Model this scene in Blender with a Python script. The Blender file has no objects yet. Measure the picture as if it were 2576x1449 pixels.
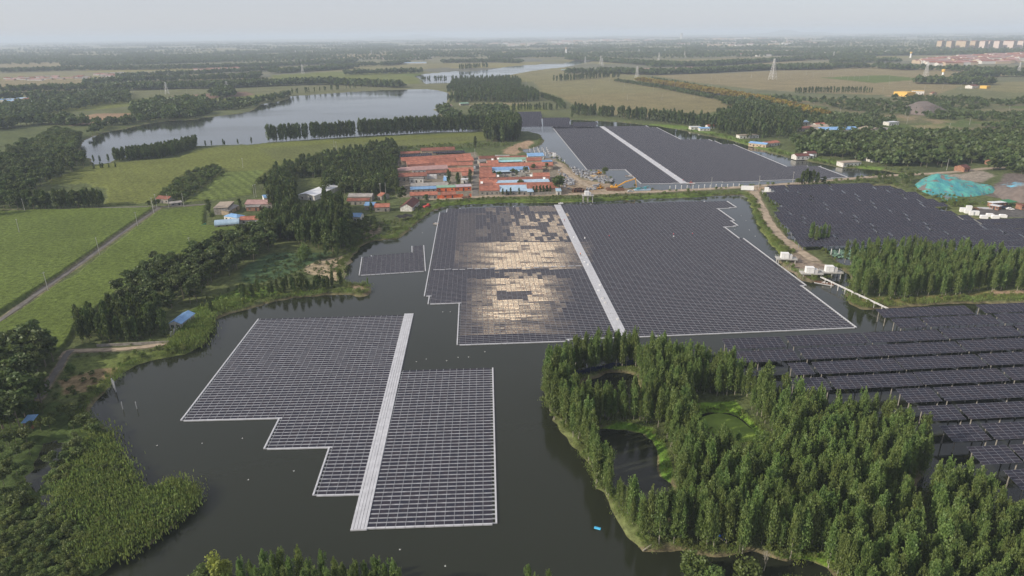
import bpy, math, random
import numpy as np
from mathutils import Vector, Matrix

random.seed(5)
rng = np.random.default_rng(5)
scene = bpy.context.scene
PI = math.pi
rad = math.radians

# ------------------------------------------------------------------ camera
F, CX, CY, CAMH, YH, ROLL = 1717.0, 1288.0, 724.5, 115.0, 86.0, rad(-0.62)
pit = math.atan((CY - YH) / F)
fw = np.array([0, math.cos(pit), -math.sin(pit)])
rt = np.array([1.0, 0, 0])
up = np.cross(rt, fw)
RT = rt * math.cos(ROLL) + up * math.sin(ROLL)
UP = -rt * math.sin(ROLL) + up * math.cos(ROLL)
cam_d = bpy.data.cameras.new('camera')
cam = bpy.data.objects.new('camera', cam_d)
scene.collection.objects.link(cam)
cam_d.sensor_width = 36
cam_d.lens = 36 * F / 2576
cam_d.clip_start = 1
cam_d.clip_end = 120000
M = Matrix(((RT[0], UP[0], -fw[0], 0), (RT[1], UP[1], -fw[1], 0), (RT[2], UP[2], -fw[2], CAMH), (0, 0, 0, 1)))
cam.matrix_world = M
scene.camera = cam

# ------------------------------------------------------------------ light
SUN_EL = rad(29)
SUN_DIR = np.array([-0.93, -0.36])
SUN_DIR = SUN_DIR / np.linalg.norm(SUN_DIR)          # towards the sun, horizontal
w = bpy.data.worlds.new('World')
scene.world = w
w.use_nodes = True
nt = w.node_tree
nt.nodes.clear()
sky = nt.nodes.new('ShaderNodeTexSky')
sky.sky_type = 'NISHITA'
sky.sun_disc = False
sky.sun_elevation = SUN_EL
sky.sun_rotation = math.atan2(SUN_DIR[0], SUN_DIR[1])
sky.altitude = 100
sky.air_density = 0.8
sky.dust_density = 0.8
sky.ozone_density = 4.0
bg = nt.nodes.new('ShaderNodeBackground')
bg.inputs['Strength'].default_value = 0.094
wo = nt.nodes.new('ShaderNodeOutputWorld')
veil = nt.nodes.new('ShaderNodeMix')          # thin high overcast veil over the clear sky
veil.data_type = 'RGBA'
veil.inputs['Factor'].default_value = 0.6
veil.inputs['B'].default_value = (8.2, 8.05, 8.5, 1)
nt.links.new(sky.outputs[0], veil.inputs['A'])
nt.links.new(veil.outputs['Result'], bg.inputs['Color'])
nt.links.new(bg.outputs[0], wo.inputs['Surface'])
sd = bpy.data.lights.new('sun', 'SUN')
sd.energy = 4.8
sd.angle = rad(0.6)
sd.color = (1.0, 0.90, 0.76)
sun = bpy.data.objects.new('sun', sd)
scene.collection.objects.link(sun)
sv = Vector((SUN_DIR[0] * math.cos(SUN_EL), SUN_DIR[1] * math.cos(SUN_EL), math.sin(SUN_EL)))
sun.rotation_euler = sv.to_track_quat('Z', 'Y').to_euler()
sun.location = (0, 0, 180)
scene.view_settings.view_transform = 'Standard'
scene.view_settings.look = 'None'
scene.view_settings.exposure = 0.06
scene.view_settings.gamma = 1.0
scene.cycles.max_bounces = 5
scene.cycles.diffuse_bounces = 2
scene.cycles.glossy_bounces = 3
scene.cycles.volume_bounces = 2
scene.cycles.transparent_max_bounces = 4
scene.cycles.caustics_reflective = False
scene.cycles.caustics_refractive = False

# ------------------------------------------------------------------ helpers: traced points -> places on the ground
GZ = 1.0
def G(x, y, z=0.0):
    d = fw + (x - CX) / F * RT + (CY - y) / F * UP
    t = (z - CAMH) / d[2]
    return np.array([d[0] * t, d[1] * t])
def PJ(X, Y, Z=0.0):
    X = np.asarray(X, float); Y = np.asarray(Y, float); Z = np.asarray(Z, float) - CAMH
    a = X * RT[0] + Y * RT[1] + Z * RT[2]
    b = X * UP[0] + Y * UP[1] + Z * UP[2]
    c = X * fw[0] + Y * fw[1] + Z * fw[2]
    return CX + F * a / c, CY - F * b / c
VIEWS = {'a': (1560, 580, 5.367), 'b': (1880, 580, 5.367), 'c': (0, 560, 2.337), 'd': (1000, 560, 2.337), 'e': (0, 1120, 2.337),
         'g': (2000, 560, 2.337), 'r': (3000, 560, 2.3367), 'q': (3000, 0, 2.3367), 's': (2000, 0, 2.337), 't': (3000, 1120, 2.3367),
         'u': (1000, 0, 2.337), 'v': (0, 0, 2.337), 'm': (3620, 640, 5.408), 'k': (2380, 660, 5.367), 'i': (3080, 980, 6.44),
         'y': (3000, 1684, 2.3367), 'x': (2000, 1684, 2.337), 'P': (0, 0, 1 / 1.59006)}
def V(v, x, y):
    x0, y0, s = VIEWS[v]
    return ((x0 + x / s) / 1.59006, (y0 + y / s) / 1.59006)
def VG(v, x, y, z=GZ):
    return G(*V(v, x, y), z)
def pts(s, v='P'):
    out = []
    for t in s.split():
        a, b = t.split(',')
        out.append(V(v, float(a), float(b)))
    return out
def wpts(s, z=0.0, v='P'):
    return np.array([G(x, y, z) for x, y in pts(s, v)])
def inpoly(X, Y, poly):
    X = np.asarray(X, float); Y = np.asarray(Y, float)
    r = np.zeros(X.shape, bool)
    n = len(poly)
    for k in range(n):
        x1, y1 = poly[k]; x2, y2 = poly[(k + 1) % n]
        c = (y1 > Y) != (y2 > Y)
        if y1 != y2:
            r ^= c & (X < (x2 - x1) * (Y - y1) / (y2 - y1) + x1)
    return r
def segdist(X, Y, a, b):
    d = b - a
    L = max(d @ d, 1e-9)
    t = np.clip(((X - a[0]) * d[0] + (Y - a[1]) * d[1]) / L, 0, 1)
    return np.hypot(X - a[0] - t * d[0], Y - a[1] - t * d[1])

# ------------------------------------------------------------------ helpers: objects
def link(o, parent=None):
    scene.collection.objects.link(o)
    if parent is not None:
        o.parent = parent
    return o
def tag(o, label=None, cat=None, group=None, kind=None):
    if label: o['label'] = label
    if cat: o['category'] = cat
    if group: o['group'] = group
    if kind: o['kind'] = kind
    return o
def empty(name, loc, rz=0, label=None, cat=None, group=None):
    o = bpy.data.objects.new(name, None)
    o.location = loc
    o.rotation_euler = (0, 0, rz)
    o.empty_display_size = 0.5
    link(o)
    return tag(o, label, cat, group)
class MB:
    def __init__(s):
        s.v = []; s.f = []; s.m = []; s.mi = 0
    def quad(s, *p):
        n = len(s.v); s.v += [tuple(q) for q in p]; s.f.append(tuple(range(n, n + len(p)))); s.m.append(s.mi)
    def box(s, x0, y0, z0, x1, y1, z1):
        n = len(s.v)
        s.v += [(x0, y0, z0), (x1, y0, z0), (x1, y1, z0), (x0, y1, z0), (x0, y0, z1), (x1, y0, z1), (x1, y1, z1), (x0, y1, z1)]
        for f in ((3, 2, 1, 0), (4, 5, 6, 7), (0, 1, 5, 4), (1, 2, 6, 5), (2, 3, 7, 6), (3, 0, 4, 7)):
            s.f.append(tuple(n + i for i in f)); s.m.append(s.mi)
    def hexa(s, p):            # 8 points, bottom four then top four
        n = len(s.v); s.v += [tuple(q) for q in p]
        for f in ((3, 2, 1, 0), (4, 5, 6, 7), (0, 1, 5, 4), (1, 2, 6, 5), (2, 3, 7, 6), (3, 0, 4, 7)):
            s.f.append(tuple(n + i for i in f)); s.m.append(s.mi)
    def tube(s, a, b, r0, r1=None, n=6, cap=True):
        r1 = r0 if r1 is None else r1
        a = Vector(a); b = Vector(b); d = (b - a)
        if d.length < 1e-6: return
        q = d.to_track_quat('Z', 'Y')
        k = len(s.v)
        for c, r in ((a, r0), (b, r1)):
            for i in range(n):
                s.v.append(tuple(c + q @ Vector((r * math.cos(2 * PI * i / n), r * math.sin(2 * PI * i / n), 0))))
        for i in range(n):
            j = (i + 1) % n
            s.f.append((k + i, k + j, k + n + j, k + n + i)); s.m.append(s.mi)
        if cap:
            s.f.append(tuple(k + i for i in reversed(range(n)))); s.m.append(s.mi)
            s.f.append(tuple(k + n + i for i in range(n))); s.m.append(s.mi)
    def lathe(s, prof, n=12, o=(0, 0, 0), axis='z'):
        k = len(s.v)
        for r, z in prof:
            for i in range(n):
                c, t = r * math.cos(2 * PI * i / n), r * math.sin(2 * PI * i / n)
                p = (c, t, z) if axis == 'z' else ((z, c, t) if axis == 'x' else (c, z, t))
                s.v.append((p[0] + o[0], p[1] + o[1], p[2] + o[2]))
        for j in range(len(prof) - 1):
            for i in range(n):
                i2 = (i + 1) % n
                s.f.append((k + j * n + i, k + j * n + i2, k + (j + 1) * n + i2, k + (j + 1) * n + i)); s.m.append(s.mi)
        s.f.append(tuple(k + i for i in reversed(range(n)))); s.m.append(s.mi)
        s.f.append(tuple(k + (len(prof) - 1) * n + i for i in range(n))); s.m.append(s.mi)
    def prism(s, poly, x0, x1, axis='x'):   # poly of (a,b) extruded along x (a=y, b=z) or y (a=x, b=z)
        n = len(s.v); m = len(poly)
        for x in (x0, x1):
            for a, b in poly:
                s.v.append((x, a, b) if axis == 'x' else (a, x, b))
        s.f.append(tuple(n + i for i in reversed(range(m)))); s.m.append(s.mi)
        s.f.append(tuple(n + m + i for i in range(m))); s.m.append(s.mi)
        for i in range(m):
            j = (i + 1) % m
            s.f.append((n + i, n + j, n + m + j, n + m + i)); s.m.append(s.mi)
    def mesh(s, name, mats):
        me = bpy.data.meshes.new(name)
        me.from_pydata(s.v, [], s.f)
        for mt in (mats if isinstance(mats, (list, tuple)) else [mats]):
            me.materials.append(mt)
        if any(s.m):
            me.polygons.foreach_set('material_index', s.m)
        me.update()
        return me
    def build(s, name, mats, parent=None):
        return link(bpy.data.objects.new(name, s.mesh(name, mats)), parent)
def quads_mesh(name, verts, mat, uv=None, col=None, fidx=None, smooth=False):
    """verts: (N,4,3) separate quads, or (M,3) with fidx (N,4)."""
    if fidx is None:
        nf = len(verts)
        vv = np.asarray(verts, np.float32).reshape(-1, 3)
        fidx = np.arange(nf * 4, dtype=np.int32).reshape(-1, 4)
    else:
        vv = np.asarray(verts, np.float32).reshape(-1, 3); nf = len(fidx)
        fidx = np.asarray(fidx, np.int32)
    me = bpy.data.meshes.new(name)
    me.vertices.add(len(vv)); me.vertices.foreach_set('co', vv.ravel())
    me.loops.add(nf * 4); me.loops.foreach_set('vertex_index', fidx.ravel())
    me.polygons.add(nf)
    me.polygons.foreach_set('loop_start', np.arange(0, nf * 4, 4, dtype=np.int32))
    me.polygons.foreach_set('loop_total', np.full(nf, 4, np.int32))
    if smooth: me.polygons.foreach_set('use_smooth', np.ones(nf, bool))
    me.update(calc_edges=True)
    if uv is not None:
        ul = me.uv_layers.new(name='UVMap')
        ul.data.foreach_set('uv', np.asarray(uv, np.float32).ravel())
    if col is not None:
        ca = me.color_attributes.new('Col', 'FLOAT_COLOR', 'POINT')
        ca.data.foreach_set('color', np.asarray(col, np.float32).ravel())
    me.materials.append(mat)
    return me

# ------------------------------------------------------------------ materials
def newmat(name):
    m = bpy.data.materials.new(name); m.use_nodes = True
    n = m.node_tree.nodes; b = n['Principled BSDF']
    return m, m.node_tree, b
def flat(name, col, rough=0.8, metal=0.0, var=0.12, scale=0.8, spec=0.3, dirt=None):
    m, t, b = newmat(name)
    b.inputs['Roughness'].default_value = rough
    b.inputs['Metallic'].default_value = metal
    b.inputs['Specular IOR Level'].default_value = spec
    tc = t.nodes.new('ShaderNodeTexCoord')
    n = t.nodes.new('ShaderNodeTexNoise'); n.inputs['Scale'].default_value = scale; n.inputs['Detail'].default_value = 5
    t.links.new(tc.outputs['Object'], n.inputs['Vector'])
    r = t.nodes.new('ShaderNodeValToRGB')
    r.color_ramp.elements[0].position = 0.3; r.color_ramp.elements[1].position = 0.72
    lo = dirt if dirt else [c * (1 - 2 * var) for c in col]
    r.color_ramp.elements[0].color = (*lo, 1); r.color_ramp.elements[1].color = (*[min(1, c * (1 + var)) for c in col], 1)
    t.links.new(n.outputs['Fac'], r.inputs['Fac'])
    t.links.new(r.outputs[0], b.inputs['Base Color'])
    return m
def roofmat(name, c1, c2, pitch=0.25, rough=0.7, spec=0.3, patch=0.4):
    """ribbed or tiled roof: fine ribs as bump, large patches of wear"""
    m, t, b = newmat(name)
    b.inputs['Roughness'].default_value = rough
    b.inputs['Specular IOR Level'].default_value = spec
    tc = t.nodes.new('ShaderNodeTexCoord')
    n = t.nodes.new('ShaderNodeTexNoise'); n.inputs['Scale'].default_value = patch; n.inputs['Detail'].default_value = 8
    n.inputs['Roughness'].default_value = 0.7
    t.links.new(tc.outputs['Object'], n.inputs['Vector'])
    r = t.nodes.new('ShaderNodeValToRGB')
    r.color_ramp.elements[0].position = 0.35; r.color_ramp.elements[1].position = 0.65
    r.color_ramp.elements[0].color = (*c1, 1); r.color_ramp.elements[1].color = (*c2, 1)
    t.links.new(n.outputs['Fac'], r.inputs['Fac'])
    oi = t.nodes.new('ShaderNodeObjectInfo')
    hs = t.nodes.new('ShaderNodeHueSaturation')
    mp = t.nodes.new('ShaderNodeMapRange'); mp.inputs['To Min'].default_value = 0.78; mp.inputs['To Max'].default_value = 1.15
    t.links.new(oi.outputs['Random'], mp.inputs['Value']); t.links.new(mp.outputs[0], hs.inputs['Value'])
    t.links.new(r.outputs[0], hs.inputs['Color'])
    t.links.new(hs.outputs[0], b.inputs['Base Color'])
    wv = t.nodes.new('ShaderNodeTexWave'); wv.inputs['Scale'].default_value = 1 / pitch / 3.0
    t.links.new(tc.outputs['Object'], wv.inputs['Vector'])
    bp = t.nodes.new('ShaderNodeBump'); bp.inputs['Strength'].default_value = 0.5; bp.inputs['Distance'].default_value = 0.05
    t.links.new(wv.outputs['Fac'], bp.inputs['Height']); t.links.new(bp.outputs[0], b.inputs['Normal'])
    return m
def leafmat(name, c1, c2, rough=0.6, trans=0.35):
    m = bpy.data.materials.new(name); m.use_nodes = True
    t = m.node_tree; t.nodes.clear()
    out = t.nodes.new('ShaderNodeOutputMaterial')
    tc = t.nodes.new('ShaderNodeTexCoord'); oi = t.nodes.new('ShaderNodeObjectInfo')
    n = t.nodes.new('ShaderNodeTexNoise'); n.inputs['Scale'].default_value = 0.7; n.inputs['Detail'].default_value = 4
    t.links.new(tc.outputs['Object'], n.inputs['Vector'])
    r = t.nodes.new('ShaderNodeValToRGB'); r.color_ramp.elements[0].position = 0.32; r.color_ramp.elements[1].position = 0.68
    r.color_ramp.elements[0].color = (*c1, 1); r.color_ramp.elements[1].color = (*c2, 1)
    t.links.new(n.outputs['Fac'], r.inputs['Fac'])
    hs = t.nodes.new('ShaderNodeHueSaturation')
    a = t.nodes.new('ShaderNodeMapRange'); a.inputs['To Min'].default_value = 0.482; a.inputs['To Max'].default_value = 0.515
    bb = t.nodes.new('ShaderNodeMapRange'); bb.inputs['To Min'].default_value = 0.7; bb.inputs['To Max'].default_value = 1.25
    ge = t.nodes.new('ShaderNodeNewGeometry')
    sc = t.nodes.new('ShaderNodeTexNoise'); sc.inputs['Scale'].default_value = 0.02
    t.links.new(ge.outputs['Position'], sc.inputs['Vector'])
    ad = t.nodes.new('ShaderNodeMath'); ad.operation = 'ADD'
    t.links.new(oi.outputs['Random'], ad.inputs[0]); t.links.new(sc.outputs['Fac'], ad.inputs[1])
    fr = t.nodes.new('ShaderNodeMath'); fr.operation = 'MULTIPLY'; fr.inputs[1].default_value = 0.62
    t.links.new(ad.outputs[0], fr.inputs[0])
    t.links.new(fr.outputs[0], bb.inputs['Value']); t.links.new(oi.outputs['Random'], a.inputs['Value'])
    t.links.new(a.outputs[0], hs.inputs['Hue']); t.links.new(bb.outputs[0], hs.inputs['Value'])
    t.links.new(r.outputs[0], hs.inputs['Color'])
    d = t.nodes.new('ShaderNodeBsdfDiffuse'); tr = t.nodes.new('ShaderNodeBsdfTranslucent'); mx = t.nodes.new('ShaderNodeMixShader')
    mx.inputs[0].default_value = trans
    gl = t.nodes.new('ShaderNodeBsdfGlossy'); gl.inputs['Roughness'].default_value = 0.55; gl.inputs['Color'].default_value = (.55, .6, .55, 1)
    m2 = t.nodes.new('ShaderNodeMixShader'); m2.inputs[0].default_value = 0.05
    t.links.new(hs.outputs[0], d.inputs['Color']); t.links.new(hs.outputs[0], tr.inputs['Color'])
    t.links.new(d.outputs[0], mx.inputs[1]); t.links.new(tr.outputs[0], mx.inputs[2])
    t.links.new(mx.outputs[0], m2.inputs[1]); t.links.new(gl.outputs[0], m2.inputs[2])
    t.links.new(m2.outputs[0], out.inputs['Surface'])
    return m

MAT = {}
MAT['poplar'] = leafmat('poplar_leaves', (.090, .152, .036), (.235, .305, .084), trans=.46)
MAT['dark'] = leafmat('dark_leaves', (.046, .078, .021), (.118, .152, .040), trans=.38)
MAT['broad'] = leafmat('broad_leaves', (.062, .098, .024), (.145, .180, .046), trans=.36)
MAT['willow'] = leafmat('willow_leaves', (.070, .115, .022), (.140, .190, .045))
MAT['yellow'] = leafmat('yellow_leaves', (.17, .19, .03), (.30, .31, .06))
MAT['bush'] = leafmat('bush_leaves', (.100, .150, .032), (.215, .250, .062))
MAT['reedleaf'] = leafmat('reed_leaves', (.115, .175, .040), (.235, .290, .075))
MAT['gold'] = leafmat('flowering_leaves', (.13, .12, .022), (.34, .24, .035))
MAT['bark'] = flat('bark', (.20, .17, .13), .9)
MAT['palebark'] = flat('pale_bark', (.36, .33, .27), .9)
MAT['brick_red'] = roofmat('red_tiles', (.22, .085, .058), (.44, .175, .115))
MAT['old_red'] = roofmat('old_red_tiles', (.14, .06, .045), (.30, .12, .08))
MAT['dark_red'] = roofmat('dark_red_tiles', (.09, .035, .03), (.17, .06, .045))
MAT['pink_roof'] = roofmat('faded_pink_roof', (.28, .17, .16), (.42, .27, .25))
MAT['blue_roof'] = roofmat('blue_sheet', (.14, .28, .50), (.24, .42, .66), spec=.4, rough=.5)
MAT['pale_blue'] = roofmat('pale_blue_sheet', (.26, .38, .50), (.42, .55, .66), spec=.4, rough=.5)
MAT['cyan_roof'] = roofmat('cyan_sheet', (.20, .42, .45), (.34, .58, .60), spec=.4, rough=.5)
MAT['green_roof'] = roofmat('green_sheet', (.18, .34, .24), (.30, .48, .34), spec=.4, rough=.5)
MAT['grey_roof'] = roofmat('grey_sheet', (.18, .17, .16), (.34, .32, .30))
MAT['tan_roof'] = roofmat('tan_roof', (.26, .21, .16), (.40, .34, .27))
MAT['white_roof'] = roofmat('white_sheet', (.55, .57, .60), (.72, .73, .75), rough=.5)
MAT['lilac_roof'] = roofmat('lilac_sheet', (.40, .34, .38), (.60, .54, .57))
MAT['white_wall'] = flat('whitewash', (.68, .67, .64), .9, dirt=(.42, .40, .36))
MAT['pinkish'] = flat('pinkish_render', (.60, .50, .45), .9)
MAT['grey_wall'] = flat('cement_wall', (.33, .31, .28), .95, dirt=(.20, .18, .15))
MAT['brick_wall'] = flat('brick_wall', (.33, .17, .11), .95, dirt=(.2, .11, .08))
MAT['tan_wall'] = flat('tan_wall', (.48, .38, .27), .95)
MAT['orange_wall'] = flat('orange_wall', (.70, .17, .07), .85)
MAT['yellow_wall'] = flat('yellow_wall', (.72, .46, .12), .85)
MAT['window'] = flat('dark_window', (.02, .025, .03), .2, spec=.6)
MAT['door_dark'] = flat('dark_door', (.05, .05, .055), .6)
MAT['door_red'] = flat('red_door', (.22, .07, .06), .6)
MAT['concrete'] = flat('concrete', (.42, .41, .38), .9)
MAT['steel'] = flat('galvanised', (.45, .46, .47), .55, .0)
MAT['float_dim'] = flat('float_weathered', (.21, .215, .235), .7, var=.2, scale=.6)
MAT['white_paint'] = flat('white_paint', (.80, .80, .79), .5, var=.04)
MAT['white_dirty'] = flat('dirty_white', (.66, .65, .64), .7)
MAT['float'] = flat('float_plastic', (.50, .51, .54), .6, var=.08, scale=.5)
MAT['float_grey'] = flat('float_grey', (.34, .35, .375), .6, var=.2, scale=.6)
MAT['rust'] = flat('rusty_steel', (.20, .11, .07), .85)
MAT['black'] = flat('black_rubber', (.02, .02, .02), .8)
MAT['machine'] = flat('machine_yellow', (.72, .36, .04), .5)
MAT['teal'] = flat('teal_paint', (.08, .30, .36), .5)
MAT['red'] = flat('red_paint', (.5, .07, .06), .6)
MAT['blue'] = flat('blue_plastic', (.03, .12, .55), .5)
MAT['skyblue'] = flat('skyblue_plastic', (.12, .60, .95), .5)
MAT['darkblue'] = flat('dark_blue_tarp', (.012, .025, .075), .6)
MAT['silver'] = flat('silver_paint', (.55, .57, .58), .3, .2)
MAT['glassdark'] = flat('car_glass', (.02, .025, .03), .1, spec=.7)
MAT['wood'] = flat('weathered_wood', (.24, .17, .11), .9)
MAT['crate'] = flat('packing_board', (.62, .47, .27), .8)
MAT['skin'] = flat('skin', (.45, .28, .2), .7)
MAT['navy'] = flat('navy_cloth', (.03, .04, .08), .9)
MAT['redcloth'] = flat('red_cloth', (.55, .08, .10), .9)
MAT['whitecloth'] = flat('white_cloth', (.75, .75, .75), .9)
MAT['orangecloth'] = flat('orange_cloth', (.75, .22, .06), .9)
MAT['bird'] = flat('white_feathers', (.82, .82, .80), .8, var=.03)
MAT['net'] = flat('net_green', (.05, .20, .10), .9)
MAT['algae'] = flat('algae', (.19, .27, .045), .7, scale=.25, dirt=(.13, .20, .03))
MAT['lotus'] = flat('lotus_leaves', (.24, .38, .28), .7, scale=1.5, dirt=(.10, .2, .13))

# solar glass: dark cells, pale frame round each panel, sun glint painted from the panel's own attribute
def panelmat(name, fx, fy, seam=True):
    m, t, b = newmat(name)
    b.inputs['Roughness'].default_value = 0.16
    b.inputs['Specular IOR Level'].default_value = 0.16
    uv = t.nodes.new('ShaderNodeUVMap'); uv.uv_map = 'UVMap'
    sp = t.nodes.new('ShaderNodeSeparateXYZ'); t.links.new(uv.outputs[0], sp.inputs[0])
    def mth(op, a, bval=None, bl=None):
        n = t.nodes.new('ShaderNodeMath'); n.operation = op
        t.links.new(a, n.inputs[0])
        if bl is not None: t.links.new(bl, n.inputs[1])
        elif bval is not None: n.inputs[1].default_value = bval
        return n.outputs[0]
    ax = mth('ABSOLUTE', mth('SUBTRACT', sp.outputs[0], .5)); ay = mth('ABSOLUTE', mth('SUBTRACT', sp.outputs[1], .5))
    fr = mth('MAXIMUM', mth('GREATER_THAN', ax, .5 - fx), bl=mth('GREATER_THAN', ay, .5 - fy))
    ge = t.nodes.new('ShaderNodeNewGeometry')
    nz = t.nodes.new('ShaderNodeTexNoise'); nz.inputs['Scale'].default_value = .45; nz.inputs['Detail'].default_value = 3
    t.links.new(ge.outputs['Position'], nz.inputs['Vector'])
    r = t.nodes.new('ShaderNodeValToRGB'); r.color_ramp.elements[0].position = .35; r.color_ramp.elements[1].position = .7
    r.color_ramp.elements[0].color = (.016, .017, .028, 1); r.color_ramp.elements[1].color = (.030, .023, .029, 1)
    t.links.new(nz.outputs['Fac'], r.inputs['Fac'])
    at = t.nodes.new('ShaderNodeVertexColor'); at.layer_name = 'Col'
    sc = t.nodes.new('ShaderNodeSeparateColor'); t.links.new(at.outputs[0], sc.inputs[0])
    # streaks of the painted sun glint inside a panel
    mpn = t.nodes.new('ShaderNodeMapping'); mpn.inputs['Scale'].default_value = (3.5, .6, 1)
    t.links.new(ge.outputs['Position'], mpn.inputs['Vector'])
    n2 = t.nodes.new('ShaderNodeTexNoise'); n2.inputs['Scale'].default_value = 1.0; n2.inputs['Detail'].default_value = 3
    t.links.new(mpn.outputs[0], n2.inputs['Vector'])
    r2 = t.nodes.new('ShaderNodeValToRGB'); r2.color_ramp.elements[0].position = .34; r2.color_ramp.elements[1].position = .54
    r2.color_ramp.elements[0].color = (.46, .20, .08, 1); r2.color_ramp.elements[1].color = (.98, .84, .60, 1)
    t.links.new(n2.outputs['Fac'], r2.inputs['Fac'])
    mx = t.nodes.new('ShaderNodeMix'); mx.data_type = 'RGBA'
    glint_fac = mth('MULTIPLY', sc.outputs[0], bl=mth('MINIMUM', mth('MULTIPLY', n2.outputs['Fac'], 1.9), 1.0))
    t.links.new(glint_fac, mx.inputs['Factor']); t.links.new(r.outputs[0], mx.inputs['A']); t.links.new(r2.outputs[0], mx.inputs['B'])
    mf = t.nodes.new('ShaderNodeMix'); mf.data_type = 'RGBA'; mf.inputs['B'].default_value = (.24, .25, .28, 1)
    t.links.new(fr, mf.inputs['Factor']); t.links.new(mx.outputs['Result'], mf.inputs['A'])
    # textured anti-glare glass: weak, even reflection over the cells
    t.nodes.remove(b); df = t.nodes.new('ShaderNodeBsdfDiffuse'); gl = t.nodes.new('ShaderNodeBsdfGlossy'); ms = t.nodes.new('ShaderNodeMixShader')
    gl.inputs['Roughness'].default_value = .18; gl.inputs['Color'].default_value = (.9, .92, 1, 1); ms.inputs[0].default_value = .045
    t.links.new(mf.outputs['Result'], df.inputs['Color']); t.links.new(df.outputs[0], ms.inputs[1]); t.links.new(gl.outputs[0], ms.inputs[2])
    t.links.new(ms.outputs[0], t.nodes['Material Output'].inputs['Surface'])
    return m
MAT['panel'] = panelmat('solar_glass', .008, .016)
MAT['panel_big'] = panelmat('solar_glass_framed', .016, .03)

# water
m, t, b = newmat('lake_water')
b.inputs['Base Color'].default_value = (.016, .019, .013, 1)
b.inputs['Roughness'].default_value = .035
b.inputs['IOR'].default_value = 1.333
ge = t.nodes.new('ShaderNodeNewGeometry')
mpn = t.nodes.new('ShaderNodeMapping'); mpn.inputs['Scale'].default_value = (.5, 1.1, 1)
t.links.new(ge.outputs['Position'], mpn.inputs['Vector'])
n1 = t.nodes.new('ShaderNodeTexNoise'); n1.inputs['Scale'].default_value = .9; n1.inputs['Detail'].default_value = 4
t.links.new(mpn.outputs[0], n1.inputs['Vector'])
n3 = t.nodes.new('ShaderNodeTexNoise'); n3.inputs['Scale'].default_value = .008; n3.inputs['Detail'].default_value = 3
t.links.new(mpn.outputs[0], n3.inputs['Vector'])
r3 = t.nodes.new('ShaderNodeMapRange'); r3.inputs['From Min'].default_value = .35; r3.inputs['From Max'].default_value = .65
r3.inputs['To Min'].default_value = .02; r3.inputs['To Max'].default_value = .15
t.links.new(n3.outputs['Fac'], r3.inputs['Value']); t.links.new(r3.outputs[0], b.inputs['Roughness'])
bp = t.nodes.new('ShaderNodeBump'); bp.inputs['Strength'].default_value = .12; bp.inputs['Distance'].default_value = .12
t.links.new(n1.outputs['Fac'], bp.inputs['Height']); t.links.new(bp.outputs[0], b.inputs['Normal'])
rc = t.nodes.new('ShaderNodeValToRGB'); rc.color_ramp.elements[0].color = (.014, .018, .010, 1); rc.color_ramp.elements[1].color = (.024, .026, .016, 1)
t.links.new(n3.outputs['Fac'], rc.inputs['Fac']); t.links.new(rc.outputs[0], b.inputs['Base Color'])
MAT['water'] = m

# ground: painted cover times fine procedural variation
m, t, b = newmat('ground_cover')
b.inputs['Roughness'].default_value = .95
b.inputs['Specular IOR Level'].default_value = .1
at = t.nodes.new('ShaderNodeVertexColor'); at.layer_name = 'Col'
ge = t.nodes.new('ShaderNodeNewGeometry')
def gn_noise(scale, det, lo, hi, vec=None):
    n = t.nodes.new('ShaderNodeTexNoise'); n.inputs['Scale'].default_value = scale; n.inputs['Detail'].default_value = det
    n.inputs['Roughness'].default_value = .65
    t.links.new(vec if vec is not None else ge.outputs['Position'], n.inputs['Vector'])
    r = t.nodes.new('ShaderNodeMapRange'); r.inputs['From Min'].default_value = .3; r.inputs['From Max'].default_value = .7
    r.inputs['To Min'].default_value = lo; r.inputs['To Max'].default_value = hi
    t.links.new(n.outputs['Fac'], r.inputs['Value'])
    return n, r
nA, rA = gn_noise(.42, 7, .5, 1.5)
nB, rB = gn_noise(.02, 4, .84, 1.16)
mu = t.nodes.new('ShaderNodeMath'); mu.operation = 'MULTIPLY'
t.links.new(rA.outputs[0], mu.inputs[0]); t.links.new(rB.outputs[0], mu.inputs[1])
# crop rows, strength from the cover's alpha
mpn = t.nodes.new('ShaderNodeMapping'); mpn.inputs['Rotation'].default_value = (0, 0, rad(-33))
t.links.new(ge.outputs['Position'], mpn.inputs['Vector'])
wv = t.nodes.new('ShaderNodeTexWave'); wv.inputs['Scale'].default_value = .045; wv.inputs['Distortion'].default_value = .6
t.links.new(mpn.outputs[0], wv.inputs['Vector'])
s1 = t.nodes.new('ShaderNodeMath'); s1.operation = 'SUBTRACT'; s1.inputs[1].default_value = .5; t.links.new(wv.outputs['Fac'], s1.inputs[0])
s2 = t.nodes.new('ShaderNodeMath'); s2.operation = 'MULTIPLY'; t.links.new(s1.outputs[0], s2.inputs[0]); t.links.new(at.outputs['Alpha'], s2.inputs[1])
s3 = t.nodes.new('ShaderNodeMath'); s3.operation = 'ADD'; s3.inputs[1].default_value = 1; t.links.new(s2.outputs[0], s3.inputs[0])
m4 = t.nodes.new('ShaderNodeMath'); m4.operation = 'MULTIPLY'; t.links.new(mu.outputs[0], m4.inputs[0]); t.links.new(s3.outputs[0], m4.inputs[1])
vm = t.nodes.new('ShaderNodeVectorMath'); vm.operation = 'SCALE'
t.links.new(at.outputs['Color'], vm.inputs[0]); t.links.new(m4.outputs[0], vm.inputs['Scale'])
t.links.new(vm.outputs[0], b.inputs['Base Color'])
bp = t.nodes.new('ShaderNodeBump'); bp.inputs['Strength'].default_value = .8; bp.inputs['Distance'].default_value = 1.1
t.links.new(nA.outputs['Fac'], bp.inputs['Height']); t.links.new(bp.outputs[0], b.inputs['Normal'])
MAT['ground'] = m
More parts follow.
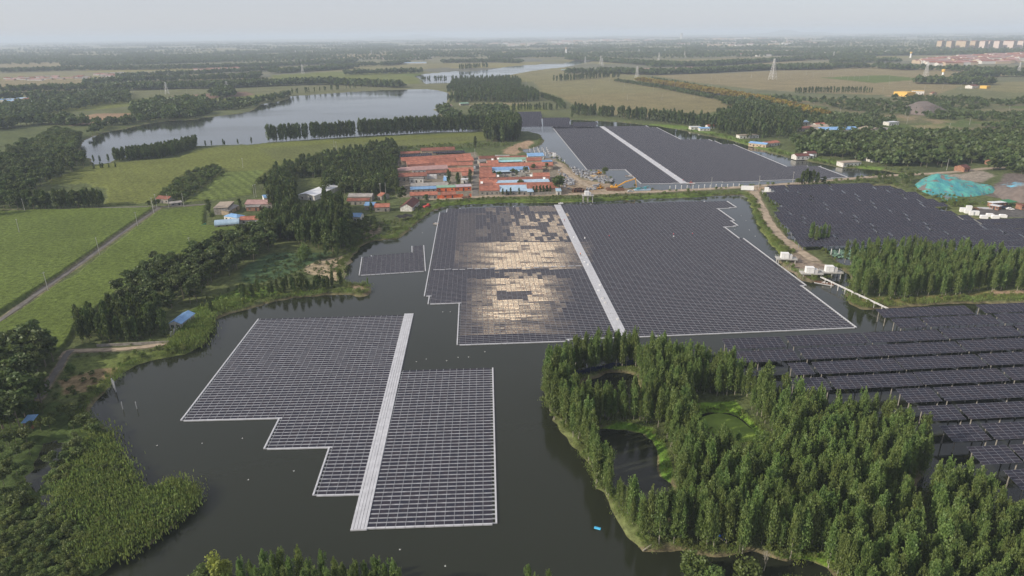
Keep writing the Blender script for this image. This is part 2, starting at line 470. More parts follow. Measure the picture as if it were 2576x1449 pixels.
MAT['dirt_road'] = flat('dirt_road', (.37, .30, .22), .95, scale=.35, var=.2)
MAT['paved_road'] = flat('paved_lane', (.155, .145, .13), .95, scale=.3, var=.16)
MAT['asphalt'] = flat('dark_yard', (.13, .125, .12), .95, scale=.2)

# ------------------------------------------------------------------ traced outlines (see G: each is put on the ground plane)
LAKE = wpts("""130,1560 235,1455 262,1425 300,1405 330,1395 345,1375 375,1370 400,1340 440,1322 480,1292 507,1262 497,1240 465,1230 430,1228
395,1242 372,1262 345,1275 352,1245 330,1215 300,1180 285,1140 268,1105 262,1075 222,1048 225,1030 240,1005 262,990 290,965 310,940 340,920
370,910 400,902 430,897 462,894 485,886 503,870 515,850 525,835 528,818 545,803 570,790 600,783 640,772 700,757 760,748 820,742 870,739
905,745 925,742 935,735 933,725 920,718 895,717 878,720 868,708 870,690 872,672 885,650 900,635 905,622 925,612 950,606 975,603 1000,603
1012,590 1035,575 1050,560 1065,548 1085,535 1105,526 1130,518 1180,514 1260,511 1330,511 1400,510 1470,508 1560,505 1640,500 1720,498
1790,494 1840,492 1868,492 1883,503 1893,522 1898,545 1908,570 1922,590 1933,610 1948,625 1962,640 1960,655 1975,677 2000,692 2015,706
2040,711 2065,708 2085,702 2100,690 2106,678 2122,676 2133,690 2140,712 2133,735 2131,755 2135,764 2150,770 2167,776 2191,778 2215,777
2300,770 2400,765 2500,762 2700,752 2900,900 3300,1300 3500,1800 2300,1900 2086,1455 2060,1452 2000,1455 1930,1470 1800,1500 1500,1560""")
LAKE2 = wpts("""205,388 200,372 215,352 258,334 323,323 369,312 425,304 490,301 525,295 592,287 627,281 645,272 656,262 692,257 723,250 731,242
790,238 858,233 925,229 992,226 1073,224 1100,227 1127,234 1131,242 1124,258 1110,266 1089,276 1102,281 1108,291 1120,300 1160,305 1200,318
1216,331 1105,333 1032,337 898,344 688,358 646,363 498,368 480,370 440,377 400,385 350,391 290,400 276,410 234,415 226,400""")
LAKE3 = wpts("""1043,192 1070,186 1100,183 1140,180 1180,180 1234,175 1275,168 1320,164 1380,161 1419,160 1446,152 1470,151 1500,153 1470,158 1440,165
1419,169 1379,173 1339,178 1285,188 1258,193 1247,194 1167,201 1129,209 1070,211 1059,200""")
BASIN = wpts("""1290,297 1400,300 1500,304 1562,308 1608,313 1651,317 1715,328 1769,341 1823,350 1877,364 1927,382 1978,396 2021,403 2075,415 2129,423
2183,426 2223,430 2272,438 2237,444 2169,447 2091,456 2045,459 2010,463 1950,466 1890,468 1840,473 1796,477 1688,482 1650,478 1625,472 1590,470
1572,474 1556,470 1530,462 1546,452 1521,435 1470,431 1450,426 1433,421 1419,407 1407,400 1392,400 1372,398 1352,392 1345,388 1318,383 1313,376
1345,372 1360,365 1368,353 1358,338 1330,331 1312,330 1306,318 1290,310""")
FIELDPOND = wpts("2140,612 2225,622 2190,660 2128,668 2095,650 2085,628 1985,600 1975,560 1960,520 1935,490 1945,470 2120,468 2240,466 2300,500 2400,540 2576,580 2700,600 2700,690 2500,660 2300,625")
POND2 = wpts("1490,1083 1527,1082 1575,1078 1621,1089 1645,1110 1659,1153 1669,1194 1677,1250 1672,1310 1620,1300 1570,1268 1534,1228 1514,1188 1500,1120")
POND1 = wpts("1436,975 1462,958 1527,941 1580,936 1605,945 1612,990 1600,1030 1520,1042 1450,1030")
POND3 = wpts("1758,1064 1765,1050 1805,1040 1850,1050 1885,1075 1915,1100 1900,1112 1850,1110 1805,1092")
MARSHPOND = wpts("92,1112 148,1105 142,1172 120,1198 112,1236 150,1228 158,1290 112,1306 94,1275 72,1245 68,1200 92,1180")
ISLAND = wpts("""1360,990 1376,1022 1390,1053 1408,1078 1430,1096 1446,1120 1470,1155 1487,1190 1500,1230 1516,1240 1538,1268 1559,1298 1586,1335
1605,1368 1618,1386 1677,1381 1715,1384 1769,1392 1796,1399 1858,1400 1900,1397 1950,1412 2045,1412 2075,1430 2095,1456 2300,1900 3500,1800 3000,1500
2576,1410 2450,1292 2340,1238 2318,1240 2290,1330 2270,1300 2300,1215 2325,1200 2306,1150 2200,1095 2100,1082 2000,1062 1900,1005 1850,962 1750,945
1650,930 1600,905 1520,915 1450,927 1400,950 1368,975""")
WATERS = [LAKE, LAKE2, LAKE3, BASIN, FIELDPOND]
ISLES = [ISLAND]
INNER = [POND1, POND2, POND3, MARSHPOND]

# lattice of ground points: directions times distances
ya = [1640.0]
while ya[-1] > 150: ya.append(ya[-1] - 1.75)
while ya[-1] > 91.2: ya.append(ya[-1] - 0.6)
YR = np.array(sorted({float(CAMH * math.tan(PI / 2 - math.atan((y - CY) / F) - pit)) for y in ya}))
AC = np.linspace(-1.3, 1.3, 1360)
AX, YY = np.meshgrid(AC, YR)
XX = AX * YY
NR, NC = XX.shape
def block(poly, pad):
    y0, y1 = poly[:, 1].min() - pad, poly[:, 1].max() + pad
    r0, r1 = np.searchsorted(YR, y0), np.searchsorted(YR, y1)
    r0 = max(r0 - 1, 0); r1 = min(r1 + 1, NR)
    yy = YR[r0:r1]
    if len(yy) == 0: return None
    xs0, xs1 = poly[:, 0].min() - pad, poly[:, 0].max() + pad
    ya_, yb_ = yy[0], yy[-1]
    a0 = min(xs0 / ya_, xs0 / yb_); a1 = max(xs1 / ya_, xs1 / yb_)
    c0, c1 = max(np.searchsorted(AC, a0) - 1, 0), min(np.searchsorted(AC, a1) + 1, NC)
    if c1 <= c0: return None
    return slice(r0, r1), slice(c0, c1)
SDF = np.full(XX.shape, 60.0)
water = np.zeros(XX.shape, bool)
def stamp(polys, val):
    for p in polys:
        b = block(p, 5)
        if b: water[b][inpoly(XX[b], YY[b], p)] = val
stamp(WATERS, True); stamp(ISLES, False); stamp(INNER, True)
for p in WATERS + ISLES + INNER:
    for k in range(len(p)):
        a, c = p[k], p[(k + 1) % len(p)]
        b = block(np.array([a, c]), 40)
        if b: SDF[b] = np.minimum(SDF[b], segdist(XX[b], YY[b], a, c))
SDF = np.where(water, -SDF, SDF)

# broad soft noise (world space) for ragged outlines
def vnoise(X, Y, s, seed):
    r = np.random.default_rng(seed); T = r.random((256, 256))
    u = X / s; v = Y / s
    i = np.floor(u).astype(int); j = np.floor(v).astype(int); fu = u - i; fv = v - j
    fu = fu * fu * (3 - 2 * fu); fv = fv * fv * (3 - 2 * fv)
    g = lambda a, b: T[a % 256, b % 256]
    return (g(i, j) * (1 - fu) + g(i + 1, j) * fu) * (1 - fv) + (g(i, j + 1) * (1 - fu) + g(i + 1, j + 1) * fu) * fv
N1 = vnoise(XX, YY, 9, 1) - .5; N2 = vnoise(XX, YY, 3.3, 2) - .5; N3 = vnoise(XX, YY, 40, 3) - .5
N4 = vnoise(XX, YY, 150, 4) - .5
SDFn = SDF + np.where(np.abs(SDF) < 30, 1, 0) * (N1 * 3.2 + N2 * 1.5)
bank = 2.6 + YY * .0012
tt = np.clip(SDFn / bank, -1, 1)
H = np.where(tt < 0, tt * 1.3, tt * GZ)
H = H + np.clip(SDFn / 12, 0, 1) * (N1 * .25 + N2 * .12)

COLR = np.zeros(XX.shape + (4,), np.float32)
COLR[..., :3] = (.085, .105, .042)
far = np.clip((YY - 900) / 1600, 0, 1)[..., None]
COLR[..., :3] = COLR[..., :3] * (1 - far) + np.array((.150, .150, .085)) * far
# patchwork of distant plots
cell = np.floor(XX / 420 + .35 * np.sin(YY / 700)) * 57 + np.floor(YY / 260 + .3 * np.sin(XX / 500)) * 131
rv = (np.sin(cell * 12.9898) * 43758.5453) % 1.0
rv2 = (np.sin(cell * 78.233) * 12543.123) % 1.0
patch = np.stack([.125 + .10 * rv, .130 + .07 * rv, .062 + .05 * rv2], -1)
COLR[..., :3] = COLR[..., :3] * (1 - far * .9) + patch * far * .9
wild = np.clip(N1[..., None] + .2, 0, 1) * (1 - far)
COLR[..., :3] += wild * np.array((.03, .028, .004))
# soil at the water's edge and below
edge = np.clip(1 - np.abs(SDFn - .4) / 1.6, 0, 1)[..., None] * (1 - far * .5)
COLR[..., :3] = COLR[..., :3] * (1 - edge * .75) + np.array((.19, .145, .095)) * edge * .75

def soft(poly, rag=1.0, band=1.2):
    b = block(poly, 25)
    if b is None: return None, None
    ins = inpoly(XX[b], YY[b], poly)
    d = np.full(ins.shape, 1e3)
    for k in range(len(poly)):
        a, c = poly[k], poly[(k + 1) % len(poly)]
        d = np.minimum(d, segdist(XX[b], YY[b], a, c))
    d = np.where(ins, d, -d) + rag * (N1[b] * 2.4 + N2[b] * 1.2) * np.clip(YY[b] / 300, .6, 3)
    return b, np.clip(d / (band * np.clip(YY[b] / 250, .5, 8)) + .5, 0, 1)
def paint(poly, col, alpha=0.0, rag=1.0, raise_=0.0, mix=1.0, band=1.2):
    b, m = soft(poly, rag, band)
    if b is None: return
    m = m * (SDFn[b] > 0) if raise_ >= 0 else m
    k = (m * mix)[..., None]
    COLR[b][..., :3] = COLR[b][..., :3] * (1 - k) + np.array(col) * k
    COLR[b][..., 3] = COLR[b][..., 3] * (1 - m) + alpha * m
    if raise_: H[b] = H[b] + m * raise_
def strip(line, wid, col, rag=.5, mix=1.0, lower=None):
    b = block(line, wid + 15)
    if b is None: return
    d = np.full(XX[b].shape, 1e3)
    for k in range(len(line) - 1):
        d = np.minimum(d, segdist(XX[b], YY[b], line[k], line[k + 1]))
    m = np.clip((wid / 2 - d + rag * N1[b] * 2) / (.8 * np.clip(YY[b] / 250, .5, 8)) + .5, 0, 1)
    k = (m * mix)[..., None]
    COLR[b][..., :3] = COLR[b][..., :3] * (1 - k) + np.array(col) * k
    if lower is not None: H[b] = H[b] * (1 - m) + lower * m

MAIZE = (.100, .136, .030); MAIZE2 = (.130, .148, .038); KHAKI = (.185, .170, .080); KHAKI2 = (.215, .180, .095); SOIL = (.33, .235, .155)
BROWN = (.17, .115, .075); GRASS = (.10, .155, .03); DGRASS = (.065, .095, .03); BRIGHT = (.15, .25, .035); PALE = (.36, .32, .26)
# maize fields left
paint(wpts("-300,540 0,536 200,531 384,527 391,531 200,668 0,795 -200,930 -400,930"), MAIZE, .04, .2, 1.5)
paint(wpts("-180,940 0,822 200,692 402,534 520,522 516,548 512,572 640,575 655,590 560,645 450,690 330,725 275,760 190,828 165,880 120,905 0,930 -200,1100"), MAIZE, .04, .5, 1.3)
paint(wpts("130,455 232,420 345,409 455,399 500,377 640,368 700,362 1000,345 1225,336 1240,350 1190,362 1000,374 900,390 760,405 690,425 655,450 640,470 636,492 560,505 470,512 520,480 556,432 545,418 470,440 410,490 385,512 270,522 272,480 215,466 120,470"), MAIZE2, .08, .6, 1.0)
paint(wpts("470,510 560,440 665,432 640,470 636,492 560,506"), (.115, .150, .040), .32, .3)
paint(wpts("650,378 900,362 1200,346 1238,352 1000,374 700,410"), (.120, .135, .045), .06, .5)
# mid distance plots, left
for s, c in [("300,250 560,244 660,238 690,242 560,262 420,272 300,268", MAIZE2), ("230,292 410,278 520,270 520,282 420,296 300,308 250,305", MAIZE2),
             ("140,303 240,288 330,286 395,290 320,303 260,312 180,318", (.27, .185, .115)), ("0,268 180,262 380,255 390,262 200,282 0,296", MAIZE2),
             ("425,244 540,236 620,232 640,240 560,248 460,250", (.19, .125, .095)), ("0,160 160,157 240,160 180,168 0,170", KHAKI2), ("0,200 130,196 230,205 190,218 0,222", KHAKI2),
             ("0,226 120,222 330,212 420,215 280,226 60,236", KHAKI), ("470,190 640,186 660,196 560,205 440,206", KHAKI), ("760,170 950,160 1110,160 1180,166 1000,180 880,185 780,180", KHAKI),
             ("680,190 820,182 1000,176 1070,184 1045,192 1056,200 1060,212 900,214 700,208", MAIZE2), ("660,140 900,132 1080,128 1300,125 1290,135 1000,145 740,152", KHAKI2),
             ("1000,188 1120,186 1180,180 1110,200", MAIZE)]:
    paint(wpts(s), c, .08, .6, 0, 1)
# khaki plots upper centre and right
for s, c, al in [("1340,205 1520,196 1600,200 1730,222 1700,232 1560,236 1410,240 1370,238", KHAKI, .5), ("1400,240 1560,236 1700,232 1850,258 1860,268 1770,288 1640,300 1560,296 1500,280 1440,262", (.19, .165, .08), .9),
                 ("1300,185 1440,182 1600,180 1640,190 1520,196 1340,203", KHAKI, .2), ("1640,190 1800,186 1960,178 2170,168 2340,172 2500,182 2540,190 2440,210 2360,238 2200,240 2050,235 1900,226 1750,208", KHAKI2, .3),
                 ("2060,196 2230,190 2330,200 2200,210", MAIZE, .2), ("1600,160 1760,150 1900,146 2060,150 1980,160 1760,166", KHAKI2, .2), ("1400,150 1560,146 1640,152 1560,162 1460,160", KHAKI, .2),
                 ("1180,262 1290,258 1330,262 1300,268 1240,272 1200,272", KHAKI, .1), ("1230,268 1350,268 1380,280 1320,284 1230,280", MAIZE2, .1), ("2390,212 2576,206 2700,210 2700,236 2560,234 2440,226", KHAKI, .2),
                 ("1300,176 1360,170 1430,170 1480,178 1400,184 1290,190 1258,194", KHAKI, 0), ("2560,150 2700,150 2700,160 2480,158", KHAKI, 0)]:
    paint(wpts(s), c, al, .5)
# waste ground on the right
for s in ["2060,252 2120,246 2170,256 2110,266", "2250,236 2330,238 2300,246 2230,244", "2170,300 2230,290 2310,296 2290,306 2180,310", "2440,292 2520,288 2576,300 2500,312 2430,306",
          "2330,302 2410,298 2420,306 2350,312", "2290,318 2380,312 2400,322 2310,330", "1930,252 2010,250 2060,256 1980,262"]:
    paint(wpts(s), SOIL, 0, 2.0, 0, .75)
for s in ["1900,236 2050,246 2200,250 2400,246 2576,250 2700,260 2700,400 2400,390 2100,360 2000,300"]:
    b, mm = soft(wpts(s), 1)
    k = (mm * np.clip(N3[b] * 3 + .3, 0, 1))[..., None]
    COLR[b][..., :3] = COLR[b][..., :3] * (1 - k * .7) + np.array((.20, .175, .10)) * k * .6
    k = (mm * np.clip(-N3[b] * 3 + .3, 0, 1))[..., None]
    COLR[b][..., :3] = COLR[b][..., :3] * (1 - k * .7) + np.array((.085, .125, .03)) * k * .7
# bare earth and yards near the village
paint(wpts("1280,372 1330,352 1345,360 1320,378 1300,392 1262,388"), SOIL, 0, .8)
paint(wpts("1395,404 1415,412 1440,430 1470,455 1520,462 1560,472 1585,478 1640,480 1690,484 1560,492 1410,490 1405,450 1380,415"), (.30, .235, .165), 0, .8)
paint(wpts("1432,424 1520,434 1546,452 1525,460 1470,455"), (.27, .24, .20), 0, .8)
paint(wpts("985,388 1190,380 1205,398 1400,398 1410,492 1200,497 1000,500 985,440"), (.20, .175, .135), 0, .4)
paint(wpts("1005,395 1195,385 1200,372 1005,380"), DGRASS, 0, .5)
paint(wpts("770,662 850,650 880,640 882,665 868,700 840,712 800,702 762,690"), (.33, .27, .18), 0, 1.2)
paint(wpts("900,590 935,560 960,565 960,588 925,606"), (.27, .22, .15), 0, 1)
paint(wpts("880,722 925,716 938,728 920,742 890,736"), (.28, .21, .14), 0, .8)
paint(wpts("520,790 600,772 640,760 700,745 690,720 600,730 560,745 520,765"), GRASS, 0, .8)
paint(wpts("-200,1100 0,1040 140,1020 215,1050 262,1090 300,1180 345,1260 395,1242 497,1242 505,1262 420,1330 370,1368 330,1398 240,1452 100,1560 -400,1560"), (.065, .095, .028), 0, .8)
paint(wpts("690,640 840,640 800,660 720,700 640,720 600,710 620,670"), (.06, .10, .045), 0, 1)
paint(wpts("430,880 500,880 525,830 530,780 500,770 470,800 440,840"), GRASS, 0, .8)
paint(wpts("180,905 300,895 480,880 500,890 400,905 330,930 290,965 240,1000 150,1010 160,950"), (.12, .15, .045), 0, 1)
paint(wpts("150,965 250,935 300,930 290,950 220,990 160,1000"), (.27, .19, .11), 0, 1.2, 0, .8)
paint(wpts("1870,478 1905,478 1930,560 1960,600 2030,650 2100,690 2080,702 2030,706 1985,680 1965,640 1930,600 1905,560 1895,510"), (.16, .165, .07), 0, .6)
paint(wpts("1965,655 2005,640 2060,665 2100,680 2085,702 2040,709 2005,700 1975,676"), (.25, .20, .155), 0, .6)
paint(wpts("1868,474 1930,470 1920,484 1890,488"), SOIL, 0, .5)
paint(wpts("2300,486 2400,500 2500,520 2576,520 2700,520 2700,560 2500,556 2400,540 2290,500"), (.12, .14, .05), 0, 1)
paint(wpts("2440,525 2576,528 2700,528 2700,552 2500,550 2450,545"), (.115, .11, .105), 0, .4)
paint(wpts("2340,448 2470,432 2500,445 2470,462 2380,462"), (.27, .235, .19), 0, 1)
paint(wpts("2530,440 2700,440 2700,515 2560,510 2480,495"), (.15, .125, .11), 0, 1)
paint(wpts("1740,1020 1850,1015 1930,1100 1860,1118 1750,1080"), BRIGHT, 0, .8)
paint(POND3 * 1.0, BRIGHT, 0, .5)
paint(wpts("1480,1085 1530,1072 1580,1070 1640,1085 1670,1120 1690,1200 1695,1270 1675,1260 1660,1150 1625,1092 1575,1080"), (.11, .20, .03), 0, .8)
paint(wpts("1365,985 1400,1080 1500,1235 1600,1375 1640,1378 1560,1270 1480,1150 1420,1060 1400,1000"), (.14, .17, .06), 0, .8, 0, .8)
paint(wpts("1960,1405 2000,1395 2120,1400 2180,1420 2100,1440 2050,1412"), BRIGHT, 0, .8)
paint(wpts("2135,758 2210,772 2576,748 2700,745 2700,738 2500,738 2200,756"), (.17, .16, .06), 0, .8)
paint(wpts("2480,745 2576,742 2576,736 2500,738"), SOIL, 0, .4)
paint(wpts("2100,668 2130,655 2210,640 2160,690 2135,672"), (.10, .155, .035), 0, .8)
# green fringe of the far basin and the causeway bank
for s in ["1600,312 1715,326 1823,348 1927,380 2021,401 2129,421 2223,430 2225,424 2129,412 2021,394 1927,370 1823,340 1715,318", "1080,524 1260,512 1470,509 1640,501 1790,495 1790,489 1640,494 1470,502 1260,505 1100,512"]:
    paint(wpts(s), (.12, .18, .035), 0, .6)
for s, wd, c in [("1885,495 1900,545 1925,590 1962,640", 7, (.15, .17, .055)), ("1940,500 1975,570 2010,620", 5, (.11, .16, .045))]:
    strip(wpts(s), wd, c)
# roads keep their corridor level
ROADS = []
def road(name, line, wid, mat, label):
    strip(line, wid + 1.2, (.24, .20, .14), .3, .9, GZ)
    ROADS.append((name, line, wid, mat, label))
road('field_road', wpts("-260,986 0,812 110,733 195,674 290,603 393,531 402,525"), 2.7, 'paved_road', '')
road('farm_track', wpts("-200,540 0,534 180,529 330,525 402,524 520,518"), 3.2, 'paved_road', '')
road('lane_road', wpts("1196,497 1197,470 1198,440 1200,410 1205,396"), 5, 'paved_road', '')
road('causeway_road', wpts("1075,505 1130,503 1200,499 1258,496 1400,493 1473,491 1560,488 1640,486 1720,482 1796,478 1850,475 1900,472 1950,468 2010,464 2091,457 2180,449 2237,445 2300,442 2371,438 2430,433 2480,427 2560,424 2700,420"), 6.5, 'dirt_road', '')
road('spur_road', wpts("1893,474 1900,492 1910,515 1925,545 1940,572 1962,598 1990,620 2020,642 2050,662"), 5.5, 'dirt_road', '')
road('bank_path', wpts("160,905 175,890 215,888 300,885 380,877 420,870"), 2.8, 'dirt_road', '')
road('shore_path', wpts("100,1010 130,960 148,935 165,905 180,888"), 2.4, 'paved_road', '')
road('village_track', wpts("1400,412 1430,440 1460,462 1500,478 1540,486"), 6, 'dirt_road', '')
road('far_track', wpts("1180,268 1240,264 1300,262 1330,262"), 5, 'dirt_road', '')

idx = np.arange(NR * NC, dtype=np.int32).reshape(NR, NC)
fi = np.stack([idx[:-1, :-1], idx[:-1, 1:], idx[1:, 1:], idx[1:, :-1]], -1).reshape(-1, 4)
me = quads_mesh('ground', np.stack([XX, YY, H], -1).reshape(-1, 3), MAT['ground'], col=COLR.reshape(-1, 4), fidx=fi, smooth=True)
tag(link(bpy.data.objects.new('ground', me)), 'flat farmland with fields, banks and lake beds', kind='structure')

wm = MB(); wm.quad((-2200, 40, 0), (2600, 40, 0), (4200, 4200, 0), (-3200, 4200, 0))
tag(wm.build('water', MAT['water']), 'calm dark water of the subsidence lakes', kind='structure')

def smooth_line(line, n=6):
    P_ = [np.array(p) for p in line]; out = []
    for i in range(len(P_) - 1):
        p0 = P_[max(i - 1, 0)]; p1 = P_[i]; p2 = P_[i + 1]; p3 = P_[min(i + 2, len(P_) - 1)]
        for k in range(n):
            t = k / n
            out.append(.5 * ((2 * p1) + (-p0 + p2) * t + (2 * p0 - 5 * p1 + 4 * p2 - p3) * t * t + (-p0 + 3 * p1 - 3 * p2 + p3) * t ** 3))
    out.append(P_[-1]); return out
for k, (name, line, wid, mat, label) in enumerate(ROADS):
    L = smooth_line(line); mb = MB(); z = GZ + .16 + k * .004
    nn = []
    for i, p in enumerate(L):
        a = L[max(i - 1, 0)]; c = L[min(i + 1, len(L) - 1)]; d = (c - a) / max(np.linalg.norm(c - a), 1e-6)
        q = np.array([-d[1], d[0]]) * (wid / 2) * (1 + .12 * math.sin(i * 1.7) + .08 * math.sin(i * .63 + k))
        nn.append((p + q, p - q))
    for i in range(len(nn) - 1):
        a, b_ = nn[i]; c, d = nn[i + 1]
        mb.quad((*b_, z), (*d, z), (*c, z), (*a, z))
    tag(mb.build(name, MAT[mat]), kind='structure')

# ------------------------------------------------------------------ floating solar arrays
PW, PD, TILT = 2.30, 1.14, rad(6)
def solar_cells(quad, nx, ny, poly, drop=0):
    """cells of a block whose centres lie in the traced outline. quad: world BL, BR, TL, TR"""
    BL, BR, TL, TR = quad
    i = np.arange(-14, nx + 14) + .5; j = np.arange(-60, ny + 60) + .5
    J, I = np.meshgrid(j, i, indexing='ij')
    s = (I / nx)[..., None]; t = (J / ny)[..., None]
    P_ = BL * (1 - s) * (1 - t) + BR * s * (1 - t) + TL * (1 - s) * t + TR * s * t
    px, py = PJ(P_[..., 0], P_[..., 1], .4)
    ok = inpoly(px, py, poly)
    return P_, ok
def array_boxes(C, U, Vv, w, d, z0, z1):
    """boxes centred at C (N,2) with half extents along unit U,Vv ; returns (N,5,4,3) quads (top + sides)"""
    C = np.asarray(C, float)
    n = len(C); w = np.broadcast_to(w, n)[:, None]; d = np.broadcast_to(d, n)[:, None]
    a = C - U * w / 2 - Vv * d / 2; b = C + U * w / 2 - Vv * d / 2; c = C + U * w / 2 + Vv * d / 2; e = C - U * w / 2 + Vv * d / 2
    Z0 = np.broadcast_to(np.asarray(z0, float), n)[:, None]; Z1 = np.broadcast_to(np.asarray(z1, float), n)[:, None]
    lo = [np.hstack([q, Z0]) for q in (a, b, c, e)]; hi = [np.hstack([q, Z1]) for q in (a, b, c, e)]
    return np.stack([np.stack([hi[0], hi[1], hi[2], hi[3]], 1), np.stack([lo[0], lo[1], hi[1], hi[0]], 1), np.stack([lo[1], lo[2], hi[2], hi[1]], 1),
                     np.stack([lo[2], lo[3], hi[3], hi[2]], 1), np.stack([lo[3], lo[0], hi[0], hi[3]], 1)], 1)
PANEL_UV = np.zeros((6, 4, 2), np.float32) + .5
PANEL_UV[0] = [(0, 0), (1, 0), (1, 1), (0, 1)]
def panel_geo(C, U, Vv, z=.14, w=PW, d=PD, tilt=TILT, th=.05, jit=0.0):
    """tilted panels, near edge low"""
    n = len(C)
    tl = tilt + jit * rng.normal(size=n); dd = (d * np.cos(tl))[:, None]; hz = d * np.sin(tl)
    a = C - U * w / 2 - Vv * dd / 2; b = C + U * w / 2 - Vv * dd / 2; c = C + U * w / 2 + Vv * dd / 2; e = C - U * w / 2 + Vv * dd / 2
    f = lambda q, z_: np.hstack([q, np.broadcast_to(z_, n)[:, None]])
    rr = jit * rng.normal(size=n) * .6
    hi = [f(a, z - rr), f(b, z + rr), f(c, z + hz + rr), f(e, z + hz - rr)]
    lo = [f(a, z - th - rr), f(b, z - th + rr), f(c, z + hz - th + rr), f(e, z + hz - th - rr)]
    return np.stack([np.stack(hi, 1), np.stack([lo[0], lo[1], hi[1], hi[0]], 1), np.stack([lo[1], lo[2], hi[2], hi[1]], 1),
                     np.stack([lo[2], lo[3], hi[3], hi[2]], 1), np.stack([lo[3], lo[0], hi[0], hi[3]], 1), np.stack([lo[3], lo[2], lo[1], lo[0]], 1)], 1)
def glint_of(C, zones):  # per-panel strength of the sun glint painted into the colour
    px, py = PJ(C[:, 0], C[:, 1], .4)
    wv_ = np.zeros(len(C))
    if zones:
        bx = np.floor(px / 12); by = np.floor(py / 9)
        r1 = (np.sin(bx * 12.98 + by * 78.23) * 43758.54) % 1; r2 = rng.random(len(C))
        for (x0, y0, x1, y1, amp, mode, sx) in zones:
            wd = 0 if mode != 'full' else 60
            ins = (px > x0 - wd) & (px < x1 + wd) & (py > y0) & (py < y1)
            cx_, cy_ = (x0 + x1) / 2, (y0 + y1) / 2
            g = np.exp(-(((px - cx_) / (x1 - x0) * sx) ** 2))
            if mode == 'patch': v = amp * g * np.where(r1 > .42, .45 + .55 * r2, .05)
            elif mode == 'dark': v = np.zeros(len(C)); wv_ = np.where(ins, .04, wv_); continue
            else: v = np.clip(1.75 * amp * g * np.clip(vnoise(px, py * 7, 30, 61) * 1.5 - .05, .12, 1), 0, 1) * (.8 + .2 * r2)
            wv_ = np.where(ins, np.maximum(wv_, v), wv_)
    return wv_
def build_array(name, label, blocks, aisles, zones=None, jit=.004, nind=100, gridmat='float_grey'):
    """blocks: list of (quadpix, nx, ny, polypix). Grid of floats, panels, edge walkways and service aisles."""
    panels = []; grid = []; edge = []; first = None
    for quad, nx, ny, poly, drop in blocks:
        q = [G(*p, .3) for p in quad]
        nx = nx or max(1, round(np.linalg.norm(q[1] - q[0]) / 2.40)); ny = ny or max(1, round(np.linalg.norm(q[2] - q[0]) / 1.73))
        P_, ok = solar_cells(q, nx, ny, poly)
        U = (q[1] - q[0]) / np.linalg.norm(q[1] - q[0]); Vv = (q[2] - q[0]) / np.linalg.norm(q[2] - q[0]); Vv2 = np.array([-U[1], U[0]])
        if first is None: first = (U, Vv2)
        pw = np.linalg.norm(P_[0, 1] - P_[0, 0]); ph = np.linalg.norm(P_[1, 0] - P_[0, 0])
        keep = ok.copy()
        C = P_[keep]
        panels.append((C, U, Vv2, min(PW, pw * .955), min(PD, ph * .68)))
        # float strips between rows, connectors between panels with raised knuckles
        grid.append(array_boxes(C - Vv2 * ph * .485, U, Vv2, pw, .30, .0, .23 + .03 * rng.random(len(C))))
        grid.append(array_boxes(C - U * pw * .5, U, Vv2, .075, ph * .9, .0, .27))
        grid.append(array_boxes(C - U * pw * .5 + Vv2 * ph * .36, U, Vv2, .20, .26, .1, .33))
        pad = np.pad(ok, 1)
        L = ok & ~pad[1:-1, :-2]; Rr = ok & ~pad[1:-1, 2:]; Bt = ok & ~pad[:-2, 1:-1]; Tp = ok & ~pad[2:, 1:-1]
        for msk, sgn in ((L, -1), (Rr, 1)):
            c = P_[msk] + U * sgn * pw * .5
            if len(c):
                grid.append(array_boxes(c + U * sgn * .36 - Vv2 * ph * .42, U, Vv2, .8, .34, 0, .24))
                edge.append(array_boxes(c + U * sgn * .96, U, Vv2, .46, ph * .96, 0, .36 + .04 * rng.random(len(c))))
        c = P_[Bt] - Vv2 * ph * .5
        edge.append(array_boxes(c - Vv2 * (.18 + .05 * rng.random(len(c)))[:, None], U, Vv2, pw * .97, .5, 0, .36))
    root = empty(name, (*panels[0][0].mean(0), 0), 0, label, 'solar array')
    base = np.array([*panels[0][0].mean(0), 0])
    def put(nm, qs, mat):
        v = np.concatenate([g.reshape(-1, 4, 3) for g in qs]) - base
        return link(bpy.data.objects.new(nm, quads_mesh(nm, v, MAT[mat])), root)
    put('float_grid', grid, gridmat); put('edge_walkway', edge, 'float')
    for p0, p1, wid in aisles:       # service aisle: lanes of float blocks
        a = G(*p0, .3); b = G(*p1, .3); d = b - a; L = np.linalg.norm(d); d = d / L; nrm = np.array([d[1], -d[0]])
        n = int(L / 1.73); lanes = 5; lw = wid / lanes; qs = []
        for k in range(lanes):
            c = a + d * ((np.arange(n) + .5) * (L / n))[:, None] + nrm * ((k + .5) * lw - wid / 2)
            qs.append(array_boxes(c, nrm, d, lw * (.94 if k % 2 else .80), L / n * (.97 if k % 2 == 0 else .95), 0, .40 + .03 * rng.random(n)))
        qs.append(array_boxes(a + d * ((np.arange(n)) * (L / n))[:, None], nrm, d, wid * .99, .32, 0, .375))
        put('service_aisle', qs, 'float')
    # panels: the hundred nearest as parts of their own, the rest as one mesh
    C0 = np.concatenate([p[0] for p in panels]); bi = np.concatenate([np.full(len(p[0]), k) for k, p in enumerate(panels)])
    dist = np.hypot(C0[:, 0], C0[:, 1]); order = np.argsort(dist)
    near = np.zeros(len(C0), bool); near[order[:nind]] = True
    glint = glint_of(C0, zones)
    V_, UVs, Cs = [], [], []
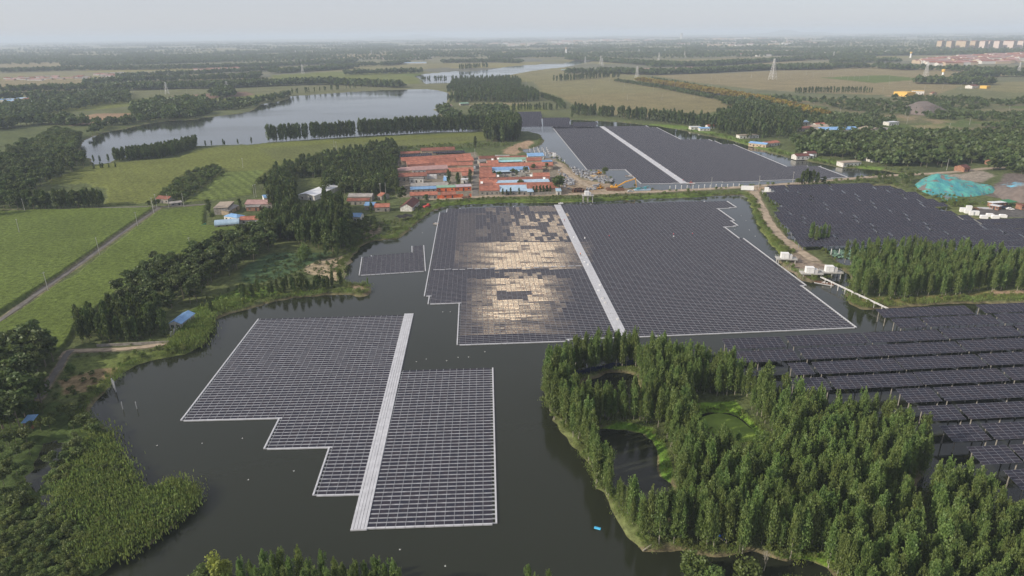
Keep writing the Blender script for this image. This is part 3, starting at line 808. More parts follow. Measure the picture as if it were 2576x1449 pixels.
    for k, (C, U, V2, w_, d_) in enumerate(panels):
        mk = ~near[bi == k]
        c = C[mk]
        g = panel_geo(c, U, V2, w=w_, d=d_, jit=jit)
        V_.append(g.reshape(-1, 4, 3)); UVs.append(np.broadcast_to(PANEL_UV, (len(c), 6, 4, 2)).reshape(-1, 4, 2))
        cc = np.zeros((len(c), 24, 4), np.float32); cc[..., 0] = glint[bi == k][mk][:, None]; cc[..., 3] = 1
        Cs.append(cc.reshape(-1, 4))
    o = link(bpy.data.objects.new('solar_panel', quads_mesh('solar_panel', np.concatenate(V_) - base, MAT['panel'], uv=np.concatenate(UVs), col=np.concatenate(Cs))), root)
    tag(o, kind='stuff')
    for k, (C, U, V2, w_, d_) in enumerate(panels):
        sel = near[bi == k]
        if not sel.any(): continue
        g = panel_geo(np.zeros((1, 2)), U, V2, w=w_, d=d_)
        cc = np.zeros((24, 4), np.float32); cc[:, 3] = 1
        me = quads_mesh('solar_panel', g.reshape(-1, 4, 3), MAT['panel'], uv=PANEL_UV, col=cc)
        for c in C[sel]:
            o = bpy.data.objects.new('solar_panel', me); o.location = (c[0] - base[0], c[1] - base[1], random.uniform(-.01, .02))
            o.rotation_euler = (random.gauss(0, .004), random.gauss(0, .003), 0)
            link(o, root)
    return root

VP = (1189.0, 88.0)
def up_to(p, y):      # the point at image row y on the array line through p
    return (p[0] + (VP[0] - p[0]) * (p[1] - y) / (p[1] - VP[1]), y)
# near array
A1 = pts("653,801 1018,791 886,1330 700,1330 460,1057")
A1p = pts("657,802 1015,792 916,1236 808,1239 844,1124 667,1128 703,1053 464,1057")
A2p = pts("1015,932 1235,926 1241,1316 918,1328 921,1316")
a_br = (956.8, 1044)
build_array('floating_solar_array', 'large floating solar array in the near water with a stepped left edge and pale aisle',
            [([(463, 1057), a_br, (656, 802), (1014, 792)], None, None, A1p, 0),
             ([(921, 1327), (1239, 1316), (1014, 931), (1233, 925)], None, None, A2p, 0)],
            [((902, 1332), (1029, 789), 4.1)])
# small array
Bp = pts("908,692 916,645 1035,634 1036,618 1058,617 1066,681")
build_array('floating_solar_array', 'small floating solar array alone near the left shore with one raised corner',
            [([(908, 692), (1066, 682), (915, 644), (1063, 633)], None, None, Bp, 0)], [], None, .004, 100, 'float_dim')
# great middle array
C1p = pts("1129,533 1129,525 1397,516 1560,848 1156,868 1160,761 1077,764 1079,742 1097,614 1113,535")
C2p = pts("1409,515 1822,505 1848,521 1801,525 1857,567 1823,570 1887,618 2002,705 2149,823 1578,847")
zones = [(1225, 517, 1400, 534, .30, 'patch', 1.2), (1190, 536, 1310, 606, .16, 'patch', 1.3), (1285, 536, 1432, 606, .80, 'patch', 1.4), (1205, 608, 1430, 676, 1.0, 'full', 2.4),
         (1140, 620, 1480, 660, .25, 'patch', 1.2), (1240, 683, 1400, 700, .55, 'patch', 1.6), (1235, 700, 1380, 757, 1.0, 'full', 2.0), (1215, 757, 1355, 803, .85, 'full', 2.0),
         (1180, 735, 1420, 800, .35, 'patch', 1.3), (1185, 803, 1390, 862, .24, 'full', 2.0), (1252, 731, 1332, 753, .04, 'dark', 1), (1235, 560, 1262, 606, .04, 'dark', 1), (1150, 536, 1195, 606, .04, 'dark', 1)]  # where pale gold sun glint is put into the panel colour
build_array('floating_solar_array', 'great floating solar array in the middle with painted patches of pale gold sun glint',
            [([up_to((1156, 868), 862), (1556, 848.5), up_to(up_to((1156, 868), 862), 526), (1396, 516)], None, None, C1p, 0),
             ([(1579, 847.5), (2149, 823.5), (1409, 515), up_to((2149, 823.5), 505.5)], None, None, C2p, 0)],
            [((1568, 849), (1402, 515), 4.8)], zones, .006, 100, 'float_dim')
# far array
D1p = pts("1352,327 1340,318 1366,313 1473,313 1480,318 1508,318 1715,460 1616,462 1573,426 1482,427 1388,327")
D2p = pts("1517,318 1621,316 1631,320 1651,320 1713,350 1783,350 1812,362 1842,362 1887,381 1973,418 2059,417 2130,446 1924,454 1916,452 1914,455 1727,459.5")
build_array('floating_solar_array', 'far floating solar array beyond the causeway split by a straight pale aisle',
            [([up_to((1616, 462), 461), (1714, 460), up_to(up_to((1616, 462), 461), 319), (1509, 318)], None, None, D1p, 0),
             ([(1727, 460), up_to((2132, 446.4), 447), (1518, 318), up_to(up_to((2132, 446.4), 447), 313)], None, None, D2p, 0)],
            [((1721, 461), (1513.5, 318), 6.0)], None, .003, 100, 'float_dim')
# broken booms lying across the middle array
t_ = 0
for k, (x, y) in enumerate([(1097, 679), (1112, 679), (1128, 678), (1145, 678.5), (1163, 678), (1182, 676.5), (1201, 677), (1221, 676), (1240, 675), (1262, 675.5), (1283, 674), (1305, 674), (1327, 673.5),
                            (1349, 673), (1371, 672), (1393, 671.5), (1415, 670.5), (1436, 670), (1455, 669.3)]):
    a = G(x - 7, y + .4, .6); b = G(x + 7, y - .1 + .6 * math.sin(k * 2.1), .6)
    mb = MB()
    for q in range(4):
        p0 = a + (b - a) * (q / 4 + .01); p1 = a + (b - a) * ((q + 1) / 4 - .01)
        mb.tube((*p0, .75), (*p1, .75), .19, n=6)
    tag(mb.build('boom_section', MAT['float']), 'pale float boom section lying in the broken line across the great array', 'boom', 'broken line of boom sections on the great array')

# ------------------------------------------------------------------ solar tables on piles
TROWS, TCW = 6, 2.32
U0 = np.array([math.cos(rad(4.2)), math.sin(rad(4.2))]); V0 = np.array([-U0[1], U0[0]])
_tables = {}
def table_meshes(n, U, z, tilt=rad(10), rows=TROWS):
    """panels of one table in local axes: x along the table, back edge at y=0, running towards -y"""
    V2 = np.array([0, 1.0]); Ux = np.array([1.0, 0]); pd = 1.14
    cs = []; zz = []
    for r in range(rows):
        for c in range(n):
            cs.append(((c + .5) * TCW, -(r + .5) * pd * math.cos(tilt))); zz.append(z - (r + .5) * pd * math.sin(tilt))
    return np.array(cs), np.array(zz), tilt, pd
def make_table(name, back_left, back_right, label, group, n=None, z=5.3, detail=2, cat='solar table', rows=TROWS, water=True):
    a = np.asarray(back_left); b = np.asarray(back_right); L = np.linalg.norm(b - a); n = n or max(1, round(L / TCW)); ang = math.atan2(b[1] - a[1], b[0] - a[0])
    root = None
    cs, zz, tilt, pd = table_meshes(n, None, z, rows=rows)
    dep = rows * pd * math.cos(tilt)
    key = (n, detail, z, rows)
    if key not in _tables:
        D = {}
        g = panel_geo(cs, np.array([1., 0]), np.array([0, 1.]), z=0, w=TCW - .05, d=pd - .03, tilt=tilt)
        g = g + 0; g[..., 2] += (zz - math.sin(tilt) * pd / 2)[:, None, None]
        cc = np.zeros((len(cs) * 24, 4), np.float32); cc[:, 3] = 1
        D['deck'] = quads_mesh('panel_deck', g.reshape(-1, 4, 3), MAT['panel_big'], uv=np.broadcast_to(PANEL_UV, (len(cs), 6, 4, 2)).reshape(-1, 4, 2), col=cc)
        g1 = panel_geo(np.zeros((1, 2)), np.array([1., 0]), np.array([0, 1.]), z=-math.sin(tilt) * pd / 2, w=TCW - .05, d=pd - .03, tilt=tilt)
        D['one'] = quads_mesh('solar_panel', g1.reshape(-1, 4, 3), MAT['panel_big'], uv=PANEL_UV, col=cc[:24])
        mb = MB()
        for y in (-.9, -dep + .9):
            zq = z + y * math.tan(tilt) - .22
            mb.box(.1, y - .08, zq - .16, n * TCW - .1, y + .08, zq)
        for x in np.arange(.4, n * TCW, 2.32 * 2):
            mb.hexa([(x - .04, -dep + .1, z - dep * math.tan(tilt) - .17), (x + .04, -dep + .1, z - dep * math.tan(tilt) - .17), (x + .04, -.1, z - .2), (x - .04, -.1, z - .2),
                     (x - .04, -dep + .1, z - dep * math.tan(tilt) - .09), (x + .04, -dep + .1, z - dep * math.tan(tilt) - .09), (x + .04, -.1, z - .12), (x - .04, -.1, z - .12)])
        D['frame'] = mb.mesh('support_frame', MAT['float_dim'])
        mp_ = MB(); mp_.tube((0, 0, -1.5), (0, 0, z - dep * .5 * math.tan(tilt) - .1), .17, n=8)
        D['post'] = mp_.mesh('post', MAT['grey_wall'])
        if detail == 0:
            mm = MB(); mm.box(0, -dep, -.02, n * TCW, 0, 0)
            g2 = g.reshape(-1, 4, 3)
            v = [g2]
            for x in np.linspace(1.2, n * TCW - 1.2, max(2, n // 4)):
                for y in (-1.2, -dep + .9):
                    v.append(array_boxes(np.array([[x, y]]), np.array([1., 0]), np.array([0, 1.]), .28, .28, -1.0, z - 1.0).reshape(-1, 4, 3))
            vv = np.concatenate(v); uvs = np.full((len(vv), 4, 2), .001, np.float32); uvs[:len(g2)] = np.broadcast_to(PANEL_UV, (len(cs), 6, 4, 2)).reshape(-1, 4, 2)
            cc2 = np.zeros((len(vv) * 4, 4), np.float32)
            D['whole'] = quads_mesh(name, vv, MAT['panel_big'], uv=uvs, col=cc2)
        _tables[key] = D
    D = _tables[key]
    if detail == 0:
        o = link(bpy.data.objects.new(name, D['whole'])); o.location = (*a, 0); o.rotation_euler = (0, 0, ang)
        return tag(o, label, cat, group)
    root = empty(name, (*a, 0), ang, label, cat, group)
    link(bpy.data.objects.new('support_frame', D['frame']), root)
    if detail == 2:
        for (x, y), zq in zip(cs, zz):
            o = bpy.data.objects.new('solar_panel', D['one']); o.location = (x, y, zq); link(o, root)
    else:
        link(bpy.data.objects.new('panel_deck', D['deck']), root)
    for x in np.linspace(1.0, n * TCW - 1.0, max(2, int(round(n / 3.2)))):
        for y in (-1.3, -dep + .7):
            o = bpy.data.objects.new('post', D['post']); o.location = (x, y, -(abs(y) - dep * .5) * math.tan(tilt)); link(o, root)
    return root

near_rows = [[(1170, 270, 2048, 232), (2105, 230, 3000, 195)], [(1312, 362, 1568, 350), (1590, 349, 2255, 318), (2272, 317, 3000, 285)],
             [(-265, 550, -10, 540), (0, 540, 297, 526), (325, 523, 1022, 490), (1048, 490, 1737, 456), (1757, 454, 2445, 422), (2465, 420, 3200, 388)],
             [(-235, 672, -20, 662), (-5, 662, 415, 641), (445, 638, 1165, 605), (1190, 604, 1905, 568), (1930, 567, 2600, 536)],
             [(350, 776, 530, 768), (572, 767, 1320, 730), (1350, 728, 2100, 691), (2125, 690, 2800, 656)],
             [(368, 921, 670, 906), (715, 903, 1500, 863), (1522, 861, 2310, 823), (2335, 822, 3000, 790)],
             [(1362, 1020, 1682, 1006), (1712, 1004, 2560, 962)], [(1558, 1181, 1895, 1166), (1925, 1164, 2800, 1120)],
             [(1766, 1362, 2115, 1345), (2152, 1343, 2960, 1305)], [(2022, 1560 - 0, 2370, 1543), (2415, 1541, 3200, 1502)], [(2290, 1790, 2362, 1785), (2365, 1778, 2900, 1750)]]
lab_rows = ['back row below the plantation', 'second row from the plantation', 'third row from the plantation', 'fourth row from the plantation', 'fifth row', 'sixth row', 'seventh row', 'eighth row', 'ninth row', 'tenth row', 'nearest row']
cnt = 0
for r, row in enumerate(near_rows):
    for k, (x0, y0, x1, y1) in enumerate(row):
        if r == 10 and k == 0: continue
        a = VG('t', x0, y0, 5.3); b = VG('t', x1, y1, 5.3)
        n = max(1, round(np.linalg.norm(b - a) / TCW)); n = min(n, 17)
        b = a + U0 * n * TCW
        dist = np.hypot(*a)
        pos = ['first', 'second', 'third', 'fourth', 'fifth', 'sixth'][k]
        make_table('solar_table', a, b, f'panel table in the pond, {pos} from left, {lab_rows[r]}', 'panel tables standing in the right hand pond', n, 5.3,
                   2 if r >= 5 else 1)
        cnt += 1
# the packed field beyond the spur road
FT = pts("175,446 1275,422 1310,450 1385,452 1392,479 1460,481 1482,507 1575,508 1612,542 1690,545 1722,576 1805,578 1840,615 1845,655 1955,656 2065,738 2561,722 2700,730 2800,1150 2561,1090 2100,1040 1500,1020 1250,985 880,996 465,1000 385,884 325,803 290,792 205,655 300,652 300,620 180,545 165,512 240,505", 'r')
o0 = VG('r', 465, 1000, 3.5)
nt_ = 0
for r in range(-2, 26):
    row0 = o0 + V0 * (r * 11.2 + 7)
    x = -170.0 - (r * 3.7) % 9
    while x < 330:
        n = 14
        # trim the table to the traced outline
        ks = [c for c in range(n) if inpoly(*PJ(*(row0 + U0 * (x + (c + .5) * TCW) - V0 * 3.3), 3.2), FT)]
        if len(ks) >= 3:
            s = min(ks); e = max(ks) + 1; e = s + max(3, (e - s))
            a = row0 + U0 * (x + s * TCW); dd = np.hypot(*a)
            if dd < 760:
                make_table('solar_table', a, a + U0 * (e - s) * TCW, 'dark panel table in the tightly packed field beyond the spur road', 'packed panel tables beyond the spur road', e - s, 4.6, 0); nt_ += 1
        x += n * TCW + 1.3
print('tables', cnt, nt_)
# tables behind the village and the old raised field beyond the basin
for k, (x0, y0, x1, y1, n) in enumerate([(35, 195, 238, 190, 9), (250, 192, 900, 168, 24), (915, 135, 1600, 112, 26)]):
    a = VG('a', x0, y0, 3.6); b = VG('a', x1, y1, 3.6)
    n = round(np.linalg.norm(b - a) / TCW)
    make_table('solar_table', a, b, ['short panel table at the left end behind the red village roofs', 'long panel table behind the red village roofs', 'panel table just in front of the long red barn'][k],
               'panel tables behind the village', n, 3.6, 0, rows=6)
    if k != 2:
        make_table('solar_table', a - V0 * 11 , b - V0 * 11, 'panel table in the lower row tight behind the red roofs, ' + ['short', 'long'][k], 'panel tables behind the village', n, 3.6, 0, rows=6)
for r in range(9):
    for (x0, x1) in [(1296 - r * .5, 1362), (1366, 1432), (1440, 1500), (1505, 1567)]:
        y = 281 + r * 4.0 + (x0 - 1296) * .045
        if (x0 > 1360 and r < 3) or (x0 > 1430 and r < 5) or (x0 > 1500 and r < 6) or y > 313: continue
        a = G(x0, y, 4.5); b = G(x1, y - .4, 4.5)
        make_table('solar_table', a, b, 'hazy panel table on tall posts at the far end of the basin', 'raised panel tables at the far end of the basin', min(30, round(np.linalg.norm(b - a) / TCW)), 4.6, 0, rows=10)

# ------------------------------------------------------------------ vegetation
def rand_quads(c, s, r, up_bias=0.0, out=None, k=.9, tall=None):
    """leaf quads centred at c (N,3), size s (N), random facing, leaning outwards when out is given"""
    n = len(c)
    nrm = r.normal(size=(n, 3)); nrm /= np.linalg.norm(nrm, axis=1)[:, None]
    if out is not None: nrm = nrm + out * k
    nrm[:, 2] += up_bias
    nrm /= np.linalg.norm(nrm, axis=1)[:, None]
    a = np.cross(nrm, r.normal(size=(n, 3))); a /= np.linalg.norm(a, axis=1)[:, None]
    b = np.cross(nrm, a)
    s = np.asarray(s)[:, None]; e = s * r.uniform(.6, 1.1, (n, 1))
    q = np.stack([-a * s - b * e * .3, -b * e + a * s * .2, a * s + b * e * .25, b * e - a * s * .15], 1)
    if tall: q = q * np.array([tall[0], tall[0], tall[1]])
    return c[:, None, :] + q
def poplar_crown(seed, h, nb, nl, size, rmax=1.75, base=.12, ex=.95):
    r = np.random.default_rng(seed); cs = []; outs = []; ss = []
    for b in range(nb):
        t0 = base + (.86 - base) * (b / nb) ** .85 + r.uniform(-.02, .02)
        an = r.uniform(0, 2 * PI); prof = (.55 + .45 * min(t0 / .3, 1)) * max(.05, 1 - max(0, (t0 - .2) / .8)) ** ex
        R = rmax * prof * r.uniform(.6, 1.12); rise = R * r.uniform(1.3, 2.2)
        tt_ = r.random(nl) ** .75
        x = np.cos(an) * R * tt_; y = np.sin(an) * R * tt_; z = t0 * h + rise * tt_
        wob = .34 * (1.15 - .6 * tt_)[:, None] * (.5 + prof)
        c = np.stack([x, y, z], 1) + r.normal(size=(nl, 3)) * wob
        cs.append(c); outs.append(np.tile([np.cos(an), np.sin(an), .3], (nl, 1))); ss.append(size * r.uniform(.6, 1.15, nl))
    n = nl * 3                     # leading shoots at the tip
    for k in range(4 + seed % 2):
        ox, oy = r.normal(size=2) * .55 * (k > 0); z = h * (.72 + .28 * r.random(n) * (1 - .13 * k))
        tp = (1 - (z / h - .72) / .28)
        c = np.stack([ox + r.normal(size=n) * .24 * (tp + .3), oy + r.normal(size=n) * .24 * (tp + .3), z], 1)
        cs.append(c); outs.append(np.zeros((n, 3))); ss.append(size * r.uniform(.5, .9, n))
    return rand_quads(np.concatenate(cs), np.concatenate(ss), r, .05, np.concatenate(outs), .9, (.72, 1.75))
def broad_crown(seed, h, w_, nlobe, nl, size, base=.22, droop=False):
    r = np.random.default_rng(seed); cs = []; outs = []
    H2 = h * (1 - base) / 2; zc = h * base + H2
    for k in range(nlobe):
        d = r.normal(size=3); d /= np.linalg.norm(d); q = r.uniform(.35, .75)
        cen = np.array([d[0] * w_ * .5 * q, d[1] * w_ * .5 * q, zc + d[2] * H2 * q])
        lr = r.uniform(.26, .42) * min(w_ * .6, H2 * 1.4)
        v = r.normal(size=(nl, 3)); v /= np.linalg.norm(v, axis=1)[:, None]
        if not droop: v[:, 2] = np.abs(v[:, 2]) * .8 + v[:, 2] * .2
        rad_ = lr * r.uniform(.65, 1.08, nl)[:, None]
        c = cen + v * rad_ * np.array([1, 1, 1.25 if droop else .95])
        cs.append(c); outs.append(v)
    c = np.concatenate(cs)
    if droop: c[:, 2] -= .25 * np.hypot(c[:, 0], c[:, 1]) * r.random(len(c))
    c[:, 2] = np.maximum(c[:, 2], .3)
    return rand_quads(c, size * r.uniform(.6, 1.15, len(c)), r, .1, np.concatenate(outs))
def trunk_mesh(name, h, r0, mat, lean=0, top=.75, limbs=0, seed=0):
    mb = MB(); r = random.Random(seed); p = Vector((0, 0, -.6)); R_ = r0
    n = 4
    for k in range(n):
        q = Vector((lean * (k + 1) / n + r.uniform(-.08, .08), r.uniform(-.08, .08), h * top * (k + 1) / n)); r1 = r0 * (1 - .8 * (k + 1) / n)
        mb.tube(p, q, R_, r1, 6); p, R_ = q, r1
        for _ in range(limbs if k > 0 else 0):
            a = r.uniform(0, 2 * PI); mb.tube(q, q + Vector((math.cos(a) * h * .16, math.sin(a) * h * .16, h * .14)), r1 * .6, r1 * .2, 4)
    return mb.mesh(name, MAT[mat])
PROTO = {}      # kind -> list of variants (crown mesh, trunk mesh, height)
def proto(kind, hs, fn, leaf, trunkr, bark='bark', top=.75, limbs=0):
    L = []
    for i, h in enumerate(hs):
        cm = quads_mesh('crown', fn(i, h), MAT[leaf]); tm = trunk_mesh('trunk', h, trunkr, bark, 0, top, limbs, i)
        L.append((cm, tm, h))
    PROTO[kind] = L
proto('poplar', [12, 12.6, 11.4, 12.2, 11.8], lambda i, h: poplar_crown(10 + i, h, 56, 30, .19, 1.22, .12, .95), 'poplar', .13, 'palebark')
proto('poplar_mid', [12, 12.6, 11.4, 12.2], lambda i, h: poplar_crown(30 + i, h, 36, 13, .44, 2.0, .1, .6), 'dark', .13)
proto('poplar_far', [12, 12.6, 11.6], lambda i, h: poplar_crown(40 + i, h, 16, 4, 1.0, 2.1, .05, .6), 'dark', .15)
proto('broad', [9, 9.6, 8.6, 9.2], lambda i, h: broad_crown(50 + i, h, 7.5, 14, 62, .42), 'broad', .16, limbs=2)
proto('broad_dark', [11, 11.8, 10.4, 12.2], lambda i, h: broad_crown(60 + i, h, 6.2, 14, 52, .46, .12), 'dark', .18, limbs=2)
proto('broad_far', [9, 10, 8.4], lambda i, h: broad_crown(70 + i, h, 9.5, 9, 12, 1.35, .05), 'dark', .2)
proto('willow', [8, 8.6], lambda i, h: broad_crown(80 + i, h, 8.0, 16, 90, .38, .12, True), 'willow', .18, limbs=1)
proto('yellow', [9], lambda i, h: broad_crown(85 + i, h, 5.4, 16, 120, .26, .10, True), 'yellow', .16, limbs=1)
proto('gold', [6, 6.6], lambda i, h: broad_crown(88 + i, h, 6.5, 9, 26, .7, .10), 'gold', .15)
proto('bush', [2.4, 2.9, 2.0], lambda i, h: broad_crown(90 + i, h, 3.6, 10, 80, .145, .0), 'bush', .05, top=.4)
proto('bush_dark', [2.6, 3.0, 2.2], lambda i, h: broad_crown(95 + i, h, 3.8, 10, 74, .155, .0), 'broad', .05, top=.4)
def reed_tuft(seed, h):
    r = np.random.default_rng(seed); n = 120
    c = np.stack([r.normal(size=n) * .8, r.normal(size=n) * .8, r.uniform(.1, .9, n) * h], 1)
    return rand_quads(c, .13 * r.uniform(.6, 1.2, n), r, .1, None, .9, (.6, 2.3))
proto('reed', [1.3, 1.6, 1.0], lambda i, h: reed_tuft(99 + i, h), 'reedleaf', .02, top=.3)
def ghost(cond): return cond

def in_water(x, y, m=0.0):
    """true where the traced outlines put water"""
    x = np.atleast_1d(x); y = np.atleast_1d(y)
    wv_ = np.zeros(len(x), bool)
    for p in WATERS: wv_ |= inpoly(x, y, p)
    for p in ISLES: wv_ &= ~inpoly(x, y, p)
    for p in INNER: wv_ |= inpoly(x, y, p)
    return wv_
ROADSEG = [(np.array(l[i]), np.array(l[i + 1]), wd) for _, l, wd, *_ in ROADS for i in range(len(l) - 1)]
def on_road(x, y, pad=1.5):
    r = np.zeros(len(x), bool)
    for a, b, wd in ROADSEG: r |= segdist(x, y, a, b) < wd / 2 + pad
    return r
PLANTS = []     # (kind, x, y, scale, rot, tag)
HOLES = []      # (x, y, r) kept clear
def fill(kind, poly, sp, h, tagk, jit=.35, keep=1.0, rows=None, clump=None, water_ok=False):
    poly = np.asarray(poly); a = rad(2.8) if rows is None else rows
    U = np.array([math.cos(a), math.sin(a)]); W = np.array([-U[1], U[0]])
    c0 = poly.mean(0); q = poly - c0; u = q @ U; v_ = q @ W
    gu, gv = np.meshgrid(np.arange(u.min(), u.max(), sp), np.arange(v_.min(), v_.max(), sp))
    gu = gu.ravel() + rng.normal(size=gu.size) * sp * jit; gv = gv.ravel() + rng.normal(size=gv.size) * sp * jit
    X = c0[0] + gu * U[0] + gv * W[0]; Y = c0[1] + gu * U[1] + gv * W[1]
    ok = inpoly(X, Y, poly)
    if keep < 1: ok &= rng.random(len(X)) < keep
    if clump: ok &= vnoise(X, Y, clump[0], 17) > clump[1]
    if not water_ok: ok &= ~in_water(X, Y)
    ok &= ~on_road(X, Y)
    for hx, hy, hr in HOLES: ok &= np.hypot(X - hx, Y - hy) > hr
    for x, y in zip(X[ok], Y[ok]): PLANTS.append((kind, x, y, random.uniform(*h), random.uniform(0, 2 * PI), tagk))
def line_trees(kind, line, sp, h, tagk, rows=1, gap=3.5, jit=.25, skip=0.0):
    line = np.asarray(line)
    for k in range(rows):
        for i in range(len(line) - 1):
            a, b = line[i], line[i + 1]; L = np.linalg.norm(b - a); d = (b - a) / max(L, 1e-6); nrm = np.array([-d[1], d[0]])
            for s in np.arange(sp / 2, L, sp):
                if random.random() < skip: continue
                p = a + d * (s + random.gauss(0, sp * jit)) + nrm * (k * gap + random.gauss(0, .3))
                PLANTS.append((kind, p[0], p[1], random.uniform(*h), random.uniform(0, 2 * PI), tagk))
def one(kind, x, y, h, tagk):      # base given in the photograph
    p = G(x, y, GZ); PLANTS.append((kind, p[0], p[1], h, random.uniform(0, 2 * PI), tagk))
def tip(kind, x, y, h, tagk):      # the tip is what one sees: its base lies below
    p = G(x, y, h + GZ); PLANTS.append((kind, p[0], p[1], h, random.uniform(0, 2 * PI), tagk))

for hp in [(790, 505, 10), (600, 520, 26), (620, 550, 26), (905, 545, 14), (950, 520, 16), (1000, 545, 12), (1030, 515, 12), (450, 805, 9)]:
    p = G(hp[0], hp[1], GZ); HOLES.append((p[0], p[1], hp[2]))
# island plantation: a fringe that leaves the ponds open
clear = [wpts("1430,955 1520,932 1600,930 1625,1000 1600,1045 1500,1050 1440,1035"), wpts("1480,1078 1590,1062 1650,1085 1690,1140 1705,1260 1690,1330 1620,1330 1560,1275 1500,1180"),
         wpts("1735,1008 1860,1004 1950,1105 1935,1185 1785,1180 1748,1100"), wpts("2268,1240 2326,1232 2345,1330 2350,1440 2312,1452 2292,1340")]
n0 = len(PLANTS)
fill('poplar', ISLAND, 2.5, (8.0, 15.5), 'island', .34)
keepl = []
for p in PLANTS[n0:]:
    if any(inpoly(p[1], p[2], c) for c in clear): continue
    if p[2] > 300 or p[2] < 95: continue
    keepl.append(p)
PLANTS[n0:] = keepl
line_trees('poplar', wpts("1437,1052 1500,1062 1560,1062 1620,1066 1660,1080"), 4.2, (8, 11), 'island')
line_trees('poplar', wpts("1440,1072 1482,1150 1502,1205 1530,1250 1562,1290 1600,1340"), 3.6, (7.5, 10.5), 'island')
line_trees('poplar', wpts("1372,985 1385,1020 1420,1060 1440,1082"), 3.0, (8.5, 12), 'island')
line_trees('poplar', wpts("1400,958 1450,932 1520,920 1605,912"), 3.2, (10, 13), 'island', 2, 3)
# near bank
for x, y, h in [(597, 1399, 10), (625, 1405, 9), (653, 1382, 11), (681, 1386, 10.5), (696, 1371, 11), (722, 1396, 10), (744, 1368, 11.5), (770, 1402, 10), (805, 1380, 11), (838, 1398, 10), (860, 1412, 10),
                (891, 1399, 11), (915, 1408, 10), (941, 1395, 11), (965, 1415, 10), (986, 1405, 11), (1000, 1425, 9.5), (1330, 1417, 9), (1382, 1430, 9), (1345, 1438, 9), (575, 1432, 8), (560, 1440, 8),
                (640, 1420, 10), (670, 1415, 10), (710, 1420, 10), (760, 1425, 10), (790, 1420, 10), (820, 1425, 10), (880, 1430, 10), (930, 1432, 10), (600, 1435, 10), (985, 1440, 9)]:
    tip('poplar', x, y, h, 'near_bank')
tip('yellow', 540, 1384, 9.0, 'yellow')
tip('willow', 1750, 1388, 7.5, 'near_shrub'); tip('willow', 1880, 1408, 6, 'near_shrub'); tip('willow', 1800, 1425, 6, 'near_shrub'); tip('willow', 505, 1425, 5.5, 'near_shrub')
# plantation right
fill('poplar', wpts("2147,755 2136,712 2150,680 2200,664 2290,655 2400,655 2480,668 2576,690 2720,705 2720,740 2576,741 2470,742 2400,752 2280,760 2200,763"), 3.9, (10.5, 14.5), 'right_plantation', .3)
line_trees('poplar', wpts("2045,620 2062,612 2080,618"), 4, (10, 13), 'right_plantation', 2)
line_trees('poplar', wpts("2128,668 2170,662 2230,657 2300,650"), 4.5, (9, 13), 'right_plantation', 2)
# left woods and belts
fill('broad_dark', wpts("285,768 330,722 380,692 480,662 560,622 640,592 700,602 690,640 640,662 560,715 500,765 430,792 340,800"), 5.6, (9, 14), 'left_wood', .35)
fill('poplar_mid', wpts("186,872 190,830 300,800 420,800 428,850 330,868"), 3.6, (9, 13), 'shed_grove', .3)
fill('poplar_mid', wpts("665,606 655,560 665,520 700,492 750,490 790,500 815,520 880,545 885,580 878,612 850,648 800,640 740,612"), 4.4, (12, 17), 'centre_wood', .35)
fill('poplar_mid', wpts("655,482 700,440 760,420 850,400 920,385 990,372 1002,400 996,445 1004,492 940,500 880,492 820,480 812,458 770,455 750,480 700,500"), 4.4, (8, 12.5), 'centre_wood', .35)
fill('broad', wpts("893,570 940,560 960,575 950,600 905,618 880,640 860,625 880,600"), 4.5, (4, 6.5), 'shore_trees', .35)
fill('broad', wpts("665,606 655,560 665,520 700,492 750,490 790,500 815,520 880,545 885,580 878,612 850,648 800,640 740,612"), 9, (9, 13), 'centre_wood', .4)
fill('broad', wpts("655,482 700,440 760,420 850,400 920,385 990,372 1002,400 996,445 1004,492 940,500"), 11, (8, 12), 'centre_wood', .4)
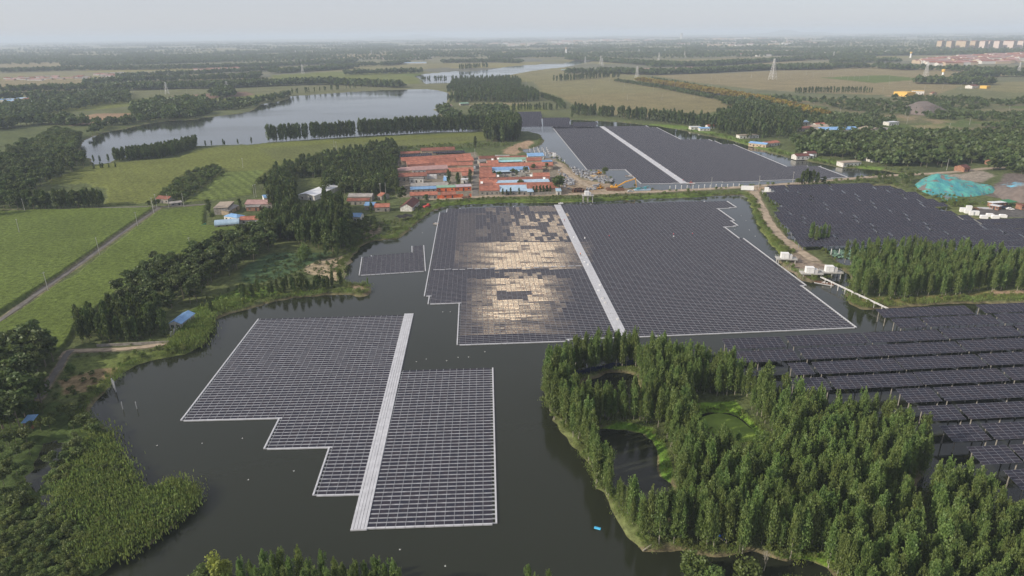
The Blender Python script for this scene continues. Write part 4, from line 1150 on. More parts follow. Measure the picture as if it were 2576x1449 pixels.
for x, y, h, k in [(1008, 512, 14, 'broad_dark'), (1130, 466, 13, 'poplar_mid'), (1152, 470, 12, 'poplar_mid'), (1183, 462, 12.5, 'poplar_mid'), (768, 655, 9.5, 'willow'), (838, 640, 13, 'broad'), (820, 648, 9, 'poplar_mid'), (850, 650, 9, 'poplar_mid'),
                   (606, 530, 9, 'poplar_mid'), (528, 540, 11, 'poplar_mid'), (535, 555, 6, 'broad'), (715, 480, 12, 'broad'), (1196, 375, 14, 'poplar_mid'), (1246, 350, 14, 'poplar_mid'), (520, 510, 3, 'bush'), (600, 512, 4, 'broad'),
                   (1405, 487, 15.5, 'broad_dark'), (1398, 482, 14.5, 'broad_dark'), (1413, 478, 13, 'broad_dark'), (1340, 432, 8, 'broad_dark'), (1322, 438, 7, 'broad'), (1375, 428, 7.5, 'broad_dark'), (1300, 445, 7, 'broad_dark'), (1290, 440, 6, 'broad'),
                   (1243, 445, 7, 'broad_dark'), (1256, 448, 6, 'broad'), (1310, 470, 6.5, 'broad'), (1072, 512, 8, 'broad_dark'), (533, 790, 7, 'poplar_mid'), (970, 520, 9, 'poplar_mid'), (935, 540, 9, 'poplar_mid'), (560, 445, 6, 'broad'),
                   (1275, 492, 5, 'poplar_mid'), (1265, 493, 6, 'poplar_mid'), (1285, 492, 6.5, 'poplar_mid'), (1306, 491, 6, 'poplar_mid'), (1342, 489, 6.5, 'poplar_mid'), (1350, 489, 7, 'poplar_mid'), (1359, 488, 7, 'poplar_mid'), (1367, 488, 7, 'poplar_mid'),
                   (1376, 487, 7, 'poplar_mid'), (1384, 487, 6.5, 'poplar_mid'), (2016, 468, 12, 'poplar_mid'), (2025, 468, 14, 'poplar_mid'), (2034, 467, 12, 'poplar_mid'), (2043, 468, 13, 'poplar_mid'), (2054, 468, 11, 'poplar_mid'), (2070, 466, 8, 'broad_dark'),
                   (2005, 469, 7, 'broad'), (2268, 462, 9, 'broad'), (2225, 450, 6, 'poplar_mid'), (2290, 455, 8, 'broad'), (2276, 470, 7, 'broad'), (1521, 434, 5, 'willow'), (390, 523, 7, 'broad_dark'), (400, 520, 6, 'broad'), (375, 522, 6, 'broad_dark'),
                   (440, 513, 7, 'broad_dark'), (467, 505, 6, 'broad'), (180, 940, 4.5, 'willow')]:
    one(k, x, y, h, 'solitary')
line_trees('poplar_mid', wpts("674,360 780,354 898,347"), 3.8, (17, 21), 'lake_row', 2, 5)
line_trees('poplar_mid', wpts("905,347 1032,340 1105,336 1222,333"), 3.8, (18, 22), 'lake_row', 3, 5)
fill('poplar_mid', wpts("1222,358 1230,334 1300,330 1312,340 1306,356 1260,362"), 4.6, (19, 25), 'lake_row')
line_trees('poplar_mid', wpts("500,372 560,369 650,363"), 6, (5, 8), 'lake_row', 1, 3, .6, .35)
fill('poplar_mid', wpts("284,410 350,406 400,401 450,392 498,374 496,364 440,378 400,386 290,401"), 3.4, (9.5, 12.5), 'lake_row', .35, 1, None, None, True)
line_trees('poplar_mid', wpts("232,412 278,411"), 5, (7, 10), 'lake_row', 1, 3, .4)
fill('broad', wpts("402,505 450,512 486,500 558,438 545,424 480,446 430,478"), 4.2, (4.5, 7), 'hedge_block', .35)
line_trees('poplar_mid', wpts("40,532 140,530 268,524"), 3.0, (11, 15), 'farm_row', 2, 3.5)
line_trees('broad_dark', wpts("10,533 140,531 200,528"), 9, (11, 14), 'farm_row', 1)
fill('broad_dark', wpts("-80,560 -60,440 60,380 150,340 206,356 198,388 222,420 180,440 110,478 60,520 0,545"), 7.5, (11, 15), 'left_corner_wood', .4)
fill('broad', wpts("90,372 150,340 204,352 190,396 150,408 100,400"), 8.5, (11, 14), 'left_corner_wood', .35)
line_trees('poplar_mid', wpts("225,430 300,425"), 5, (5, 7), 'farm_row', 1)
fill('broad_dark', wpts("-60,1060 -60,900 60,905 120,895 158,905 152,945 128,985 105,1030 60,1100 -40,1130"), 4.6, (12, 16), 'left_edge_wood', .35)
fill('broad', wpts("0,1300 0,1080 60,1050 110,1030 215,1055 255,1085 250,1130 180,1180 110,1220 60,1290"), 4.0, (3.0, 5.5), 'marsh_thicket', .35, .8)
fill('poplar_mid', wpts("592,768 640,757 700,747 780,740 868,734 868,716 800,716 700,728 620,745"), 3.4, (4.5, 8), 'shore_poplars', .4)
tip('poplar', 923, 696, 5, 'shore_poplars')
# further: rows and belts by the upper lake and basin
line_trees('poplar_far', wpts("1285,280 1340,279 1400,278"), 5, (8, 12), 'mid_belt', 2, 5)
fill('poplar_far', wpts("1438,302 1445,292 1560,300 1600,305 1700,316 1800,330 1812,318 1700,304 1560,294 1440,286"), 7, (12, 17), 'mid_belt')
fill('poplar_far', wpts("1800,338 1800,300 1860,285 1960,292 2010,310 2020,340 1960,352 1880,352"), 8, (12, 17), 'mid_belt', .35)
fill('broad_far', wpts("2010,392 1990,360 2080,350 2200,352 2400,356 2576,350 2700,350 2700,430 2500,424 2480,410 2380,425 2250,425 2180,412 2100,400"), 7.5, (9, 14), 'right_wood', .35, .9)
fill('broad_far', wpts("2480,432 2700,400 2700,470 2540,436"), 8, (8, 13), 'right_wood', .35)
fill('broad', wpts("2300,460 2340,440 2262,434 2240,446 2150,456 2140,466 2290,470"), 6, (3, 5), 'verge', .4, .5)
fill('poplar_far', wpts("1130,262 1150,238 1200,226 1300,224 1356,244 1355,256 1280,262 1200,258"), 8, (12, 16), 'mid_belt', .3)
fill('poplar_far', wpts("1120,238 1140,212 1280,202 1310,210 1310,222 1180,228"), 9, (12, 16), 'mid_belt', .3)
fill('broad_far', wpts("1100,300 1105,280 1125,276 1160,300 1150,312 1110,312"), 7, (8, 12), 'mid_belt', .3)
fill('broad_far', wpts("1180,300 1190,282 1230,275 1280,280 1290,300 1240,318 1200,318"), 8, (9, 13), 'mid_belt', .3, .8)
line_trees('poplar_far', wpts("1360,246 1400,262 1412,276"), 6, (8, 11), 'mid_belt', 2, 6)
line_trees('poplar_far', wpts("1060,208 1130,206 1240,203"), 9, (13, 16), 'mid_belt', 2, 8, .3, .15)
fill('broad_far', wpts("232,345 280,322 400,306 500,298 540,282 640,272 660,262 730,248 726,240 640,258 520,262 440,278 340,300 240,318"), 10, (8, 13), 'lake_shore_wood', .35, .75)
fill('broad_far', wpts("330,300 340,276 420,262 510,258 524,268 510,292 430,300"), 10, (12, 18), 'lake_shore_wood', .35, .9)
fill('broad_far', wpts("0,300 0,275 100,262 200,240 320,235 330,262 230,270 120,296 40,305"), 12, (10, 15), 'lake_shore_wood', .4, .8)
line_trees('poplar_far', wpts("735,239 800,232 860,226 925,222 1000,219"), 8, (9, 13), 'lake_shore_wood', 1, 9, .3, .2)
fill('broad_far', wpts("530,248 545,232 580,230 590,246"), 11, (14, 18), 'lake_shore_wood')
line_trees('gold', wpts("1600,207 1700,222 1800,240 1900,258 1980,278 2060,302"), 5.5, (10, 13), 'golden_row', 3, 7)
line_trees('broad_far', wpts("1545,206 1650,222 1750,242 1850,262 1900,275"), 7, (6, 9), 'golden_row', 2, 8)
line_trees('broad_far', wpts("1640,200 1740,218 1830,236 1900,252"), 12, (6, 9), 'golden_row', 1, 8)
fill('broad_far', wpts("1800,262 1870,254 1960,270 2060,290 2190,312 2190,330 2080,330 1990,300 1880,276"), 9, (8, 12), 'golden_row', .4, .8)
line_trees('poplar_far', wpts("2000,237 2080,235 2190,235"), 3.6, (10, 13), 'mid_belt', 1)
for s, sp, k in [("1900,246 2100,250 2350,246 2576,252 2700,262 2700,300 2400,296 2100,300 1950,280", 8.5, .55), ("2100,300 2400,296 2700,300 2700,350 2400,352 2200,352 2050,330", 7.5, .7)]:
    fill('broad_far', wpts(s), sp, (4, 9), 'right_scrub', .45, k, None, (60, .42))
fill('broad_dark', wpts("1845,370 1900,372 1960,386 2015,398 2010,390 1950,372 1880,360"), 9, (5, 8), 'verge', .4, .4)

# distant belts: hedgerows of trees one behind another
def belt(s, sp, rows, h, kind='broad_far', gap=9, skip=.1):
    line_trees(kind, wpts(s), sp, h, 'distant', rows, gap, .4, skip)
for s, rows, sp in [("0,236 120,232 300,226 560,224 740,216 850,214", 4, 11), ("0,256 60,252 190,250", 3, 11), ("230,232 420,226 650,218 820,214 1000,222", 3, 11), ("230,215 380,206 520,204 640,200 655,194", 4, 11), ("0,184 200,178 400,176 660,170 880,160 900,156", 6, 13),
                    ("0,158 200,156 420,150 600,148 760,140 900,135", 6, 14), ("0,148 300,146 520,142 640,132", 4, 16), ("600,140 760,128 960,124 1090,122 1280,122", 3, 16), ("820,135 900,133 960,128", 5, 12),
                    ("705,186 760,182 830,178 900,172", 6, 11), ("870,190 1020,186 1060,185", 3, 10), ("830,172 900,168 980,166 1030,160", 3, 12), ("1110,160 1250,158 1300,160", 4, 12), ("1250,148 1380,142 1420,144", 5, 13), ("1420,150 1560,160 1620,165 1780,168 1900,160", 6, 13),
                    ("1500,186 1640,190 1760,186 1920,178 2100,176", 5, 11), ("1640,170 1760,168 1900,160 2040,152 2200,150", 5, 14), ("1880,178 2060,174 2190,172 2280,178", 5, 12), ("2280,176 2400,180 2480,186 2576,184", 3, 12), ("2100,160 2200,158 2270,157", 5, 14),
                    ("2300,212 2420,214 2500,216", 4, 10), ("2420,200 2520,194 2640,196", 3, 12), ("1300,132 1500,130 1700,128 1900,126 2100,128", 4, 18), ("1500,140 1640,138 1820,136 2000,138", 4, 16), ("1900,140 2100,144 2300,140 2600,134", 6, 16), ("1400,206 1500,198 1560,196", 2, 9),
                    ("300,198 500,190 640,182 700,178", 3, 13), ("150,168 350,165 500,160 620,154", 3, 14), ("1160,176 1200,172 1230,170", 2, 12), ("1430,188 1560,184 1590,188", 3, 10), ("0,330 60,318 130,316 200,320", 3, 10)]:
    belt(s, sp * .72, rows, (12, 19), 'broad_far' if rows > 2 else 'poplar_far', 10)
# far haze zone: scattered spinneys out to the horizon
r_ = np.random.default_rng(77)
for k in range(640):
    py = 97 + 58 * r_.random() ** 1.1; px = r_.uniform(-200, 2780)
    p = G(px, py - .0108 * (px - 1288) - 3, 0)
    L = r_.uniform(60, 420) * (1 + p[1] / 8000); an = r_.normal() * .2; n = int(6 + L / 26)
    for q in range(n):
        x = p[0] + math.cos(an) * (q / n - .5) * L; y = p[1] + math.sin(an) * (q / n - .5) * L + r_.normal() * 14
        PLANTS.append(('broad_far', x, y, r_.uniform(9, 15) * (1 + min(p[1], 9000) / 9000), r_.uniform(0, 6.28), 'distant'))
# shrubs and reeds
def shore_line(poly, sp, kind, h, tagk, off=1.0, keep=1.0, ymax=700):
    n = len(poly)
    area = .5 * sum(poly[i][0] * poly[(i + 1) % n][1] - poly[(i + 1) % n][0] * poly[i][1] for i in range(n))
    for i in range(n):
        a, b = poly[i], poly[(i + 1) % n]; L = np.linalg.norm(b - a)
        if L < .1 or max(a[1], b[1]) > ymax or min(a[1], b[1]) < 90: continue
        d = (b - a) / L; nr = np.array([d[1], -d[0]]) * (1 if area > 0 else -1)
        for s in np.arange(0, L, sp):
            if random.random() > keep: continue
            p = a + d * s + nr * (off + random.uniform(-.3, 2.2)) + rng.normal(size=2) * .5
            PLANTS.append((kind, p[0], p[1], random.uniform(*h), random.uniform(0, 6.28), tagk))
shore_line(LAKE, 1.5, 'reed', (.9, 1.8), 'shore_reeds', .6, .8)
shore_line(LAKE, 3.2, 'bush', (1.2, 2.6), 'shore_bushes', 2.2, .55)
shore_line(BASIN, 4.0, 'bush', (1.2, 2.6), 'shore_bushes', 2.2, .5, 800)
shore_line(ISLAND, 1.6, 'reed', (.8, 1.5), 'shore_reeds', -1.8, .8)
shore_line(ISLAND, 2.6, 'bush', (1.4, 2.8), 'shore_bushes', -2.6, .6)
for p_ in (POND1, POND2, POND3): shore_line(p_, 1.6, 'reed', (.8, 1.5), 'shore_reeds', .8, .8)
for s, sp, k, h, kp in [("0,1449 0,1250 60,1230 160,1180 262,1090 300,1180 330,1215 352,1248 395,1240 430,1228 497,1242 505,1262 470,1300 420,1332 370,1368 330,1400 240,1452 150,1560 0,1560 -200,1560 -100,1449", 2.9, 'bush_dark', (1.4, 3.2), .7),
                       ("0,1449 0,1250 60,1230 160,1180 262,1090 300,1180 330,1215 352,1248 395,1240 430,1228 497,1242 505,1262 470,1300 420,1332 370,1368 330,1400 240,1452 150,1560 0,1560 -200,1560 -100,1449", 2.2, 'bush', (1.2, 2.8), .85),
                       ("180,915 300,900 430,892 500,880 528,840 530,790 640,765 870,735 870,720 640,720 560,740 500,770 430,860 200,890", 3.4, 'bush', (.8, 2.2), .6), ("150,950 240,940 300,950 240,1010 215,1050 150,1040 100,1030", 3.2, 'bush_dark', (.8, 2.4), .6),
                       ("560,740 640,700 700,640 840,640 870,660 860,715 740,720 640,740", 2.8, 'bush_dark', (.8, 2.0), .7), ("880,640 900,600 960,560 1010,540 1060,520 1090,515 1080,532 1050,556 1010,588 960,600 920,612", 3.2, 'bush', (.8, 2.2), .6),
                       ("1090,514 1260,508 1470,504 1640,496 1790,490 1790,486 1640,489 1470,496 1260,500 1100,506", 2.6, 'bush', (.8, 2.0), .7), ("1880,500 1900,550 1940,606 1975,646 2000,640 1950,590 1920,545 1905,505", 2.6, 'bush', (1.0, 2.6), .8),
                       ("1905,480 1935,520 1960,570 2010,620 2100,662 2110,640 2030,610 1980,565 1960,520 1925,480", 3.0, 'bush', (1.0, 2.4), .7), ("2135,760 2160,772 2300,768 2576,750 2700,748 2700,740 2400,750 2200,758", 2.4, 'bush', (.8, 2.0), .8),
                       ("2240,458 2300,482 2380,490 2420,505 2500,520 2420,520 2330,500 2280,476 2200,462 2060,466 2120,456", 3.2, 'bush', (1.0, 2.6), .7), ("1700,326 1830,352 1930,384 2020,404 2130,424 2200,424 2130,412 2020,394 1930,374 1830,344", 4.5, 'bush', (1.0, 2.6), .7),
                       ("2420,505 2460,520 2440,530 2340,515", 3.0, 'bush', (1.4, 3), .8), ("995,388 1190,376 1300,370 1290,362 1100,366 995,376", 4, 'bush', (1.2, 3), .6), ("1360,990 1620,1386 1770,1392 2070,1420 2200,1200 1900,1010 1600,905 1450,927", 6.5, 'bush', (.8, 1.6), .6)]:
    fill(k, wpts(s), sp, h, 'thicket_' + ('dark' if k == 'bush_dark' else 'light'), .45, kp)
for s in ["340,1252 395,1240 430,1228 497,1242 505,1262 470,1300 420,1332 370,1368 330,1400 260,1440 200,1420 240,1340", "262,1090 300,1180 330,1215 352,1248 300,1300 180,1330 160,1240 220,1150", "430,880 500,878 528,835 530,790 600,775 600,760 540,775 470,830"]:
    fill('reed', wpts(s), 1.25, (1.6, 3.0), 'shore_reeds', .45, .9)
shore_line(POND3, 1.2, 'bush', (.5, 1.0), 'shore_bushes', .4, .7)

VIEWCLEAR = wpts("742,452 812,452 822,566 748,566")
PLANTS = [p for p in PLANTS if not (inpoly(p[1], p[2], VIEWCLEAR) and p[5] == 'centre_wood')]
# ---- turn the list into single trees and, past three hundred of a kind, scattered stands
KIND_OF = {'poplar': 'poplar_tree', 'poplar_mid': 'poplar_tree', 'poplar_far': 'poplar_tree', 'broad': 'broadleaf_tree', 'broad_dark': 'broadleaf_tree', 'broad_far': 'broadleaf_tree', 'willow': 'willow_tree',
           'yellow': 'willow_tree', 'gold': 'golden_tree', 'bush': 'shrub', 'bush_dark': 'shrub', 'reed': 'reed_tuft'}
TXT = {'island': 'slim pale green poplar in the plantation on the pond island', 'near_bank': 'poplar tip rising from the near bank at the foot of the view', 'right_plantation': 'tall dense poplar in the plantation below the packed panel field',
       'left_wood': 'dark leafy tree in the belt between maize and marsh', 'shed_grove': 'dark poplar in the grove beside the blue roofed barn', 'centre_wood': 'tall dark poplar in the wood around the pale hangar',
       'shore_trees': 'small leafy tree on the shore below the blue shed', 'lake_row': 'tall poplar in the row along the upper lake', 'hedge_block': 'low leafy tree in the block between two maize fields', 'farm_row': 'dark tree in the row on the farm track',
       'left_corner_wood': 'large round crowned tree at the left end of the upper lake', 'left_edge_wood': 'dark tree at the left edge above the marsh', 'marsh_thicket': 'low leafy tree in the marsh thicket at the left',
       'shore_poplars': 'young poplar on the grassy spit left of the near water', 'mid_belt': 'hazy tree in the belts beyond the basin', 'right_wood': 'leafy tree in the wood right of the basin', 'verge': 'small tree on the green verge of the basin',
       'lake_shore_wood': 'hazy tree on the far shore of the upper lake', 'golden_row': 'tree in the golden flowering row between the fields', 'right_scrub': 'small tree in the scrub on the waste ground', 'distant': 'far hazy tree in the distant belts',
       'near_shrub': 'bright leafy willow shrub cut by the lower edge of the view', 'yellow': 'round yellow green willow at the foot of the view', 'shore_bushes': 'low green bush on the water edge', 'thicket_dark': 'dark low bush in the marsh and verge thickets',
       'thicket_light': 'light green bush in the marsh and verge thickets', 'solitary': 'leafy tree standing among the village yards and verges', 'shore_reeds': 'tuft of reeds on the water edge'}
PLACES = {'island': [("1360,990 1500,1230 1620,1386 1650,1340 1530,1235 1480,1130 1440,1060 1400,975", 'on the outer left shore of the island'), ("1380,960 1430,900 1620,890 1640,940 1560,930 1440,960", 'behind the dark pond on the island'),
    ("1430,1030 1500,1030 1640,1040 1700,1090 1500,1085", 'on the dyke between the two island ponds'), ("1600,1386 1640,1300 1800,1330 2100,1350 2080,1430 1800,1400", 'on the lower shore of the island'), ("2290,1230 2700,1230 2700,1500 2290,1500", 'in the clump at the far right corner of the island'),
    ("1620,890 1800,930 2000,1050 1960,1120 1760,1010 1640,1000", 'along the back of the island near the panel tables')],
    'thicket_dark': [("0,1060 350,1060 350,1260 0,1260", 'in the upper part of the left marsh'), ("340,1200 520,1200 520,1400 340,1400", 'on the marsh tongue reaching into the water')], 'left_wood': [("280,690 460,690 460,810 280,810", 'at the lower end of the belt between maize and marsh'), ("560,580 700,580 700,700 560,700", 'at the upper end of the belt between maize and marsh')]}
PLW = {k: [(wpts(s), t) for s, t in v] for k, v in PLACES.items()}
def text_of(p):
    for poly, t in PLW.get(p[5], []):
        if inpoly(p[1], p[2], poly): return {'island': 'slim pale green poplar ', 'thicket_dark': 'dark low bush ', 'left_wood': 'dark leafy tree '}[p[5]] + t
    return TXT[p[5]]
BYK = {}
for p in PLANTS: BYK.setdefault(KIND_OF[p[0]], []).append(p)
def prot_h(kind, v): return PROTO[kind][v][2]
SCAT = {}
for kn, L in BYK.items():
    L.sort(key=lambda p: math.hypot(p[1], p[2], CAMH) / p[3])
    vis = []
    rest = []
    for p in L:
        x_, y_ = PJ(p[1], p[2], p[3] * .8)
        (vis if (-5 < x_ < 2581 and y_ < 1455 and len(vis) < 300 and not (kn == 'reed_tuft')) else rest).append(p)
    for p in vis:
        v = random.randrange(len(PROTO[p[0]])); cm, tm, h0 = PROTO[p[0]][v]
        s = p[3] / h0
        e = empty(kn, (p[1], p[2], GZ - .1), p[4], text_of(p), kn.split('_')[0] + (' tree' if 'tree' in kn else ''), text_of(p))
        if kn == 'shrub': e['category'] = 'shrub'
        q_ = random.uniform(.82, 1.28); e.scale = (s * q_, s * q_ * random.uniform(.9, 1.1), s); e.rotation_euler = (random.gauss(0, .025), random.gauss(0, .025), p[4])
        link(bpy.data.objects.new('crown', cm), e); link(bpy.data.objects.new('trunk', tm), e)
    for p in rest:
        SCAT.setdefault((kn, p[0]), []).append(p)

def scatter(name, groups, label):
    """one object: points carrying turn, size and variant; its nodes place a joined crown-and-trunk mesh on each"""
    P_, R_, S_, I_ = [], [], [], []; off = 0; protos = []
    for kind, L in groups:
        nv = len(PROTO[kind])
        for p in L:
            v = random.randrange(nv); P_.append((p[1], p[2], GZ - .1)); R_.append(p[4]); S_.append(p[3] / PROTO[kind][v][2]); I_.append(off + v)
        protos += PROTO[kind]; off += nv
    me = bpy.data.meshes.new(name); me.vertices.add(len(P_)); me.vertices.foreach_set('co', np.array(P_, np.float32).ravel())
    for nm, ty, dat in (('turn', 'FLOAT', R_), ('size', 'FLOAT', S_), ('variant', 'INT', I_)):
        at_ = me.attributes.new(nm, ty, 'POINT'); at_.data.foreach_set('value', np.array(dat, np.float32 if ty == 'FLOAT' else np.int32))
    o = link(bpy.data.objects.new(name, me)); tag(o, label, None, None, 'stuff')
    ng = bpy.data.node_groups.new(name, 'GeometryNodeTree')
    ng.interface.new_socket('Geometry', in_out='INPUT', socket_type='NodeSocketGeometry'); ng.interface.new_socket('Geometry', in_out='OUTPUT', socket_type='NodeSocketGeometry')
    N = ng.nodes; Lk = ng.links
    gi = N.new('NodeGroupInput'); go = N.new('NodeGroupOutput'); io = N.new('GeometryNodeInstanceOnPoints'); io.inputs['Pick Instance'].default_value = True
    jo = N.new('GeometryNodeJoinGeometry')
    for k, (cm, tm, h) in reversed(list(enumerate(protos))):
        j2 = N.new('GeometryNodeJoinGeometry')
        for mm in (cm, tm):
            src = MESH_HOST[mm.name]
            oi_ = N.new('GeometryNodeObjectInfo'); oi_.inputs['Object'].default_value = src; oi_.transform_space = 'ORIGINAL'
            Lk.new(oi_.outputs['Geometry'], j2.inputs[0])
        ti = N.new('GeometryNodeGeometryToInstance'); Lk.new(j2.outputs[0], ti.inputs[0]); Lk.new(ti.outputs[0], jo.inputs[0])
    def attr(nm, ty):
        a_ = N.new('GeometryNodeInputNamedAttribute'); a_.data_type = ty; a_.inputs['Name'].default_value = nm; return a_.outputs['Attribute']
    cx_ = N.new('ShaderNodeCombineXYZ'); Lk.new(attr('turn', 'FLOAT'), cx_.inputs['Z'])
    Lk.new(gi.outputs[0], io.inputs['Points']); Lk.new(jo.outputs[0], io.inputs['Instance']); Lk.new(attr('variant', 'INT'), io.inputs['Instance Index'])
    Lk.new(cx_.outputs[0], io.inputs['Rotation']); Lk.new(attr('size', 'FLOAT'), io.inputs['Scale']); Lk.new(io.outputs[0], go.inputs[0])
    md = o.modifiers.new('scatter', 'NODES'); md.node_group = ng
    return o
MESH_HOST = {}
for o in scene.objects:
    if o.type == 'MESH' and o.name.split('.')[0] in ('crown', 'trunk'): MESH_HOST.setdefault(o.data.name, o)
# every variant needs one real tree to be taken from
for kind, L in PROTO.items():
    for v, (cm, tm, h) in enumerate(L):
        if cm.name in MESH_HOST: continue
        kn = KIND_OF[kind]; lst = SCAT.get((kn, kind)) or [(kind, 0, 5000 + 10 * v, h, 0, 'distant')]
        p = lst.pop(0) if (kn, kind) in SCAT and SCAT[(kn, kind)] else lst[0]
        e = empty(kn, (p[1], p[2], GZ - .1), p[4], TXT[p[5]], 'reed tuft' if kn == 'reed_tuft' else ('shrub' if kn == 'shrub' else kn.split('_')[0] + ' tree'), TXT[p[5]][:60])
        s = p[3] / h; e.scale = (s, s, s)
        c = link(bpy.data.objects.new('crown', cm), e); t_ = link(bpy.data.objects.new('trunk', tm), e)
        MESH_HOST[cm.name] = c; MESH_HOST[tm.name] = t_
STAND = {'poplar_tree': ('poplar_stand', 'dense poplars filling the plantations, belts and woods'), 'broadleaf_tree': ('woodland', 'leafy woodland and hedgerow trees out to the hazy horizon'), 'willow_tree': ('willow_stand', 'willows'),
         'golden_tree': ('golden_stand', 'golden flowering trees along the field road'), 'shrub': ('undergrowth', 'green bushes covering the marsh, banks and verges'), 'reed_tuft': ('reeds', 'reeds along the water edges')}
for kn in BYK:
    grp = [(k, L) for (a_, k), L in SCAT.items() if a_ == kn and L]
    if grp: scatter(STAND[kn][0], grp, STAND[kn][1])
print('plants', len(PLANTS), {k: len(v) for k, v in BYK.items()})

# ------------------------------------------------------------------ buildings
def wallbox(mb, L, D, h, h2=None):
    mb.box(0, 0, -.5, L, D, h)
def house(v, x0, y0, x1, y1, depth, wh, rise, roof, wall, label, style='gable', win=None, door=True, cat='building', name='house', group=None, over=.35, detail=True, doorm='door_dark', lower=None):
    """front eave corners as traced; depth runs away from the camera, side walls square to the front"""
    a = VG(v, x0, y0, wh + GZ); b = VG(v, x1, y1, wh + GZ)
    return house_at(a, b, depth, wh, rise, roof, wall, label, style, win, door, cat, name, group, over, detail, doorm)
def house_at(a, b, depth, wh, rise, roof, wall, label, style='gable', win=None, door=True, cat='building', name='house', group=None, over=.35, detail=True, doorm='door_dark'):
    L = float(np.linalg.norm(b - a)); ang = math.atan2(b[1] - a[1], b[0] - a[0])
    r = random.Random(int(L * 100))
    D = depth; wm_ = MB(); wm_.box(0, 0, -.5, L, D, wh)
    if style == 'gable':
        for x in (0, L - .2): wm_.prism([(0, wh), (D, wh), (D / 2, wh + rise)], x, x + .2)
    if style == 'gable_y':
        for y in (0, D - .2): wm_.prism([(0, wh), (L, wh), (L / 2, wh + rise)], y, y + .2, 'y')
    if style == 'shed': wm_.prism([(0, wh), (D, wh), (D, wh + rise)], 0, L)
    rm = MB(); o = over; th = .14
    if style == 'gable':
        k = rise / (D / 2)
        for s in (0, 1):
            y0_, y1_ = (-o, D / 2) if s == 0 else (D + o, D / 2); z0 = wh - o * k + .02; z1 = wh + rise + .02
            q = [(-o, y0_, z0), (L + o, y0_, z0), (L + o, y1_, z1), (-o, y1_, z1)]
            rm.hexa(q + [(x, y, z + th) for x, y, z in q])
        rm.box(-o, D / 2 - .14, wh + rise + th - .02, L + o, D / 2 + .14, wh + rise + th + .1)
    elif style == 'gable_y':
        k = rise / (L / 2)
        for s in (0, 1):
            x0_, x1_ = (-o, L / 2) if s == 0 else (L + o, L / 2); z0 = wh - o * k + .02; z1 = wh + rise + .02
            q = [(x0_, -o, z0), (x0_, D + o, z0), (x1_, D + o, z1), (x1_, -o, z1)]
            rm.hexa(q + [(x, y, z + th) for x, y, z in q])
    elif style == 'shed':
        q = [(-o, -o, wh + .02), (L + o, -o, wh + .02), (L + o, D + o, wh + rise + .02), (-o, D + o, wh + rise + .02)]
        rm.hexa(q + [(x, y, z + th) for x, y, z in q])
    elif style == 'flat':
        rm.box(-o, -o, wh + .01, L + o, D + o, wh + .22); rm.box(.2, .2, wh + .22, L - .2, D - .2, wh + .27)
    elif style == 'arch':
        pr = [(-.2 + (D + .4) * (1 - math.cos(PI * k / 10)) / 2, wh + rise * math.sin(PI * k / 10)) for k in range(11)]
        rm.prism(pr, -o, L + o); wm_.prism([(y * .98, z - .05) for y, z in pr], 0.02, L - .02)
    elif style == 'hip':
        i_ = min(L, D) * .45
        p = [(-o, -o, wh), (L + o, -o, wh), (L + o, D + o, wh), (-o, D + o, wh)]; q = [(i_, D / 2, wh + rise), (L - i_, D / 2, wh + rise)]
        rm.quad(p[0], p[1], q[1], q[0]); rm.quad(p[2], p[3], q[0], q[1]); rm.quad(p[1], p[2], q[1]); rm.quad(p[3], p[0], q[0]); rm.quad(p[3], p[2], p[1], p[0])
    elif style == 'open':      # canopy on posts
        q = [(-o, -o, wh), (L + o, -o, wh), (L + o, D + o, wh + rise), (-o, D + o, wh + rise)]
        rm.hexa(q + [(x, y, z + th) for x, y, z in q])
        wm_ = MB()
        for k in range(int(L / 4) + 1):
            wm_.box(k * 4, 0, -.5, k * 4 + .15, .15, wh); wm_.box(k * 4, D - .15, -.5, k * 4 + .15, D, wh + rise)
        wm_.box(0, D - .02, -.5, L, D + .1, wh)
    if not detail:
        n = len(wm_.f); rm2 = rm; off = len(wm_.v); wm_.v += rm.v; wm_.f += [tuple(i + off for i in f) for f in rm.f]; wm_.m += [1] * len(rm.f)
        ob = wm_.build(name, [MAT[wall], MAT[roof]]); ob.location = (a[0], a[1], GZ); ob.rotation_euler = (0, 0, ang)
        return tag(ob, label, cat, group)
    e = empty(name, (a[0], a[1], GZ), ang, label, cat, group)
    wm_.build('wall', MAT[wall], e); rm.build('roof', MAT[roof], e)
    if style != 'open':
        nw = int(L / 3.6) if win is None else win
        for k in range(nw):
            x = (k + .5) * L / nw; isd = door and (k % 3 == 1 or nw == 1)
            m2 = MB()
            if isd:
                m2.box(x - .55, -.05, 0, x + .55, .06, min(2.1, wh - .3)); o2 = m2.build('door', MAT[doorm], e)
                h_ = MB(); h_.box(x + .38, -.09, 1.0, x + .46, -.05, 1.12); h_.build('handle', MAT['steel'], o2)
            else:
                z0 = min(.9, wh * .35); m2.box(x - .6, -.04, z0, x + .6, .05, min(z0 + 1.1, wh - .35)); o2 = m2.build('window', MAT['window'], e)
                h_ = MB(); h_.box(x - .68, -.08, z0 - .1, x + .68, .04, z0 - .01); h_.box(x - .03, -.06, z0, x + .03, -.04, min(z0 + 1.1, wh - .35)); h_.build('frame', MAT['white_dirty'], o2)
    return e
R3 = 'brick_red'
